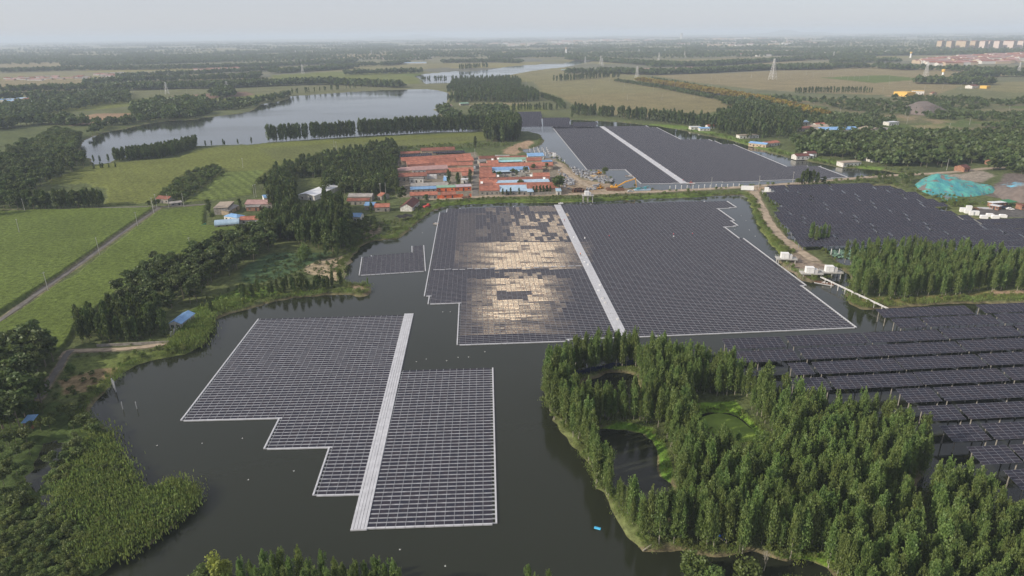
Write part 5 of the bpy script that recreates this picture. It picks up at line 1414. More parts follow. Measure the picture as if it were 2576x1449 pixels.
for (v, x0, y0, x1, y1, d, wh, ri, rf, wl, lb, st) in [
    ('a', 228, 190, 648, 168, 6, 3, 1.5, 'old_red', 'tan_wall', 'low red roofed barn at the back left of the village', 'gable'),
    ('a', 668, 128, 1392, 100, 8, 3.6, 2.4, 'old_red', 'tan_wall', 'long red roofed barn with pale gable behind the panel tables', 'gable'),
    ('a', 252, 347, 1068, 300, 13, 3.2, 2.3, R3, 'tan_wall', 'long red roof directly in front of the panel tables', 'gable'),
    ('a', 1078, 298, 1568, 266, 13, 3.2, 2.3, R3, 'tan_wall', 'red roof continuing right from the panel tables', 'gable'),
    ('a', 1582, 262, 1745, 254, 13, 3.4, 2.2, R3, 'tan_wall', 'short red roof at the lane end of the back row', 'gable'),
    ('a', 372, 432, 865, 402, 14, 3.2, 2.4, R3, 'tan_wall', 'red roof in the second row from the back left', 'gable'),
    ('a', 872, 400, 1425, 352, 14, 3.3, 2.4, R3, 'tan_wall', 'long red roof in the middle of the second row', 'gable'),
    ('a', 1440, 350, 1800, 330, 13, 3.4, 2.2, R3, 'tan_wall', 'red roof beside the lane in the second row', 'gable'),
    ('a', 392, 492, 965, 460, 10, 3.2, 2.0, 'old_red', 'tan_wall', 'red roof in the third row left of the lane', 'gable'),
    ('a', 975, 460, 1450, 432, 11, 3.2, 2.0, R3, 'tan_wall', 'red roof in the middle of the third row', 'gable'),
    ('a', 1458, 440, 1775, 430, 11, 3.3, 2.0, R3, 'tan_wall', 'red roof at the lane side of the third row', 'gable'),
    ('a', 140, 555, 470, 545, 10, 3.0, 1.2, 'pink_roof', 'tan_wall', 'faded pink roof at the left end of the fourth row', 'shed'),
    ('a', 475, 548, 1250, 508, 10, 3.1, 1.6, 'pink_roof', 'white_wall', 'long faded pink roof with pale edge in the fourth row', 'shed'),
    ('a', 790, 612, 1235, 590, 9, 3.0, 1.6, 'old_red', 'grey_wall', 'red roof above the green courtyard', 'gable'),
    ('a', 1255, 575, 1790, 560, 13, 3.2, 2.0, R3, 'tan_wall', 'red roof behind the three poplars', 'gable'),
    ('a', 140, 688, 788, 660, 11, 3.4, 2.0, 'old_red', 'grey_wall', 'wide red roof above the white walled store', 'gable'),
    ('a', 1550, 660, 1690, 655, 12, 3.2, 1.8, R3, 'grey_wall', 'short red roof between the poplars and the lane', 'gable'),
    ('a', 415, 722, 712, 716, 5, 3.6, .1, 'grey_roof', 'white_wall', 'white walled store with dark windows', 'flat'),
    ('a', 1525, 745, 1665, 745, 5, 3.0, .1, 'white_roof', 'white_wall', 'small white flat roofed room beside the lane', 'flat'),
    ('a', 1150, 768, 1250, 768, 4.0, 2.6, 3.2, 'blue_roof', 'white_wall', 'white hut with a steep bright blue roof', 'shed'),
    ('a', 450, 893, 1235, 862, 8, 2.8, .8, 'grey_roof', 'grey_wall', 'long grey corrugated shed roof', 'shed'),
    ('a', 440, 960, 990, 938, 6, 2.8, .8, 'blue_roof', 'grey_wall', 'faded blue sheet roof left of the orange house', 'shed'),
    ('a', 998, 920, 1398, 908, 5, 3.0, .7, 'green_roof', 'orange_wall', 'orange walled house with a green sheet roof', 'shed'),
    ('a', 1408, 906, 1745, 890, 6, 3.0, .7, 'lilac_roof', 'orange_wall', 'orange walled house with a pale lilac roof by the lane', 'shed'),
    ('a', 432, 1088, 1020, 1068, 9, 3.0, 1.6, R3, 'grey_wall', 'red roofed row house with grey wall on the dirt road', 'gable'),
    ('a', 1112, 1076, 1415, 1058, 7, 2.8, 1.3, R3, 'orange_wall', 'small red roof inside the orange yard wall', 'gable'),
    ('b', 205, 300, 535, 288, 9, 3.2, 1.8, 'old_red', 'tan_wall', 'red roof at the back corner right of the lane', 'gable'),
    ('b', 545, 290, 1198, 268, 6, 3.0, 1.4, 'old_red', 'tan_wall', 'narrow red roof along the back of the right block', 'gable'),
    ('b', 540, 243, 842, 240, 4, 3.4, .5, 'grey_roof', 'grey_wall', 'grey lean-to roof at the back of the right block', 'shed'),
    ('b', 212, 364, 375, 352, 8, 3.0, .8, 'grey_roof', 'grey_wall', 'grey yard shed right of the lane', 'shed'),
    ('b', 380, 396, 612, 388, 12, 3.2, 1.6, R3, 'tan_wall', 'red roof left of the green sheet roof', 'gable'),
    ('b', 622, 322, 1215, 316, 6, 3.4, 1.2, 'green_roof', 'white_wall', 'pale green sheet roof in the right block', 'shed'),
    ('b', 1222, 340, 1540, 332, 11, 3.4, 2.0, R3, 'tan_wall', 'red roof in front of the blue roofed hut', 'gable'),
    ('b', 1625, 327, 1742, 325, 7, 3.4, .1, 'tan_roof', 'white_wall', 'cream flat roofed room by the basin', 'flat'),
    ('b', 1550, 358, 1762, 352, 4, 3.0, .8, 'blue_roof', 'grey_wall', 'small blue roof at the basin corner of the village', 'gable'),
    ('b', 1240, 245, 1588, 236, 8, 3.2, 1.8, 'blue_roof', 'white_wall', 'white building with light blue roof next to the poles', 'shed'),
    ('b', 470, 472, 1208, 455, 12, 3.3, 2.2, R3, 'tan_wall', 'long red roof across the right block left half', 'gable'),
    ('b', 1215, 460, 1785, 450, 13, 3.3, 2.2, R3, 'tan_wall', 'long red roof across the right block right half', 'gable'),
    ('b', 1292, 524, 1560, 515, 10, 3.0, 1.4, 'old_red', 'tan_wall', 'lower red roof behind the round trees', 'shed'),
    ('b', 215, 450, 460, 442, 9, 3.2, 1.4, R3, 'tan_wall', 'small red roof in the stack right of the lane, topmost', 'gable'),
    ('b', 217, 570, 470, 564, 16, 3.3, 2.2, R3, 'tan_wall', 'large red roof in the stack right of the lane', 'gable'),
    ('b', 220, 626, 480, 618, 8, 3.0, 1.2, R3, 'tan_wall', 'narrow red roof below the large one right of the lane', 'shed'),
    ('b', 207, 694, 552, 688, 12, 3.2, 1.8, R3, 'tan_wall', 'red roof level with the ruined walls', 'gable'),
    ('b', 215, 755, 400, 748, 8, 2.8, 1.2, R3, 'tan_wall', 'small red roof with whitewashed edge by the lane', 'gable'),
    ('b', 207, 835, 580, 828, 12, 3.2, 1.8, R3, 'tan_wall', 'red roof with a white box on it by the lane', 'gable'),
    ('b', 207, 892, 490, 886, 9, 2.9, 1.2, 'old_red', 'tan_wall', 'red lean-to roof with whitish gutter', 'shed'),
    ('b', 210, 984, 632, 975, 13, 3.4, 2.0, R3, 'grey_wall', 'red roofed house with grey wall at the lane corner', 'gable'),
    ('b', 485, 545, 1290, 522, 9, 3.0, 1.0, 'blue_roof', 'white_wall', 'long bright blue sheet roof in the right block', 'shed'),
    ('b', 1365, 682, 1712, 676, 12, 3.4, 2.0, R3, 'tan_wall', 'red roof left of the big round tree', 'gable'),
    ('b', 420, 764, 1710, 735, 9, 3.0, 1.4, 'old_red', 'tan_wall', 'very long low red roof below the ruined walls', 'gable'),
    ('b', 582, 840, 1710, 800, 8, 3.2, 1.1, 'pale_blue', 'white_wall', 'very long pale blue roof in the right block', 'shed'),
    ('b', 510, 897, 1225, 880, 10, 3.1, 1.6, R3, 'tan_wall', 'red roof between the two pale blue roofs', 'gable'),
    ('b', 1237, 952, 1925, 938, 21, 3.4, 3.0, R3, 'tan_wall', 'largest red roof at the road corner near the loader', 'gable'),
    ('b', 648, 1003, 1228, 990, 14, 3.0, 1.8, 'pale_blue', 'grey_wall', 'pale blue sloped roof on the dirt road', 'shed'),
    ('b', 1238, 1008, 1360, 1005, 6, 2.8, .9, 'pale_blue', 'grey_wall', 'small pale blue porch roof with a dark red door', 'shed'),
    ('b', 1855, 992, 1958, 990, 6, 3.0, .9, 'pale_blue', 'white_wall', 'white porch with pale blue roof at the right end of the village', 'shed'),
    ('c', 2288, 600, 2538, 600, 11, 3.4, 1.8, 'pink_roof', 'grey_wall', 'long faded pink roofed barn of the left farm', 'gable'),
    ('c', 2300, 628, 2420, 626, 4, 2.8, .6, 'grey_roof', 'brick_wall', 'dark lean-to under the pink roofed barn', 'shed'),
    ('c', 2092, 712, 2212, 728, 7, 3.0, 1.5, 'blue_roof', 'white_wall', 'small blue hipped roof house of the left farm', 'hip'),
    ('c', 2008, 800, 2232, 782, 8, 2.4, 2.4, 'pale_blue', 'grey_wall', 'pale blue barrel vaulted shed of the left farm', 'arch'),
    ('c', 2240, 750, 2452, 742, 8, 2.8, 1.4, R3, 'white_wall', 'red roof beside the barrel vaulted shed', 'gable'),
    ('c', 2330, 794, 2470, 786, 6, 2.4, .4, 'white_roof', 'grey_wall', 'patched white and rusty roof at the farm front', 'shed'),
    ('c', 1455, 547, 1568, 555, 7, 3.2, 1.4, 'old_red', 'grey_wall', 'lone hut with a dusty red roof at the maize corner', 'gable'),
    ('c', 1590, 596, 1700, 582, 4, 2.0, .5, 'grey_roof', 'grey_wall', 'grey lean-to shelter beside the lone hut', 'shed'),
    ('c', 2468, 540, 2575, 528, 8, 3.4, 1.2, 'blue_roof', 'white_wall', 'blue roof at the wood edge behind the left farm', 'gable'),
    ('d', 915, 530, 1135, 530, 9, 3.4, 1.4, 'grey_roof', 'grey_wall', 'grey roofed house hidden among the centre trees', 'gable'),
    ('d', 905, 570, 1110, 568, 7, 3.0, 1.2, 'old_red', 'grey_wall', 'low red roofed house in front of the grey one among trees', 'gable'),
    ('d', 1068, 612, 1160, 613, 8, 3.2, 1.4, 'blue_roof', 'grey_wall', 'blue roofed half of the pair facing the shore', 'gable'),
    ('d', 1165, 630, 1300, 626, 8, 3.2, 1.6, R3, 'grey_wall', 'red roofed half of the pair facing the shore', 'gable'),
    ('d', 930, 720, 1030, 720, 9, 3.4, 1.4, 'blue_roof', 'white_wall', 'bright blue roofed hut at the edge of the centre wood', 'gable'),
    ('d', 1190, 518, 1228, 525, 8, 3.2, 1.6, R3, 'grey_wall', 'narrow red roofed house beside the two white poles', 'gable'),
    ('r', 437, 152, 558, 147, 9, 3.2, 1.6, 'dark_red', 'white_wall', 'white house with dark red roof on the far bank', 'gable'),
    ('r', 545, 128, 625, 124, 8, 3.4, 1.6, 'dark_red', 'white_wall', 'taller white house with dark red roof on the far bank', 'gable'),
    ('r', 512, 150, 600, 146, 5, 2.6, .5, 'white_roof', 'white_wall', 'pale lean-to in front of the dark red roofs', 'shed'),
    ('r', 875, 215, 1042, 205, 9, 3.4, .2, 'tan_roof', 'white_wall', 'cream flat roofed house on the grassy bank', 'flat'),
    ('r', 1150, 176, 1338, 165, 12, 3.4, 1.4, 'pale_blue', 'white_wall', 'white and pale blue roofed shed among trees on the bank', 'gable'),
    ('r', 2092, 140, 2338, 132, 10, 3.6, 2.0, 'old_red', 'grey_wall', 'red roofed house deep in the right wood', 'gable'),
    ('r', 2262, 205, 2320, 203, 8, 3.2, 1.4, 'dark_red', 'brick_wall', 'small dark red hut in the right wood', 'gable'),
    ('r', 2008, 262, 2062, 255, 9, 3.6, 1.8, 'dark_red', 'brick_wall', 'dark red shed at the end of the causeway road', 'gable'),
    ('q', -12, 1335, 150, 1352, 8, 3.2, 1.2, 'blue_roof', 'tan_wall', 'bank house with a blue roof and open bays', 'gable'),
    ('q', 152, 1345, 280, 1330, 9, 3.2, 1.6, R3, 'white_wall', 'white bank house with a red roof', 'gable'),
    ('q', -95, 1268, 85, 1262, 9, 3.4, .2, 'tan_roof', 'white_wall', 'white flat roofed bank house behind the blue one', 'flat'),
    ('s', 1785, 1188, 1880, 1186, 8, 3.2, .3, 'white_roof', 'white_wall', 'white flat roofed hut on the upper bank', 'flat'),
    ('s', 1870, 1202, 1965, 1200, 6, 3.0, .8, 'blue_roof', 'white_wall', 'small blue roofed hut on the upper bank', 'shed'),
    ('s', 1945, 1180, 2005, 1178, 8, 3.2, 1.5, R3, 'white_wall', 'small red roofed hut on the upper bank', 'gable'),
    ('q', 492, 1142, 592, 1138, 12, 3.4, 1.4, 'pale_blue', 'grey_wall', 'pale blue and white roofed house above the warehouse', 'gable'),
    ('q', 632, 1168, 720, 1162, 12, 3.4, 1.6, R3, 'white_wall', 'white house with red roof above the warehouse', 'gable'),
    ('q', 420, 1205, 600, 1198, 14, 3.4, 1.6, 'old_red', 'grey_wall', 'red roof left of the warehouse yard', 'gable'),
    ('q', 580, 1192, 895, 1180, 16, 3.8, 2.2, 'tan_roof', 'grey_wall', 'tan roofed hall behind the blue warehouse', 'gable'),
    ('q', 665, 1216, 1015, 1208, 16, 4.2, 2.2, 'blue_roof', 'grey_wall', 'long blue roofed warehouse behind the bank wood', 'gable'),
    ('q', 1010, 1195, 1110, 1215, 20, 3.8, 2.0, 'tan_roof', 'grey_wall', 'tan roofed hall right of the blue warehouse', 'gable'),
    ('q', 1170, 1200, 1285, 1225, 18, 3.6, 1.6, 'grey_roof', 'grey_wall', 'grey roofed hall at the right end of the warehouse row', 'gable'),
    ('q', 920, 1178, 985, 1176, 12, 3.6, 1.4, 'blue_roof', 'grey_wall', 'small blue roof peeping behind the tan hall', 'gable'),
    ('q', 1302, 1145, 1395, 1140, 10, 4, .3, 'white_roof', 'white_wall', 'white open fronted shed on the waste ground', 'flat'),
    ('q', 1380, 1258, 1425, 1252, 10, 3, 1.2, 'blue_roof', 'grey_wall', 'tiny blue roof among the bank wood trees', 'gable'),
    ('q', 1345, 856, 1470, 866, 22, 7, 1, 'yellow_wall', 'yellow_wall', 'big yellow two storey hall by the khaki fields', 'flat'),
    ('q', 1520, 850, 1632, 852, 14, 6, 1, 'yellow_wall', 'white_wall', 'white walled hall with yellow trim next to the yellow one', 'flat'),
    ('q', 1680, 870, 1705, 872, 12, 4, 2, 'old_red', 'tan_wall', 'small gabled hut right of the yellow halls', 'gable'),
    ('q', 1885, 738, 2175, 732, 22, 10, 2, 'pink_roof', 'white_wall', 'long pink roofed building beyond the khaki fields', 'gable'),
    ('q', 2080, 805, 2140, 800, 14, 5, 2, 'old_red', 'white_wall', 'small pink roofed building below the long one', 'gable'),
    ('q', 2215, 805, 2250, 803, 14, 5, 1, 'yellow_wall', 'yellow_wall', 'small yellow building right of the pink roofs', 'flat'),
    ('q', 495, 492, 570, 490, 30, 8, 4, 'old_red', 'white_wall', 'white building with red roof in the far wood', 'gable'),
    ('q', 575, 490, 655, 486, 24, 6, 3, 'grey_roof', 'tan_wall', 'tan building beside the white one in the far wood', 'gable'),
    ('q', 1275, 470, 1360, 468, 30, 9, 2, 'white_roof', 'white_wall', 'long white block near the town edge', 'flat'),
    ('u', 1400, 662, 1470, 655, 18, 6, 3, 'old_red', 'white_wall', 'white house with red roof on the upper reservoir bank', 'gable'),
    ('u', 1420, 548, 1705, 542, 14, 5, 1.5, 'grey_roof', 'grey_wall', 'long grey farm shed before the far village', 'shed'),
    ('u', 1350, 590, 1650, 585, 40, 5, 2, 'pale_blue', 'white_wall', 'cluster of pale blue greenhouse roofs', 'gable'),
    ('s', 722, 668, 798, 664, 12, 4, .6, 'white_roof', 'white_wall', 'white flat roofed shed by the upper reservoir', 'flat'),
    ('s', 575, 652, 715, 650, 8, 3, .6, 'cyan_roof', 'grey_wall', 'low green roofed shed by the upper reservoir', 'shed'),
    ('u', 1968, 970, 2048, 966, 8, 3, 1, 'green_roof', 'grey_wall', 'green roofed shed near the dirt track by the upper lake', 'shed'),
    ('u', 1838, 990, 1890, 985, 9, 3, 1.2, 'pink_roof', 'white_wall', 'pale pink roofed hut on the lake point', 'gable'),
    ('u', 1850, 1045, 1912, 1050, 9, 3, 1.2, 'pale_blue', 'grey_wall', 'pale blue roofed hut at the lake point', 'gable'),
    ('v', 600, 1432, 660, 1428, 7, 3, 1.2, 'blue_roof', 'grey_wall', 'small blue roof hidden in the left corner wood', 'gable')]:
    far_ = v in 'uvq' and y0 < 1000
    if ri < .3: ri = .3
    nwin = None
    if v in ('a', 'b') and wl == 'tan_wall': nwin = 0 if d > 9 else 3
    if far_: nwin = 4
    o = house(v, x0, y0, x1, y1, d, wh, ri, rf, wl, lb, st, win=nwin, over=.3, name='barn' if 'barn' in lb or 'shed' in lb else 'house', cat='building')
house('b', 625, 368, 1120, 352, 5, 3, .6, 'cyan_roof', 'steel', 'open canopy with a cyan sheet roof in the right block', 'open', name='canopy', cat='canopy')
house('b', 490, 582, 1062, 566, 4, 2.8, .4, 'pale_blue', 'steel', 'pale canopy below the long blue roof', 'open', name='canopy', cat='canopy')
# turned buildings
house_at(VG('a', 476, 1338, 4.0), VG('a', 632, 1190, 4.0), 8.5, 3.0, 2.4, 'dark_red', 'white_wall', 'whitewashed gabled house turned to the shore with a brown red roof', win=6)
house_at(VG('c', 2125, 632, 5.8), VG('c', 2185, 575, 5.8), 9, 4.8, .3, 'tan_roof', 'grey_wall', 'tall bare concrete block with a flat tan roof at the left farm', 'flat', win=4)
house_at(VG('c', 2135, 665, 3.8), VG('c', 2235, 610, 3.8), 5, 2.6, 1, 'grey_roof', 'tan_wall', 'narrow lean-to between the concrete block and the barn', 'shed', win=2)
house_at(VG('d', 448, 512, 4.6), VG('d', 600, 522, 4.6), 42, 3.6, 1.4, 'white_roof', 'white_wall', 'long pale grey hangar roof inside the centre wood', 'gable_y', win=2)
house_at(VG('e', 1578, 402, 4.0), VG('e', 1690, 404, 4.0), 11, 2.8, 1.2, 'blue_roof', 'white_wall', 'barn with a light blue roof beside the poplar grove', 'gable_y', win=2, name='barn')
house('e', 212, 1335, 292, 1330, 3.4, 2.4, .5, 'blue_roof', 'brick_wall', 'tiny brick hut with a blue roof at the left edge', 'shed', win=1, name='hut')
house('m', 1835, 975, 2030, 1010, 4, 2.6, .1, 'white_roof', 'brick_wall', 'brown site cabin with white framed windows in the work yard', 'flat', win=3, name='site_cabin', cat='cabin')
house('m', 1900, 935, 2260, 915, 4, 2.7, .1, 'white_roof', 'brick_wall', 'long brown site cabin behind the first in the work yard', 'flat', win=4, name='site_cabin', cat='cabin')
house('m', 2250, 925, 2420, 905, 6, 2.8, .4, 'net', 'net', 'dark green shade roof joined to the long cabin', 'open', name='canopy', cat='canopy')
house('m', 2540, 985, 2640, 980, 5, 3, .1, 'old_red', 'brick_wall', 'orange brown cabin at the right edge of the work yard', 'flat', win=2, name='site_cabin', cat='cabin')

def wall_at(v, x0, y0, x1, y1, h, mat, label, th=.25):
    a = VG(v, x0, y0, h + GZ); b = VG(v, x1, y1, h + GZ); L = float(np.linalg.norm(b - a)); mb = MB()
    mb.box(0, 0, -.4, L, th, h); mb.box(-.04, -.06, h, L + .04, th + .06, h + .1)
    o = mb.build('yard_wall', MAT[mat]); o.location = (*a, GZ); o.rotation_euler = (0, 0, math.atan2(b[1] - a[1], b[0] - a[0])); tag(o, label, 'wall')
wall_at('a', 1015, 1082, 1570, 1055, 2.6, 'orange_wall', 'bright orange yard wall along the dirt road')
wall_at('a', 1702, 1052, 1748, 1050, 2.4, 'orange_wall', 'short orange wall stub at the lane corner')
wall_at('a', 430, 1100, 1010, 1085, 2.2, 'grey_wall', 'grey yard wall in front of the red row house')
wall_at('b', 1365, 1020, 1850, 1000, 2.2, 'grey_wall', 'grey yard wall behind the roadside poplars')
wall_at('e', 1592, 490, 1672, 440, 1.8, 'white_wall', 'white enclosure wall of the blue roofed barn')
wall_at('e', 900, 605, 1585, 572, 1.0, 'grey_wall', 'low grey wall under the poplar grove')
wall_at('c', 1885, 800, 1925, 775, 1.4, 'net', 'green net fence at the corner of the left farm')
# roofless ruin
e = empty('ruined_house', (*VG('b', 580, 700, GZ), GZ), rad(3), 'roofless ruin with broken grey walls in the right block', 'ruin')
for k in range(7):
    mb = MB(); x = k * 6.0
    mb.box(x, 0, -.3, x + .3, 7, 1.6 + (k * 7 % 3) * .5); mb.box(x + .35, 6.7, -.3, x + 5.6, 7, 1.2 + (k * 5 % 4) * .5); mb.box(x + .35, 0, -.3, x + 2.6 + k % 3, .3, .9 + (k % 2)); mb.build('wall', MAT['concrete'], e)
for k, (x, y) in enumerate([(482, 318), (603, 300), (1592, 722), (252, 815), (1310, 665), (600, 672)]):
    p = VG('b', x, y, 5.6); mb = MB(); mb.hexa([(-.9, -.8, 0), (.9, -.8, 0), (.9, .5, .9), (-.9, .5, .9), (-.9, -.85, .1), (.9, -.85, .1), (.9, .45, 1.0), (-.9, .45, 1.0)]); mb.lathe([(.05, -1.1), (.28, -1.0), (.28, 1.0), (.05, 1.1)], 8, (0, .55, 1.15), 'x')
    for q in (-.8, .8): mb.tube((q, .5, -.6), (q, .5, 1.1), .05, n=4)
    o = mb.build('water_heater', MAT['white_paint']); o.location = (*p, 5.3); tag(o, 'white solar water heater standing on a red roof of the right village block', 'water heater', 'water heaters on the red roofs')
# tanks
for k in range(9):
    mb = MB(); mb.lathe([(0.8, 0), (0.85, .3), (.85, 3.0), (.6, 3.5), (.2, 3.7)], 12)
    p = VG('a', 745 + k * 31, 730 - k * 1.0, GZ); o = mb.build('storage_tank', MAT['white_dirty']); o.location = (*p, GZ)
    tag(o, 'dirty white upright tank in the row beside the white walled store', 'tank', 'row of white tanks in the village')

# distant villages: small houses
def hamlet(name, poly, n, label, cols, size=(8, 14), h=(3, 4), seed=1, walls=('white_wall', 'tan_wall'), rise=1.8):
    r = random.Random(seed); P_ = wpts(poly); x0, y0 = P_.min(0); x1, y1 = P_.max(0); k = 0; tries = 0
    while k < n and tries < n * 30:
        tries += 1; x = r.uniform(x0, x1); y = r.uniform(y0, y1)
        if not inpoly(np.array([x]), np.array([y]), P_)[0]: continue
        L = r.uniform(*size); a = np.array([x, y]); an = rad(2.8) + r.choice([0, 0, 0, .05, -.04]); b = a + L * np.array([math.cos(an), math.sin(an)])
        house_at(a, b, r.uniform(6, 9) * (size[0] / 8), r.uniform(*h), rise, r.choice(cols), r.choice(walls), label, 'gable', name=name, cat='house', group=label[:60], detail=False); k += 1
hamlet('farmhouse', "0,249 90,247 180,245 178,264 60,268 0,266", 46, 'tiny house in the grey and red roofed village at the left edge', ['grey_roof', 'old_red', 'pale_blue', 'grey_roof', 'old_red', 'blue_roof'], (10, 24), seed=2)
hamlet('farmhouse', "0,200 60,196 210,194 212,202 100,206 0,206", 34, 'tiny house in the hazy village above the left edge fields', ['grey_roof', 'old_red', 'pink_roof'], (12, 26), seed=3)
hamlet('farmhouse', "232,190 300,186 330,190 250,197", 18, 'tiny house in the small pale village at the upper left', ['old_red', 'pink_roof', 'grey_roof'], (12, 22), seed=4)
hamlet('farmhouse', "480,176 560,172 610,172 600,178 500,182", 26, 'tiny house in the red roofed village beyond the poplar belts', ['old_red', 'old_red', 'pink_roof'], (12, 22), seed=5)
hamlet('farmhouse', "640,172 680,170 690,178 645,180", 10, 'tiny house at the right end of the belt village', ['old_red', 'pink_roof'], (12, 22), seed=6)
hamlet('farmhouse', "900,144 1000,139 1100,138 1105,144 960,150", 40, 'tiny house in the hazy village above the reservoir', ['old_red', 'grey_roof', 'pink_roof'], (16, 34), seed=7)
hamlet('farmhouse', "1680,176 1740,172 1870,170 1880,176 1700,182", 26, 'tiny house in the village behind the tall pylons', ['pink_roof', 'old_red', 'grey_roof'], (12, 24), seed=8)
hamlet('farmhouse', "1540,178 1640,174 1650,178 1560,182", 12, 'tiny house beside the white pylon', ['pink_roof', 'old_red'], (10, 20), seed=9)
hamlet('townhouse', "2290,158 2380,148 2576,138 2640,140 2640,158 2480,162 2340,170", 230, 'tiny red roofed house in the crowded town at the right edge', ['old_red', 'brick_red', 'pink_roof', 'pink_roof'], (26, 60), (7, 12), 10, rise=3)
hamlet('far_block', "1370,105 1500,103 1660,103 1700,107 1560,110 1400,110", 50, 'tiny pale block in the line of far towns on the plain', ['pink_roof', 'tan_roof', 'pink_roof'], (50, 120), (12, 28), 11, rise=4)
hamlet('far_block', "1700,101 1800,99 1980,99 2100,101 1900,106 1720,106", 36, 'tiny pale block around the far cooling tower', ['pink_roof', 'tan_roof'], (50, 130), (10, 26), 12, rise=4)
hamlet('far_block', "1100,112 1300,110 1500,112 1500,118 1100,120", 40, 'tiny pale building in the hazy belt above the reservoir', ['tan_roof', 'pink_roof'], (40, 90), (8, 16), 21, rise=4)
hamlet('far_block', "1700,112 1900,108 2200,104 2250,110 1900,118 1700,118", 46, 'tiny pale building in the hazy belt right of the cooling tower', ['tan_roof', 'pink_roof'], (40, 90), (8, 16), 22, rise=4)
hamlet('farmhouse', "1780,140 1900,134 2080,128 2100,134 1900,144", 20, 'tiny white building in the woods behind the khaki fields', ['old_red', 'grey_roof'], (20, 40), (5, 9), 23, rise=3, walls=('white_wall',))
# apartments
def block_at(x, y, wpx, hpx_m, dep, label, group, mat='white_dirty', roof='old_red', face=.35):
    p = G(x, y, 0); m_ = p[1] / F; L = wpx * m_
    e = MB(); e.box(0, 0, -1, L, dep, hpx_m)
    for z in np.arange(2.6, hpx_m - 2, 3.4):
        e.mi = 1; e.box(.8, -.12, z, L - .8, -.02, z + 1.5); e.mi = 0
    e.mi = 2; e.prism([(-1, hpx_m), (dep + 1, hpx_m), (dep / 2, hpx_m + 3)], -1, L + 1); e.mi = 0
    o = e.build('apartment_block', [MAT[mat], MAT['window'], MAT[roof]]); o.location = (*p, 0); o.rotation_euler = (0, 0, face); tag(o, label, 'apartment block', group)
for k in range(13):
    x = 2366 + k * 20 + (k % 3) * 4
    block_at(x, 125 + (k % 2) * .8 + k * .15, 13 + k * .3, 50, 30, 'tall pale apartment block in the row above the right edge town', 'tall apartment blocks above the town', 'pinkish' if k > 4 else 'tan_wall', 'old_red', .5)
for k in range(46):
    x = 2180 + k * 8.6 + 3 * math.sin(k * 1.7); block_at(x, 81.5 - .004 * (x - 2180), 3.2 + (k % 3), 70 + 30 * ((k * 7) % 5) / 4, 60, 'faint tower block on the hazy right horizon', 'tower blocks on the right horizon', 'tan_wall', 'grey_roof', .4)
# cooling towers and chimneys
def cooling(x, y, h, label):
    p = G(x, y, 0); mb = MB(); R_ = h * .36
    mb.lathe([(R_, 0), (R_ * .80, h * .25), (R_ * .62, h * .55), (R_ * .56, h * .75), (R_ * .60, h)], 20)
    o = mb.build('cooling_tower', MAT['concrete']); o.location = (*p, 0); tag(o, label, 'cooling tower')
cooling(1714, 98.5, 105, 'single pale cooling tower on the far plain'); cooling(2545, 80.6, 172, 'left one of the two faint cooling towers on the right horizon'); cooling(2571, 80.4, 176, 'right one of the two faint cooling towers on the right horizon')
def chimney(x, y, h, r0, label, mats=('white_dirty',)):
    p = G(x, y, 0); mb = MB(); n = 8
    for k in range(n):
        mb.mi = k % len(mats); mb.tube((0, 0, h * k / n), (0, 0, h * (k + 1) / n), r0 * (1 - .4 * k / n), r0 * (1 - .4 * (k + 1) / n), 10)
    o = mb.build('chimney', [MAT[q] for q in mats]); o.location = (*p, 0); tag(o, label, 'chimney')
chimney(2509, 81, 185, 9, 'faint red banded chimney on the right horizon', ('white_dirty', 'red')); chimney(1662, 99, 120, 5, 'thin chimney left of the single cooling tower'); chimney(1119, 121, 30, 3.2, 'thin mast among the far fields')
# water tower, tower kiln, small tower
def water_tower(x, y, h, top, label, r1=3.2):
    p = G(x, y, 0); e = empty('water_tower', (*p, 0), 0, label, 'water tower')
    mb = MB(); mb.lathe([(r1 * 1.1, -1), (r1 * .75, h * .5), (r1 * .7, h * .72)], 14); mb.build('shaft', MAT['white_paint'], e)
    mb = MB(); mb.lathe([(r1 * .8, h * .72), (r1 * 1.25, h * .78), (r1 * 1.3, h * .97), (r1 * .3, h)], 14); mb.build('tank', MAT[top], e)
water_tower(2369, 202, 26, 'yellow_wall', 'white water tower with a yellow tank by the khaki fields'); water_tower(2290, 146, 26, 'yellow_wall', 'small cream tower at the edge of the right hand town', 3.6); water_tower(1424, 137, 40, 'tan_wall', 'lone pale tower in the far fields', 5)
# hills on the horizon
hb = MB()
for (x0, x1, hh, dist) in [(880, 1180, 150, 30000), (1020, 1080, 165, 31000), (2600 - 1000 + 250, 2120, 168, 26000)]:
    a0 = G(x0, 100, 0); a1 = G(x1, 100, 0); A = a0 * dist / a0[1]; B = a1 * dist / a1[1]; n = 24; prev = None
    for k in range(n + 1):
        t_ = k / n; p = A * (1 - t_) + B * t_; z = hh * (math.sin(PI * t_) ** 1.3) * (.75 + .25 * math.sin(t_ * 17 + dist))
        cur = [(p[0], p[1] - 900, -5), (p[0], p[1], z), (p[0], p[1] + 1200, -5)]
        if prev: hb.quad(prev[0], cur[0], cur[1], prev[1]); hb.quad(prev[1], cur[1], cur[2], prev[2])
        prev = cur
tag(hb.build('hills', MAT['dark']), kind='structure')

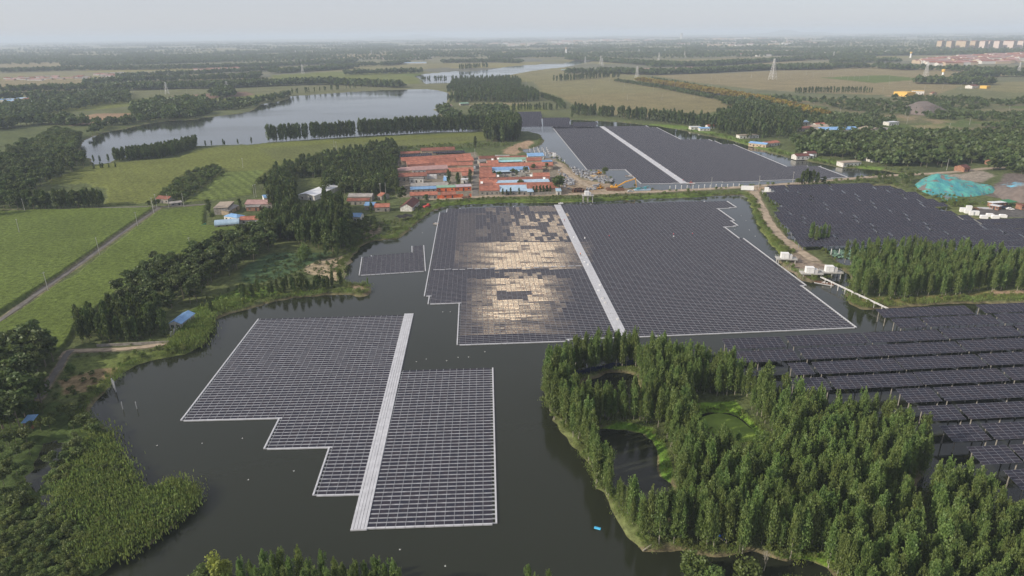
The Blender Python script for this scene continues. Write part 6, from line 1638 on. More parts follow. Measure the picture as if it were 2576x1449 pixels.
# ------------------------------------------------------------------ poles and pylons
def pole_mesh(h, cross=True):
    a = MB(); a.tube((0, 0, -1), (0, 0, h), .17, .11, 7); b = MB(); b.box(-.75, -.05, h - .55, .75, .05, h - .43)
    for x in (-.65, 0, .65): b.tube((x, 0, h - .43), (x, 0, h - .2), .05, n=5)
    return a.mesh('shaft', MAT['concrete']), b.mesh('crossarm', MAT['steel'])
PM = {10: pole_mesh(10), 8: pole_mesh(8), 12: pole_mesh(12)}
def pole(x, y, h, label, group, lean=0, rz=None):
    p = G(x, y, GZ); e = empty('utility_pole', (*p, GZ), 0, label, 'utility pole', group); e.rotation_euler = (random.gauss(0, .012), lean + random.gauss(0, .012), random.uniform(0, 3))
    link(bpy.data.objects.new('shaft', PM[h][0]), e); link(bpy.data.objects.new('crossarm', PM[h][1]), e)
for x, y in [(122, 733), (251, 640), (347, 571), (386, 532), (50, 590), (388, 540)]: pole(x, y, 10, 'pale concrete pole along the diagonal field road', 'poles along the diagonal field road')
for x, y in [(395, 523), (425, 522), (463, 520), (64, 535), (640, 498), (645, 496), (482, 640), (612, 425), (841, 376), (847, 380)]: pole(x, y, 10, 'pale concrete pole at the edge of the maize fields', 'poles among the maize fields')
for x, y in [(958, 501), (971, 499)]: pole(x, y, 12, 'tall white pole of the pair beside the centre wood', 'pair of tall white poles')
pole(1188, 498, 10, 'pole at the mouth of the village lane', None); pole(1195, 400, 10, 'pole at the back end of the village lane', None)
pole(1908, 474, 10, 'concrete pole beside the billboard', None); pole(1789, 478, 10, 'concrete pole on the causeway among the white posts', None); pole(1993, 463, 10, 'concrete pole on the causeway left of the poplar clump', None); pole(2381, 428, 10, 'leaning concrete pole with a lamp on the causeway road', None, .06)
for v, L in [('s', [(245, 782), (322, 785), (488, 778), (566, 780), (785, 768), (1020, 764), (1225, 760), (1323, 800), (1163, 805), (860, 866), (1150, 858), (1432, 848), (1190, 940), (1513, 932), (1813, 920), (1917, 895), (2035, 920), (2138, 935), (2270, 970), (1725, 850), (1628, 820), (1555, 808), (1492, 795), (1428, 778),
                   (1760, 740), (1976, 745), (2143, 700), (2244, 715), (2172, 730), (2348, 730), (2047, 780), (1834, 786), (1764, 785), (1618, 748), (1977, 825), (2234, 880), (2370, 900), (2533, 930)]),
             ('q', [(10, 725), (316, 680), (425, 685), (380, 725), (527, 695), (590, 720), (655, 642), (737, 700), (745, 715), (768, 705), (855, 728), (892, 670), (938, 668), (912, 750), (972, 740), (1012, 668), (1018, 745), (1102, 752), (1088, 705), (1185, 662), (1268, 665), (1320, 665), (1300, 745), (1375, 635), (1458, 655), (1130, 618), (1500, 738),
                    (1240, 862), (1297, 800), (1492, 785), (1630, 845), (1797, 835), (1967, 835), (195, 930), (370, 970), (592, 1018), (840, 1065), (1318, 1045), (1125, 1170), (1448, 1095), (1465, 1160), (1615, 1260), (1855, 1230), (1663, 1100), (2050, 1165), (2415, 1055)]),
             ('v', [(1005, 892), (1252, 885), (1507, 877), (1748, 878), (1953, 873), (2208, 852), (2410, 845)])]:
    for x, y in L:
        q = V(v, x, y); pole(q[0], q[1] + .3, 10 if v != 'v' else 12, 'thin pale pole standing in the far khaki fields', 'thin poles in the far fields')
def pylon_mesh(h):
    mb = MB(); w0, w1 = h * .13, h * .02
    def W(z): return w0 * (1 - z / h) ** 1.15 + w1
    zs = [0, .16, .3, .42, .53, .63, .72, .8, .88, 1.0]
    r = h * .0048 + .05
    for i in range(len(zs) - 1):
        z0, z1 = zs[i] * h, zs[i + 1] * h; a, b = W(z0), W(z1)
        c0 = [(-a, -a), (a, -a), (a, a), (-a, a)]; c1 = [(-b, -b), (b, -b), (b, b), (-b, b)]
        for k in range(4):
            j = (k + 1) % 4
            mb.tube((*c0[k], z0), (*c1[k], z1), r, n=4); mb.tube((*c0[k], z0), (*c1[j], z1), r * .55, n=3, cap=False); mb.tube((*c0[j], z0), (*c1[k], z1), r * .55, n=3, cap=False); mb.tube((*c1[k], z1), (*c1[j], z1), r * .5, n=3, cap=False)
    ar = MB()
    for z, L in ((.72, .15), (.84, .12), (.95, .09)):
        for s in (-1, 1):
            p = (s * L * h, 0, z * h); 
            for q in (-1, 1): ar.tube((s * W(z * h), q * W(z * h), z * h), p, r * .7, n=3); 
            ar.tube((s * W(z * h), 0, z * h + h * .035), p, r * .6, n=3); ar.tube(p, (p[0], 0, z * h - h * .035), r * .8, n=4)
    return mb.mesh('lattice', MAT['white_dirty']), ar.mesh('crossarm', MAT['white_dirty'])
PY = {34: pylon_mesh(34)}
for x, y, s, lb in [(1602, 205, 1.08, 'nearest white lattice pylon standing in the khaki field'), (1657, 153, 1.0, None), (1511, 152 + 10, .95, None), (1472, 160, .8, None), (1722, 145, .9, None), (1595 - 80, 166, .8, None), (1943, 201, 1.5, 'tall grey lattice pylon in the right hand khaki field'), (2328, 195, 1.15, 'lattice pylon left of the water tower'),
                    (2560, 192, 1.0, 'lattice pylon at the right edge of the khaki fields'), (1672, 137, .9, None), (1607, 137, .9, None), (935, 138 + 7, 1.1, None), (1002 - 215, 138, .9, None), (744, 138, .9, None), (832, 133, 1, None), (910, 120 + 5, 1, None), (887, 150, .9, None), (1253, 119, 1.1, None),
                    (1092, 117, 1.1, None), (1102, 117, 1.1, None), (1133, 116, 1.1, None), (1278, 116, 1.1, None), (1400, 113, 1.2, None), (2096, 178 - 30, .9, None), (573, 234, .75, None), (421, 238, .75, None), (762, 187, .9, None), (2275, 117, .9, None), (2288, 120, .9, None), (2323, 120, .9, None)]:
    p = G(x, y, 0); e = empty('pylon', (*p, 0), random.uniform(-.4, .4) + .5, lb or 'small hazy lattice pylon in the distant fields', 'pylon', None if lb else 'hazy pylons across the plain'); e.scale = (s, s, s)
    link(bpy.data.objects.new('lattice', PY[34][0]), e); link(bpy.data.objects.new('crossarm', PY[34][1]), e)

# posts standing in water
def posts(L, h, r0, label, group, v='P', zb=0, mat='white_dirty', cat='post', name='water_post'):
    mb = MB(); mb.tube((0, 0, -2), (0, 0, h), r0, n=8); me = mb.mesh(name, MAT[mat])
    for x, y in L:
        p = VG(v, x, y, zb); o = bpy.data.objects.new(name, me); o.location = (*p, 0); o.rotation_euler = (random.gauss(0, .01), random.gauss(0, .01), 0); o.scale = (1, 1, random.uniform(.9, 1.08)); link(o); tag(o, label, cat, group)
posts([(1588 + k * 53.8, 462 - k * 1.5) for k in range(13)], 3.0, .3, 'white round post in the even row beside the causeway', 'row of white posts beside the causeway', 'g')
posts([(1370, 120), (1390, 195), (1455, 115), (1475, 150), (1495, 195), (1548, 112), (1575, 152), (1592, 205), (1622, 235), (1645, 112), (1668, 155), (1692, 195), (1718, 250), (1288, 155), (1930, 340), (2035, 400)], 3.6, .3, 'pale post in the cluster standing off the village shore', 'posts standing off the village shore', 'b')
posts([(1062, 1010), (1078, 1030), (1085, 1048)], 3.8, .2, 'tall grey post in the tight bundle off the lower left shore', 'bundle of grey posts off the lower left shore', 'e', 0, 'steel')
posts([(1150, 1208), (1282, 1205)], 2.9, .13, 'thin glassy post standing alone in the lower left water', 'two thin posts in the lower left water', 'e', 0, 'steel')
posts([(755, 1078), (830, 1072), (1042, 1055)], 3.6, .22, 'pale stub post among the lotus leaves', 'stub posts among the lotus', 'r')

# ------------------------------------------------------------------ inverter stations
def station(v, x, y, ang, label, h=3.0, small=1.0):
    p = VG(v, x, y, 0); e = empty('inverter_station', (*p, 0), ang, label, 'inverter station'); z = GZ + h * .6
    mb = MB(); mb.box(-5.2 * small, -2.6, z, 5.2 * small, 2.6, z + .3); mb.build('platform', MAT['concrete'], e)
    for sx in (-4.2, 0, 4.2):
        for sy in (-2, 2):
            q = MB(); q.tube((sx * small, sy, -2), (sx * small, sy, z), .26, n=8); q.build('leg', MAT['concrete'], e)
    mb = MB(); mb.box(-2.9 * small, -1.35, z + .3, .9 * small, 1.35, z + 3.1); mb.box(-3.0 * small, -1.45, z + 3.1, 1.0 * small, 1.45, z + 3.2); c = mb.build('cabin', MAT['white_paint'], e)
    q = MB(); q.box(-1.3 * small, -1.39, z + .4, -1.26 * small, -1.351, z + 2.9); q.box(-1.5, -1.42, z + 1.4, -1.42, -1.351, z + 1.75); q.build('door', MAT['steel'], c)
    mb = MB(); mb.box(1.1 * small, -1.1, z + .3, 2.7 * small, 1.1, z + 2.3); mb.build('transformer_cabinet', MAT['white_dirty'], e)
    mb = MB()
    for zz in (.7, 1.2):
        for a, b in (((-5.1, -2.5), (5.1, -2.5)), ((-5.1, 2.5), (5.1, 2.5)), ((-5.1, -2.5), (-5.1, 2.5)), ((5.1, -2.5), (5.1, 2.5))):
            mb.tube((a[0] * small, a[1], z + zz), (b[0] * small, b[1], z + zz), .035, n=4)
    for k in range(7):
        for sy in (-2.5, 2.5): mb.tube(((-5.1 + k * 1.7) * small, sy, z + .3), ((-5.1 + k * 1.7) * small, sy, z + 1.2), .035, n=4)
    mb.build('railing', MAT['steel'], e)
station('i', 400, 480, rad(-8), 'white inverter cabin on a platform beside the end of the spur road')
station('i', 1040, 860, rad(-6), 'white inverter cabin on a platform on the stony point, left of the pair')
station('i', 1545, 830, rad(-6), 'white inverter cabin on a platform over the water, right of the pair')
station('b', 2525, 1225, rad(2), 'white inverter cabin on tall legs in front of the causeway', 6.5, .8)
station('b', 1825, 300, rad(4), 'white inverter cabin on a platform off the village shore', 2.5, .75)
station('r', 160, 515, rad(-20), 'white inverter cabin at the corner of the packed panel field', 2.5, .8)
# cable bridge
e = empty('cable_bridge', (*VG('i', 1310, 850, 0), 0), 0, 'white cable bridge on posts running from the stony point to the plantation', 'cable bridge')
A = VG('i', 1320, 830, 2.6); B = VG('t', 1285, 265, 3.0); o0_ = VG('i', 1310, 850, 0); mb = MB()
for s in (-.45, .45):
    d = (B - A) / np.linalg.norm(B - A); nn_ = np.array([-d[1], d[0]]) * s
    a = A + nn_ - o0_; b = B + nn_ - o0_; mb.tube((*a, 2.6), (*b, 3.0), .16, n=4)
mb.build('duct', MAT['white_dirty'], e)
Lb = np.linalg.norm(B - A)
for k in range(9):
    p = A + d * (3 + k * (Lb - 6) / 8) - o0_; q = MB(); q.tube((p[0], p[1], -2), (p[0], p[1], 2.7), .2, n=8); q.build('post', MAT['white_dirty'], e)
# rafts and boats
def raft(v, x, y, ang, label, L=7, W_=2.6, mat='rust', junk='white_dirty'):
    e = empty('work_raft', (*VG(v, x, y, 0), 0), ang, label, 'raft')
    for s in (-1, 1):
        mb = MB(); mb.lathe([(.1, -L / 2), (.34, -L / 2 + .4), (.34, L / 2 - .4), (.1, L / 2)], 8, (0, s * W_ / 2 - s * .4, .12), 'x'); mb.build('pontoon', MAT['steel'], e)
    mb = MB()
    for k in range(int(L / .5)): mb.box(-L / 2 + k * .5, -W_ / 2, .46, -L / 2 + k * .5 + .42, W_ / 2, .56)
    mb.build('deck', MAT[mat], e)
    mb = MB()
    for k in range(5): mb.box(-1.2 + k * .55, -.5 + (k % 2) * .3, .56, -.8 + k * .55, .2 + (k % 2) * .3, .8 + .18 * (k % 3))
    mb.build('cargo', MAT[junk], e)
raft('i', 1400, 1000, rad(-35), 'rusty plank raft with white sacks moored under the cable bridge', 9, 3); raft('k', 740, 245, rad(-12), 'brown work raft beside the edge of the far array', 7, 2.6); raft('b', 1770, 180, rad(-8), 'rusty raft among the posts off the village shore', 8, 3)
raft('a', 930, 1400, rad(6), 'small rusty raft at the weedy shore by the turned house', 7, 2.4); raft('d', 1740, 788, rad(-15), 'little wooden raft touching the left edge of the great array', 4, 1.5); raft('k', 2055, 400, rad(-6), 'white work raft with red cargo at the foot of the far aisle', 7, 2.4, 'white_dirty', 'red'); raft('b', 1950, 1265, rad(5), 'small white raft at the head of the great aisle', 3.5, 2, 'white_paint')
def blue_raft():
    mb = MB(); mb.box(-1.3, -.55, .02, 1.3, .55, .3)
    for k in range(5): mb.lathe([(.12, -.5), (.2, -.4), (.2, .4), (.12, .5)], 8, (-1.1 + k * .55, 0, .3), 'y')
    o = mb.build('float_raft', MAT['skyblue']); o.scale = (.62, .62, .62); o.location = (*VG('x', 911, 1005, 0), 0); o.rotation_euler = (0, 0, rad(-22)); tag(o, 'bright sky blue foam raft drifting alone in the near water', 'raft')
blue_raft()

# ------------------------------------------------------------------ machines
def excavator():
    e = empty('excavator', (*VG('k', 430, 540, GZ), GZ), rad(4), 'orange long reach excavator on a rusty tracked pontoon', 'excavator')
    for s in (-1, 1):
        mb = MB(); n = 12; L, r0 = 6.0, .9; prof = [(L * (1 if k < n / 2 else -1) + r0 * math.sin(2 * PI * (k + .5) / n), r0 + r0 * math.cos(2 * PI * (k + .5) / n)) for k in range(n)]
        mb.prism(prof, s * 2.0 - .7, s * 2.0 + .7, 'y')
        for k in range(20): mb.box(-L + k * .62, s * 2.0 - .8, 2 * r0 - .02, -L + k * .62 + .25, s * 2.0 + .8, 2 * r0 + .09)
        mb.build('track', MAT['rust'], e)
    mb = MB(); mb.box(-3, -1.3, 1.2, 3, 1.3, 1.75); mb.lathe([(1.1, 1.75), (1.1, 2.1)], 14); mb.build('undercarriage', MAT['rust'], e)
    mb = MB(); mb.box(-3.4, -1.4, 2.1, 1.6, 1.4, 3.1); mb.prism([(-3.6, 2.3), (-2.2, 2.3), (-2.2, 3.7), (-3.4, 3.5)], -1.3, 1.3, 'y'); b = mb.build('body', MAT['machine'], e)
    mb = MB(); mb.box(.2, .35, 3.1, 1.7, 1.35, 4.5); c = mb.build('cab', MAT['machine'], e); q = MB(); q.box(.4, .32, 3.4, 1.72, 1.38, 4.3); q.build('window', MAT['glassdark'], c)
    mb = MB()
    def limb(a, b, w0, w1):
        mb.hexa([(a[0], -w0, a[1] - w0), (b[0], -w1, b[1] - w1), (b[0], w1, b[1] - w1), (a[0], w0, a[1] - w0), (a[0], -w0, a[1] + w0), (b[0], -w1, b[1] + w1), (b[0], w1, b[1] + w1), (a[0], w0, a[1] + w0)])
    limb((1.2, 2.8), (8.0, 6.4), .38, .42); limb((8.0, 6.4), (15.5, 8.6), .42, .3); mb.build('boom', MAT['machine'], e)
    mb = MB(); mb.hexa([(15.2, -.26, 8.5), (15.9, -.26, 8.5), (15.9, .26, 8.5), (15.2, .26, 8.5), (15.0, -.3, 9.1), (15.9, -.3, 9.0), (15.9, .3, 9.0), (15.0, .3, 9.1)])
    mb.hexa([(16.6, -.2, 1.6), (16.9, -.2, 1.6), (16.9, .2, 1.6), (16.6, .2, 1.6), (15.3, -.26, 8.5), (15.9, -.26, 8.5), (15.9, .26, 8.5), (15.3, .26, 8.5)]); mb.build('stick', MAT['machine'], e)
    mb = MB(); mb.prism([(16.3, 1.6), (17.2, 1.6), (17.3, .9), (16.7, .5), (16.1, .9)], -.5, .5, 'y'); mb.build('bucket', MAT['rust'], e)
    mb = MB(); mb.tube((3.0, 0, 3.2), (6.5, 0, 5.2), .12); mb.tube((9, 0, 7.2), (14.5, 0, 8.9), .1); mb.build('hydraulic_ram', MAT['steel'], e)
excavator()
def loader(v, x, y, ang, label, s=1.0):
    e = empty('wheel_loader', (*VG(v, x, y, GZ), GZ), ang, label, 'wheel loader'); e.scale = (s, s, s)
    for sx in (-1.5, 1.5):
        for sy in (-1.05, 1.05):
            mb = MB(); mb.lathe([(.5, -.25), (.75, -.2), (.75, .2), (.5, .25)], 14, (sx, sy, .75), 'y'); w_ = mb.build('wheel', MAT['black'], e)
            q = MB(); q.lathe([(.34, -.27), (.34, .27)], 10, (sx, sy, .75), 'y'); q.build('rim', MAT['machine'], w_)
    mb = MB(); mb.box(-2.6, -.7, .9, -.2, .7, 2.0); mb.box(-.2, -.5, .8, 2.0, .5, 1.4); mb.build('body', MAT['machine'], e)
    mb = MB(); mb.box(-.9, -.65, 2.0, .3, .65, 2.2); mb.box(-1.0, -.7, 3.1, .4, .7, 3.25)
    for a in (-.9, .25):
        for b in (-.62, .55): mb.box(a, b, 2.2, a + .08, b + .08, 3.1)
    c = mb.build('cab', MAT['machine'], e); q = MB(); q.box(-.8, -.56, 2.2, .2, .56, 3.1); q.build('window', MAT['glassdark'], c)
    mb = MB()
    for sy in (-.45, .45): mb.hexa([(1.2, sy - .1, 1.2), (3.2, sy - .1, .5), (3.2, sy + .1, .5), (1.2, sy + .1, 1.2), (1.2, sy - .1, 1.5), (3.2, sy - .1, .8), (3.2, sy + .1, .8), (1.2, sy + .1, 1.5)])
    mb.build('lift_arm', MAT['machine'], e)
    mb = MB(); mb.prism([(3.1, .1), (4.2, .1), (4.3, .3), (3.5, .5), (3.4, 1.1), (3.1, 1.1)], -1.3, 1.3, 'y'); mb.build('bucket', MAT['rust'], e)
loader('k', 110, 520, rad(200), 'yellow wheel loader beside the excavator on the work spit')
loader('k', 70, 200, rad(190), 'brown yellow machine standing on the stone spit', 1.1)
def vehicle(v, x, y, ang, label, mat, kind='car'):
    e = empty('parked_' + kind, (*VG(v, x, y, GZ), GZ + .17), ang, label, kind)
    if kind == 'van': prof = [(-2.4, .35), (2.4, .35), (2.4, 1.0), (1.9, 1.25), (1.4, 2.0), (-2.35, 2.05)]; gl = [(1.3, 1.25), (1.95, 1.22), (1.45, 1.9), (1.0, 1.9)]
    elif kind == 'truck': prof = [(1.3, .5), (3.2, .5), (3.2, 1.4), (2.8, 2.3), (1.3, 2.35)]; gl = [(2.3, 1.4), (3.12, 1.4), (2.78, 2.2), (2.3, 2.2)]
    else: prof = [(-2.2, .3), (2.2, .3), (2.25, .75), (1.2, .95), (.6, 1.45), (-1.1, 1.48), (-1.7, 1.0), (-2.25, .92)]; gl = [(-1.5, .95), (1.05, .95), (.55, 1.38), (-1.05, 1.4)]
    mb = MB(); mb.prism(prof, -.85, .85, 'y'); mb.build('body', MAT[mat], e)
    mb = MB(); mb.prism(gl, -.87, .87, 'y'); mb.build('window', MAT['glassdark'], e)
    if kind == 'truck': mb = MB(); mb.box(-3.2, -1.0, .7, 1.15, 1.0, 1.6); mb.build('cargo_bed', MAT[mat], e)
    for sx in (-1.4, 1.4):
        for sy in (-.8, .8):
            mb = MB(); mb.lathe([(.33, -.1), (.33, .1)], 12, (sx * (1.5 if kind == 'truck' else 1), sy, .33), 'y'); w_ = mb.build('wheel', MAT['black'], e)
            q = MB(); q.lathe([(.18, -.12), (.18, .12)], 8, (sx * (1.5 if kind == 'truck' else 1), sy, .33), 'y'); q.build('rim', MAT['steel'], w_)
    for sy in (-.6, .6):
        fx = 2.22 if kind == 'car' else (2.36 if kind == 'van' else 3.18); q = MB(); q.box(fx, sy - .15, .6, fx + .05, sy + .15, .75); q.build('headlight', MAT['white_paint'], e)
vehicle('k', 755, 585, rad(5), 'silver car parked beside the causeway near the excavator', 'silver')
vehicle('a', 1815, 515, rad(95), 'grey van parked in the village lane', 'silver', 'van')
vehicle('m', 2268, 1080, rad(-18), 'white car in the work yard', 'white_paint'); vehicle('m', 2120, 1045, rad(-30), 'dark blue car left of the white one in the work yard', 'navy'); vehicle('m', 2225, 1030, rad(-30), 'black car behind the white one in the work yard', 'black')
vehicle('a', 1635, 1155, rad(4), 'dark red truck stopped at the mouth of the lane', 'rust', 'truck'); vehicle('a', 790, 1345, rad(60), 'small red truck on the shore track by the turned house', 'red', 'truck'); vehicle('k', 30, 470, rad(15), 'grey truck on the work spit left of the loader', 'float_grey', 'truck')
vehicle('q', 1685, 1095, rad(20), 'dark truck below the netted spoil heap on the waste ground', 'black', 'truck')
# teal dredger
e = empty('dredger', (*VG('k', 1010, 545, GZ), GZ - .2), rad(8), 'teal painted dredging barge pulled up beside the causeway', 'dredger')
mb = MB(); mb.prism([(-6.5, .9), (-6, 0), (6, 0), (6.8, 1.1), (-6.5, 1.2)], -1.5, 1.5, 'y'); mb.build('hull', MAT['pale_blue'], e)
mb = MB(); mb.box(-4.5, -.9, 1.2, -1.5, .9, 2.4); mb.box(1.6, -.8, 1.2, 3.2, .8, 3.0); mb.build('engine_housing', MAT['teal'], e)
mb = MB(); mb.tube((-1.5, 0, 1.8), (4.8, 0, 3.6), .2); mb.tube((4.8, 0, 3.6), (6.4, 0, 2.0), .18); mb.tube((-6, .5, 1.6), (1, .5, 2.0), .22); mb.build('suction_pipe', MAT['teal'], e)
# culvert rings
k_ = 0
for r, row in enumerate([(2225, 1015, 4), (2245, 985, 3)]):
    for k in range(row[2]):
        mb = MB(); n = 16; R1, R0 = 1.25, 1.0
        for i in range(n):
            a0, a1 = 2 * PI * i / n, 2 * PI * (i + 1) / n
            P4 = [(R0 * math.cos(a0), R0 * math.sin(a0)), (R1 * math.cos(a0), R1 * math.sin(a0)), (R1 * math.cos(a1), R1 * math.sin(a1)), (R0 * math.cos(a1), R0 * math.sin(a1))]
            lo = [(x, -1.1, z) for x, z in P4]; hi = [(x, 1.1, z) for x, z in P4]; mb.hexa(lo + hi)
        p = VG('b', row[0] + k * 66, row[1] + r * 0 - k * 2, GZ); o = mb.build('culvert_pipe', MAT['rust']); o.location = (p[0], p[1], GZ + 1.2); o.rotation_euler = (0, 0, rad(25 + 4 * k)); tag(o, 'rusty culvert ring stored at the roadside by the big tree', 'pipe', 'culvert rings at the roadside')
# crates and float heaps
for k, (x, y, s) in enumerate([(30, 250, 2.6), (62, 252, 2.4), (-20, 246, 2.6), (-48, 250, 2.2), (-75, 240, 2.4)]):
    mb = MB(); mb.box(-s / 2, -s / 2, 0, s / 2, s / 2, s * .75)
    for q in (-.5, 0, .4): mb.box(-s / 2 - .03, q * s - .05, -.01, s / 2 + .03, q * s + .05, s * .75 + .04)
    o = mb.build('packing_crate', MAT['crate']); o.location = (*VG('k', x, y + 25, GZ), GZ); tag(o, 'tan packing crate among the grey float heaps', 'crate', 'packing crates on the work spit')
def float_piece():
    mb = MB(); mb.box(-.7, -.45, 0, .7, .45, .22); mb.box(-.55, -.3, .22, .55, .3, .34); mb.box(-.82, -.12, .04, -.7, .12, .14); mb.box(.7, -.12, .04, .82, .12, .14); return mb.mesh('float_block', MAT['float_grey'])
fm = float_piece(); n_ = 0
for poly, n, hh in [("1432,424 1450,426 1478,434 1500,438 1508,448 1490,455 1462,446 1440,434", 120, 2.2), ("1500,446 1546,452 1540,458 1520,462 1500,458 1480,452", 70, 1.6), ("1405,432 1424,440 1446,458 1440,478 1418,474 1408,456", 90, 1.8), ("1470,474 1500,470 1498,478 1474,480", 15, .8)]:
    P_ = wpts(poly, GZ); x0, y0 = P_.min(0); x1, y1 = P_.max(0); k = 0
    while k < n:
        x, y = random.uniform(x0, x1), random.uniform(y0, y1)
        if not inpoly(np.array([x]), np.array([y]), P_)[0]: continue
        o = bpy.data.objects.new('float_block', fm); o.location = (x, y, GZ + random.random() ** 1.6 * hh - .1); o.rotation_euler = (random.gauss(0, .5), random.gauss(0, .5), random.uniform(0, 6)); o.scale = (1.5, 1.5, 1.8); link(o)
        tag(o, 'grey plastic float block tumbled in the heaps on the work spit', 'float block', 'heaps of float blocks on the work spit'); k += 1
# billboard
p = VG('g', 2310, 478, GZ); e = empty('billboard', (*p, GZ), rad(-14), 'white panelled billboard standing at the road junction', 'billboard')
mb = MB(); mb.box(-4.6, -.06, .8, 4.6, .06, 4.2)
for k in range(5): mb.box(-4.6 + k * 2.3 - .04, -.1, .75, -4.6 + k * 2.3 + .04, .1, 4.25)
mb.build('board', MAT['white_paint'], e)
for k in range(3): q = MB(); q.box(-4 + k * 4 - .08, .06, -.3, -4 + k * 4 + .08, .2, 4.1); q.build('post', MAT['steel'], e)
# white containers in the work yard
for k, (x, y, l) in enumerate([(1240, 1120, 'leftmost'), (1375, 1075, 'rear'), (1340, 1150, 'tall middle'), (1425, 1190, 'small square'), (1525, 1190, 'wide'), (1700, 1262, 'left front low'), (1830, 1225, 'rear low'), (1945, 1265, 'front low'), (2110, 1245, 'rightmost low')]):
    low = k > 4; mb = MB(); w_, d_, h_ = (3.2, 2.4, 2.6) if not low else (4.2, 2.4, 1.7)
    if k == 3: w_ = 2.2
    mb.box(-w_ / 2, -d_ / 2, 0, w_ / 2, d_ / 2, h_)
    if low: mb.prism([(-w_ / 2 - .05, h_), (w_ / 2 + .05, h_), (w_ / 2 - .5, h_ + .35), (-w_ / 2 + .5, h_ + .35)], -d_ / 2, d_ / 2, 'y')
    else: mb.box(-w_ / 2 - .08, -d_ / 2 - .08, h_, w_ / 2 + .08, d_ / 2 + .08, h_ + .1); mb.box(-.3, -d_ / 2 - .04, .2, .5, -d_ / 2, h_ - .3)
    o = mb.build('cabinet', MAT['white_paint']); o.location = (*VG('m', x, y, GZ), GZ); o.rotation_euler = (0, 0, rad(-14)); tag(o, f'white equipment cabinet stored in the work yard, {l} one', 'cabinet', 'white cabinets in the work yard')
# stacked pipes and lumber in the yard
e = empty('pipe_stack', (*VG('m', 1720, 1050, GZ), GZ), rad(-10), 'flat stack of blue grey pipes in the work yard', 'pipe stack')
for k in range(16): mb = MB(); mb.tube((-4 + .1 * (k % 3), -2.4 + k * .3, .25 + .12 * (k % 2)), (4, -2.4 + k * .3, .25 + .12 * (k % 2)), .14, n=6); mb.build('pipe', MAT['steel'], e)
e = empty('scrap_heap', (*VG('m', 1560, 1060, GZ), GZ), 0, 'rusty heap of bars and planks beside the pipe stack', 'scrap heap')
mb = MB()
for k in range(60): a = np.array([random.gauss(0, 1.8), random.gauss(0, 1.6)]); q = random.uniform(0, 3.1); L = random.uniform(.8, 2.4); z = abs(random.gauss(0, .4)); mb.tube((*a, z), (a[0] + L * math.cos(q), a[1] + L * math.sin(q), z + random.uniform(-.2, .3)), .07, n=4)
mb.build('scrap', MAT['rust'], e)
# netted spoil heaps
def mound(name, ridge, foot, label, mats, seed, noise=1.0, cat='spoil heap'):
    r = np.random.default_rng(seed); F_ = wpts(foot, GZ, 'm'); x0, y0 = F_.min(0); x1, y1 = F_.max(0); n = 90
    gx, gy = np.meshgrid(np.linspace(x0, x1, n), np.linspace(y0, y1, n)); ins = inpoly(gx, gy, F_)
    d = np.full(gx.shape, 1e3)
    for k in range(len(F_)): d = np.minimum(d, segdist(gx, gy, F_[k], F_[(k + 1) % len(F_)]))
    Rg = [(G(*V('m', x, y), z), z) for x, y, z in ridge]; hh = np.zeros(gx.shape); wd = 1e-6 * np.ones(gx.shape)
    for i in range(len(Rg) - 1):
        (a, za), (b, zb) = Rg[i], Rg[i + 1]
        for t_ in np.linspace(0, 1, 6):
            c = a * (1 - t_) + b * t_; z = za * (1 - t_) + zb * t_; q = np.hypot(gx - c[0], gy - c[1]); hh = np.maximum(hh, z * (1 - q / (z * 3.0)))
    h_ = np.minimum(hh, d * .75) ; h_ = np.where(ins, np.maximum(h_, d * .10), -.6) + (vnoise(gx, gy, 5, seed) - .5) * 1.4 * noise * ins + (vnoise(gx, gy, 2, seed + 1) - .5) * .5 * noise * ins
    idx_ = np.arange(n * n).reshape(n, n); fi_ = np.stack([idx_[:-1, :-1], idx_[:-1, 1:], idx_[1:, 1:], idx_[1:, :-1]], -1).reshape(-1, 4); c4 = ins[:-1, :-1] & ins[1:, 1:] | ins[:-1, 1:] | ins[1:, :-1]
    o = link(bpy.data.objects.new(name, quads_mesh(name, np.stack([gx, gy, h_ + GZ], -1).reshape(-1, 3), mats, fidx=fi_[c4.ravel()], smooth=True))); return tag(o, label, cat)
m, t, b = newmat('netting'); b.inputs['Roughness'].default_value = .8
ge = t.nodes.new('ShaderNodeNewGeometry')
def nzn(sc_, a, c, det=4, dist=0):
    n = t.nodes.new('ShaderNodeTexNoise'); n.inputs['Scale'].default_value = sc_; n.inputs['Detail'].default_value = det; n.inputs['Distortion'].default_value = dist
    mp_ = t.nodes.new('ShaderNodeMapping'); mp_.inputs['Scale'].default_value = (1, .5, 1); mp_.inputs['Rotation'].default_value = (0, 0, .6); t.links.new(ge.outputs['Position'], mp_.inputs['Vector']); t.links.new(mp_.outputs[0], n.inputs['Vector'])
    r = t.nodes.new('ShaderNodeMapRange'); r.inputs['From Min'].default_value = a; r.inputs['From Max'].default_value = c; t.links.new(n.outputs['Fac'], r.inputs['Value']); return r.outputs[0]
mx = t.nodes.new('ShaderNodeMix'); mx.data_type = 'RGBA'; mx.inputs['A'].default_value = (.045, .23, .27, 1); mx.inputs['B'].default_value = (.09, .36, .30, 1); t.links.new(nzn(.12, .40, .60, 7, 1.2), mx.inputs['Factor'])
m2 = t.nodes.new('ShaderNodeMix'); m2.data_type = 'RGBA'; m2.inputs['B'].default_value = (.16, .13, .12, 1); t.links.new(mx.outputs['Result'], m2.inputs['A']); t.links.new(nzn(.20, .575, .60, 4, 1.2), m2.inputs['Factor']); t.links.new(m2.outputs['Result'], b.inputs['Base Color'])
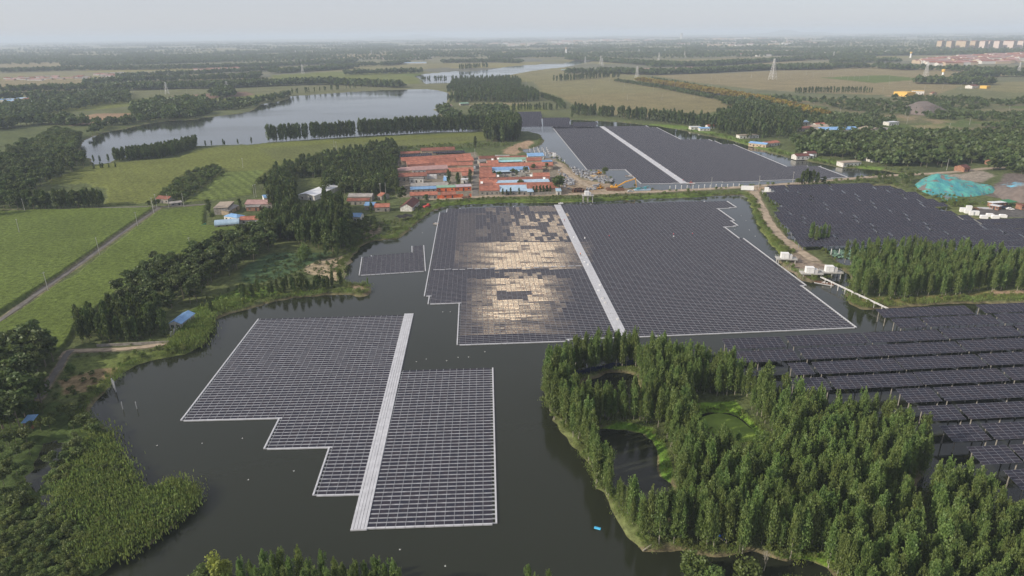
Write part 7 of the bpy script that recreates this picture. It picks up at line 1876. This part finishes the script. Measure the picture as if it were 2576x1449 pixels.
bq = t.nodes.new('ShaderNodeBump'); bq.inputs['Distance'].default_value = .6; bq.inputs['Strength'].default_value = .8; t.links.new(nzn(.5, .2, .8, 8, 1.5), bq.inputs['Height']); t.links.new(bq.outputs[0], b.inputs['Normal'])
MAT['netting'] = m
MAT['netblue'] = flat('net_blue', (.10, .34, .48), .8, scale=.2, dirt=(.17, .145, .135)); MAT['spoil'] = flat('spoil', (.17, .14, .125), .95, scale=.3)
mound('spoil_heap', [(560, 380, 8), (640, 320, 10.5), (720, 330, 10), (1000, 430, 8.5), (1300, 520, 6), (1600, 560, 4.5), (1850, 580, 4)], "195,545 330,680 560,760 800,895 1160,900 1250,790 1500,790 1700,760 1990,700 1900,560 1700,520 1300,430 900,320 620,300 300,440", 'large earth heap draped in torn turquoise netting', MAT['netting'], 3)
mound('spoil_heap', [(2000, 570, 5), (2250, 620, 8), (2560, 600, 9), (2900, 560, 9)], "1860,560 1880,700 2100,860 2500,930 3000,960 3200,700 3000,470 2500,480 2150,520", 'bare brown earth heap right of the turquoise one', MAT['spoil'], 5)
mound('spoil_heap', [(2300, 520, 6.2), (2560, 505, 8), (2800, 500, 8)], "2040,545 2300,640 2440,740 2480,660 2700,700 2900,560 2700,470 2200,490", 'brown heap crest under torn blue netting at the right edge', MAT['netblue'], 9, .6)
P_ = [V('q', x, y) for x, y in [(1400, 1005), (1480, 990), (1740, 1005), (1870, 1050), (1700, 1080), (1500, 1060)]]
VIEWS['w'] = (0, 0, 1 / 1.59006)
def mound2(foot, hgt, label, mat, seed):
    F_ = wpts(foot, GZ); c = F_.mean(0); n = 40; x0, y0 = F_.min(0); x1, y1 = F_.max(0); gx, gy = np.meshgrid(np.linspace(x0, x1, n), np.linspace(y0, y1, n)); ins = inpoly(gx, gy, F_); d = np.full(gx.shape, 1e3)
    for k in range(len(F_)): d = np.minimum(d, segdist(gx, gy, F_[k], F_[(k + 1) % len(F_)]))
    h_ = np.where(ins, np.minimum(d * .5, hgt), -.5) + (vnoise(gx, gy, 9, seed) - .5) * hgt * .3 * ins; ix = np.arange(n * n).reshape(n, n); f_ = np.stack([ix[:-1, :-1], ix[:-1, 1:], ix[1:, 1:], ix[1:, :-1]], -1).reshape(-1, 4)
    tag(link(bpy.data.objects.new('spoil_heap', quads_mesh('spoil_heap', np.stack([gx, gy, h_ + GZ], -1).reshape(-1, 3), MAT[mat], fidx=f_, smooth=True))), label, 'spoil heap')
mound2("2262,272 2290,268 2360,270 2390,282 2330,292 2280,286", 10, 'low grey spoil heap on the far waste ground', 'spoil', 4)
# tarps and fences on the island
for s, lb in [("1440,948 1475,940 1530,928 1575,921 1612,912", 'dark blue plastic fence along the back of the island pond'), ("1622,928 1640,948", 'short dark blue plastic fence right of the island pond')]:
    L_ = wpts(s, GZ); mb = MB(); ps = smooth_line(L_, 5)
    for i in range(len(ps) - 1):
        a, b = ps[i], ps[i + 1]; z = GZ; h1 = 2.2 + .25 * math.sin(i * 1.3); h2 = 2.2 + .25 * math.sin((i + 1) * 1.3)
        mb.hexa([(a[0], a[1], z), (b[0], b[1], z), (b[0], b[1] + .06, z), (a[0], a[1] + .06, z), (a[0], a[1] - .35, z + h1), (b[0], b[1] - .35, z + h2), (b[0], b[1] - .29, z + h2), (a[0], a[1] - .29, z + h1)])
    e = empty('tarp_fence', (0, 0, 0), 0, lb, 'fence'); mb.build('sheet', MAT['darkblue'], e)
    for i in range(0, len(ps), 3): q = MB(); q.tube((ps[i][0], ps[i][1] - .5, GZ - .3), (ps[i][0], ps[i][1] - .5, GZ + 2.5), .05, n=5); q.build('stake', MAT['palebark'], e)
for v, x, y, an, lb, mt in [('x', 2110, 1095, .4, 'small bright blue tarp beside a pit under the island trees', 'blue'), ('x', 1780, 480, 1.2, 'crumpled pale blue tarp between the island trees', 'pale_blue'), ('e', 1065, 430, .3, 'pale blue sheet glimpsed in the poplar grove', 'skyblue')]:
    p = VG(v, x, y, GZ); mb = MB(); n = 6
    g_ = [[(i * .6 - 1.5, j * .5 - 1.2, .5 + .25 * math.sin(i * 2.1 + j) + .2 * math.cos(j * 1.7)) for i in range(n)] for j in range(n)]
    for j in range(n - 1):
        for i in range(n - 1): mb.quad(g_[j][i], g_[j][i + 1], g_[j + 1][i + 1], g_[j + 1][i]); mb.quad(*[(q[0], q[1], q[2] - .05) for q in (g_[j + 1][i], g_[j + 1][i + 1], g_[j][i + 1], g_[j][i])])
    o = mb.build('tarp', MAT[mt]); o.location = (*p, GZ); o.rotation_euler = (0, 0, an); tag(o, lb, 'tarp')
# algae, lotus
def sheet(poly, z, mat, name, label, v='P'):
    P_ = smooth_line(list(wpts(poly, 0, v)) + [wpts(poly, 0, v)[0]], 5)[:-1]; c = np.mean(P_, 0); mb = MB()
    for i in range(len(P_)): a, b = P_[i], P_[(i + 1) % len(P_)]; mb.quad((*a, z), (*b, z), (*c, z))
    tag(mb.build(name, MAT[mat]), label, None, None, 'stuff')
sheet("1757,1066 1766,1050 1806,1040 1850,1049 1884,1074 1914,1098 1898,1110 1850,1106 1806,1090", .03, 'algae', 'algae_mat', 'bright green algae covering the small island pond')
sheet("2062,665 2060,632 2100,628 2160,628 2215,630 2195,652 2135,660 2098,650", .3, 'lotus', 'lotus_bed', 'grey green lotus leaves in the corner of the packed panel pond') if False else None
lr = MB(); r_ = random.Random(8); LP = wpts("2078,640 2082,626 2130,624 2215,626 2200,645 2150,658 2120,650 2100,648", 0)
while len(lr.f) < 900:
    x, y = r_.uniform(LP[:, 0].min(), LP[:, 0].max()), r_.uniform(LP[:, 1].min(), LP[:, 1].max())
    if not inpoly(np.array([x]), np.array([y]), LP)[0]: continue
    s_ = r_.uniform(.3, .6); z = r_.uniform(.1, .7); tx, ty = r_.gauss(0, .25), r_.gauss(0, .25); lr.quad(*[(x + s_ * math.cos(q * PI / 3), y + s_ * math.sin(q * PI / 3), z + s_ * (tx * math.cos(q * PI / 3) + ty * math.sin(q * PI / 3))) for q in range(6)])
tag(lr.build('lotus_bed', MAT['lotus']), 'grey green lotus leaves in the corner of the packed panel pond', None, None, 'stuff')
# fallen pale trunk and dead branches on the island point
mb = MB(); a = VG('x', 1335, 1212, .4); b = VG('x', 1460, 1130, 1.4); mb.tube((*a, .4), (*b, 1.6), .16, .1, 7); tag(mb.build('fallen_trunk', MAT['palebark']), 'bare pale trunk fallen across the island point', 'log')
def dead_tree(v, x, y, h, label, seed):
    r = random.Random(seed); mb = MB()
    def br(p, d, L, rr, k):
        q = p + d * L; mb.tube(p, q, rr, rr * .6, 5, False)
        if k: 
            for _ in range(3): br(q, (d + Vector((r.uniform(-.8, .8), r.uniform(-.8, .8), r.uniform(-.1, .6)))).normalized(), L * .72, rr * .55, k - 1)
    br(Vector((0, 0, 0)), Vector((.1, 0, 1)).normalized(), h * .3, .12, 4); o = mb.build('dead_tree', MAT['palebark']); o.location = (*VG(v, x, y, GZ), GZ); tag(o, label, 'dead tree')
dead_tree('y', 130, 1400, 6, 'leafless pale tree by the water at the lower edge', 3); dead_tree('d', 880, 990, 5, 'thin leafless tree at the edge of the centre wood', 4)
# black shade net shed by the shore
e = empty('shade_shed', (*VG('d', 1440, 745, GZ), GZ), rad(38), 'black shade net shed on the stony shore', 'shed')
mb = MB(); n = 7
for i in range(n):
    for j in range(4):
        f_ = lambda i, j: (i * 1.5 - 5, j * 1.6 - 3, 2.3 + .35 * math.sin(i * 1.9 + j) + .3 * j / 3)
        mb.quad(f_(i, j), f_(i + 1, j), f_(i + 1, j + 1), f_(i, j + 1)); mb.quad(*[(q[0], q[1], q[2] - .05) for q in (f_(i, j + 1), f_(i + 1, j + 1), f_(i + 1, j), f_(i, j))])
mb.build('net_roof', MAT['black'], e)
for x in (-5, 0, 5):
    for y in (-3, 3): q = MB(); q.tube((x, y, -.5), (x, y, 2.6), .08, n=5); q.build('post', MAT['wood'], e)

# ------------------------------------------------------------------ small clutter on the great aisle, people, birds
def person(x, y, cloth, pose, label, z=.4, legs='navy', ang=0):
    p = G(x, y, z); me = bpy.data.meshes.new('person'); bend = .55 if pose == 'bend' else .05
    J = [(0, 0, .95), (0, .04 + bend * .2, 1.2), (0, .06 + bend * .5, 1.42 - bend * .2), (0, .08 + bend * .62, 1.52 - bend * .25), (0, .1 + bend * .7, 1.66 - bend * .3), (-.1, 0, .88), (-.12, .06, .48), (-.13, 0, .07), (-.13, .16, .04), (.1, 0, .88), (.13, -.1, .48), (.15, -.14, .07), (.15, .02, .04),
         (-.2, .05 + bend * .5, 1.4 - bend * .2), (-.26, .12 + bend * .6, 1.12 - bend * .3), (-.2, .3 + bend * .7, .98 - bend * .3), (.2, .05 + bend * .5, 1.4 - bend * .2), (.27, .1 + bend * .6, 1.12 - bend * .3), (.2, .28 + bend * .7, .96 - bend * .3)]
    E = [(0, 1), (1, 2), (2, 3), (3, 4), (0, 5), (5, 6), (6, 7), (7, 8), (0, 9), (9, 10), (10, 11), (11, 12), (2, 13), (13, 14), (14, 15), (2, 16), (16, 17), (17, 18)]
    rr = [.15, .15, .17, .06, .11, .1, .07, .045, .035, .1, .07, .045, .035, .07, .05, .035, .07, .05, .035]
    me.from_pydata(J, E, []); me.materials.append(MAT[cloth]); o = link(bpy.data.objects.new('person', me)); md = o.modifiers.new('skin', 'SKIN')
    for v_, r_s in zip(me.skin_vertices[0].data, rr): v_.radius = (r_s, r_s)
    me.skin_vertices[0].data[0].use_root = True
    s = o.modifiers.new('sub', 'SUBSURF'); s.levels = 1; s.render_levels = 1
    o.location = (*p, z); o.rotation_euler = (0, 0, ang); tag(o, label, 'person')
    hm_ = MB(); hm_.lathe([(.06, 1.66 - bend * .3), (.14, 1.7 - bend * .3), (.13, 1.78 - bend * .3), (.04, 1.84 - bend * .3)], 10, (0, .1 + bend * .7, 0)); hm_.build('hat', MAT['whitecloth'], o)
    tr = MB()
    for a, b in ((5, 6), (6, 7), (9, 10), (10, 11)): tr.tube(J[a], J[b], rr[a] * 1.12, rr[b] * 1.15, 8)
    tr.build('trousers', MAT[legs], o)
person(*V('g', 1020, 912), 'redcloth', 'stand', 'person in a pink red top standing among the panels of the great array'); person(*V('g', 1622, 895), 'redcloth', 'bend', 'person in a red top bending over a white sack on the panels')
person(*V('g', 1800, 892), 'redcloth', 'bend', 'person in a red top crouched on the panels, farthest right'); person(*V('g', 752, 1080), 'orangecloth', 'bend', 'worker in orange lifting panels on the great aisle'); person(*V('g', 602, 762), 'redcloth', 'stand', 'person in red walking down the upper part of the great aisle')
person(*V('k', 1890, 352), 'redcloth', 'stand', 'person in red at the foot of the far aisle'); person(*V('k', 2060, 385), 'orangecloth', 'stand', 'person in orange aboard the white work raft', .6)
def goods(v, x, y, label, mat, s=(1.0, .7, .3), z=.42, rz=0, n=1):
    mb = MB()
    for k in range(n): mb.box(-s[0] / 2 + .05 * k, -s[1] / 2 - .02 * k, k * (s[2] + .04), s[0] / 2 + .05 * k, s[1] / 2, k * (s[2] + .04) + s[2])
    mb.box(-s[0] * .3, -s[1] * .3, n * (s[2] + .04) - .04, s[0] * .3, s[1] * .3, n * (s[2] + .04) + .05); o = mb.build('stored_box', MAT[mat]); o.location = (*VG(v, x, y, z), z); o.rotation_euler = (0, 0, rz); tag(o, label, 'box')
for v, x, y, lb, mt, s in [('g', 690, 910, 'white folded sheet on the great aisle', 'white_paint', (.6, 2.2, .3)), ('g', 770, 1075, 'stack of pale panels beside the orange worker', 'white_dirty', (2.4, 1.4, .25)), ('g', 790, 1145, 'small white box on the great aisle left of the pair', 'white_paint', (.9, .9, .5)),
                           ('g', 822, 1168, 'white box on the great aisle right of the pair', 'white_paint', (1.0, .9, .5)), ('g', 932, 1360, 'white box on the lower great aisle', 'white_paint', (1.0, .8, .4)), ('g', 922, 1410, 'second white box on the lower great aisle', 'white_paint', (1.0, .8, .4)),
                           ('g', 792, 922, 'white sack beside the great aisle on the panels', 'white_paint', (.6, .6, .9)), ('g', 1622, 905, 'white sack in front of the bending person', 'white_paint', (.6, .6, .6)), ('g', 558, 660, 'stack of white boards near the head of the great aisle', 'white_dirty', (1.6, 1.0, .4))]: goods(v, x, y, lb, mt, s)
goods('g', 2330 - 360, 335, 'x', 'white_paint') if False else None
for k, (x, y) in enumerate([(958, 175), (985, 215), (1100, 372), (1175, 505)]): goods(['g', 'x'][0] if False else 'g2', x, y, ['white bag high on the lower great aisle', 'pale box below the white bag on the great aisle', 'white box near the foot of the great aisle', 'pale pallet at the very foot of the great aisle'][k], 'white_dirty', (1.0, .9, .5)) if VIEWS.setdefault('g2', (2000, 1120, 2.337)) else None
for k, t_ in enumerate([.12, .2, .27, .36, .44, .5, .6, .66, .75, .82, .9]):
    a = (1513.5 + 3, 318); b = (1721 + 5, 461); x, y = a[0] + (b[0] - a[0]) * t_ ** 1.3, a[1] + (b[1] - a[1]) * t_ ** 1.3
    mb = MB(); mb.box(-.7, -.4, 0, .7, .4, .6); mb.box(-.75, -.45, .6, .75, .45, .66); o = mb.build('combiner_box', MAT['white_paint']); o.location = (*G(x, y, .4), .42); tag(o, 'white combiner box standing along the far aisle', 'electrical box', 'combiner boxes along the far aisle')
def bird_mesh():
    mb = MB(); mb.lathe([(.02, -.38), (.12, -.2), (.16, 0), (.12, .2), (.04, .34)], 8, (0, 0, .12), 'x'); mb.tube((.24, 0, .18), (.42, 0, .38), .045, .035, 6); mb.lathe([(.02, -.08), (.06, 0), (.02, .09)], 6, (.46, 0, .4), 'x'); mb.tube((.52, 0, .4), (.66, 0, .38), .02, .005, 4)
    mb.quad((-.3, .1, .2), (.1, .14, .24), (.05, .42, .34), (-.35, .34, .3)); mb.quad((-.3, -.1, .2), (-.35, -.34, .3), (.05, -.42, .34), (.1, -.14, .24)); return mb.mesh('white_bird', MAT['bird'])
bm_ = bird_mesh(); VIEWS['h'] = (1000, 1120, 2.337); VIEWS['z'] = (1000, 1684, 2.337); VIEWS['z0'] = (0, 1684, 2.337)
for v, L in [('h', [(1555, 765), (1648, 741), (1838, 756), (1945, 725), (2043, 722), (2196, 672), (1804, 300), (1872, 298), (1448, 692)]), ('z', [(1402, 1205), (1825, 1358), (410, 470)]), ('z0', [(1468, 232), (1890, 211), (2267, 164), (2322, 552)]), ('g', [(2253, 710), (2195, 835), (2330, 842), (2298, 755), (2385, 900)]), ('d', [(1612, 868), (1655, 718)])]:
    for x, y in L: o = bpy.data.objects.new('water_bird', bm_); o.location = (*VG(v, x, y, 0), .0); o.rotation_euler = (0, 0, random.uniform(0, 6)); o.scale = (.5, .5, .5); link(o); tag(o, 'small white bird resting on the dark water', 'bird', 'white birds scattered on the water')

# ------------------------------------------------------------------ haze
hm = bpy.data.materials.new('haze_air'); hm.use_nodes = True
t = hm.node_tree; t.nodes.clear()
ou = t.nodes.new('ShaderNodeOutputMaterial'); pv = t.nodes.new('ShaderNodeVolumePrincipled')
pv.inputs['Color'].default_value = (.74, .85, 1.0, 1); pv.inputs['Density'].default_value = 0.000105; pv.inputs['Anisotropy'].default_value = 0.0
t.links.new(pv.outputs[0], ou.inputs['Volume'])
mb = MB(); mb.box(-42000, -300, -3, 42000, 44000, 190)
tag(mb.build('haze', hm), 'thin pale summer haze over the plain', kind='stuff')
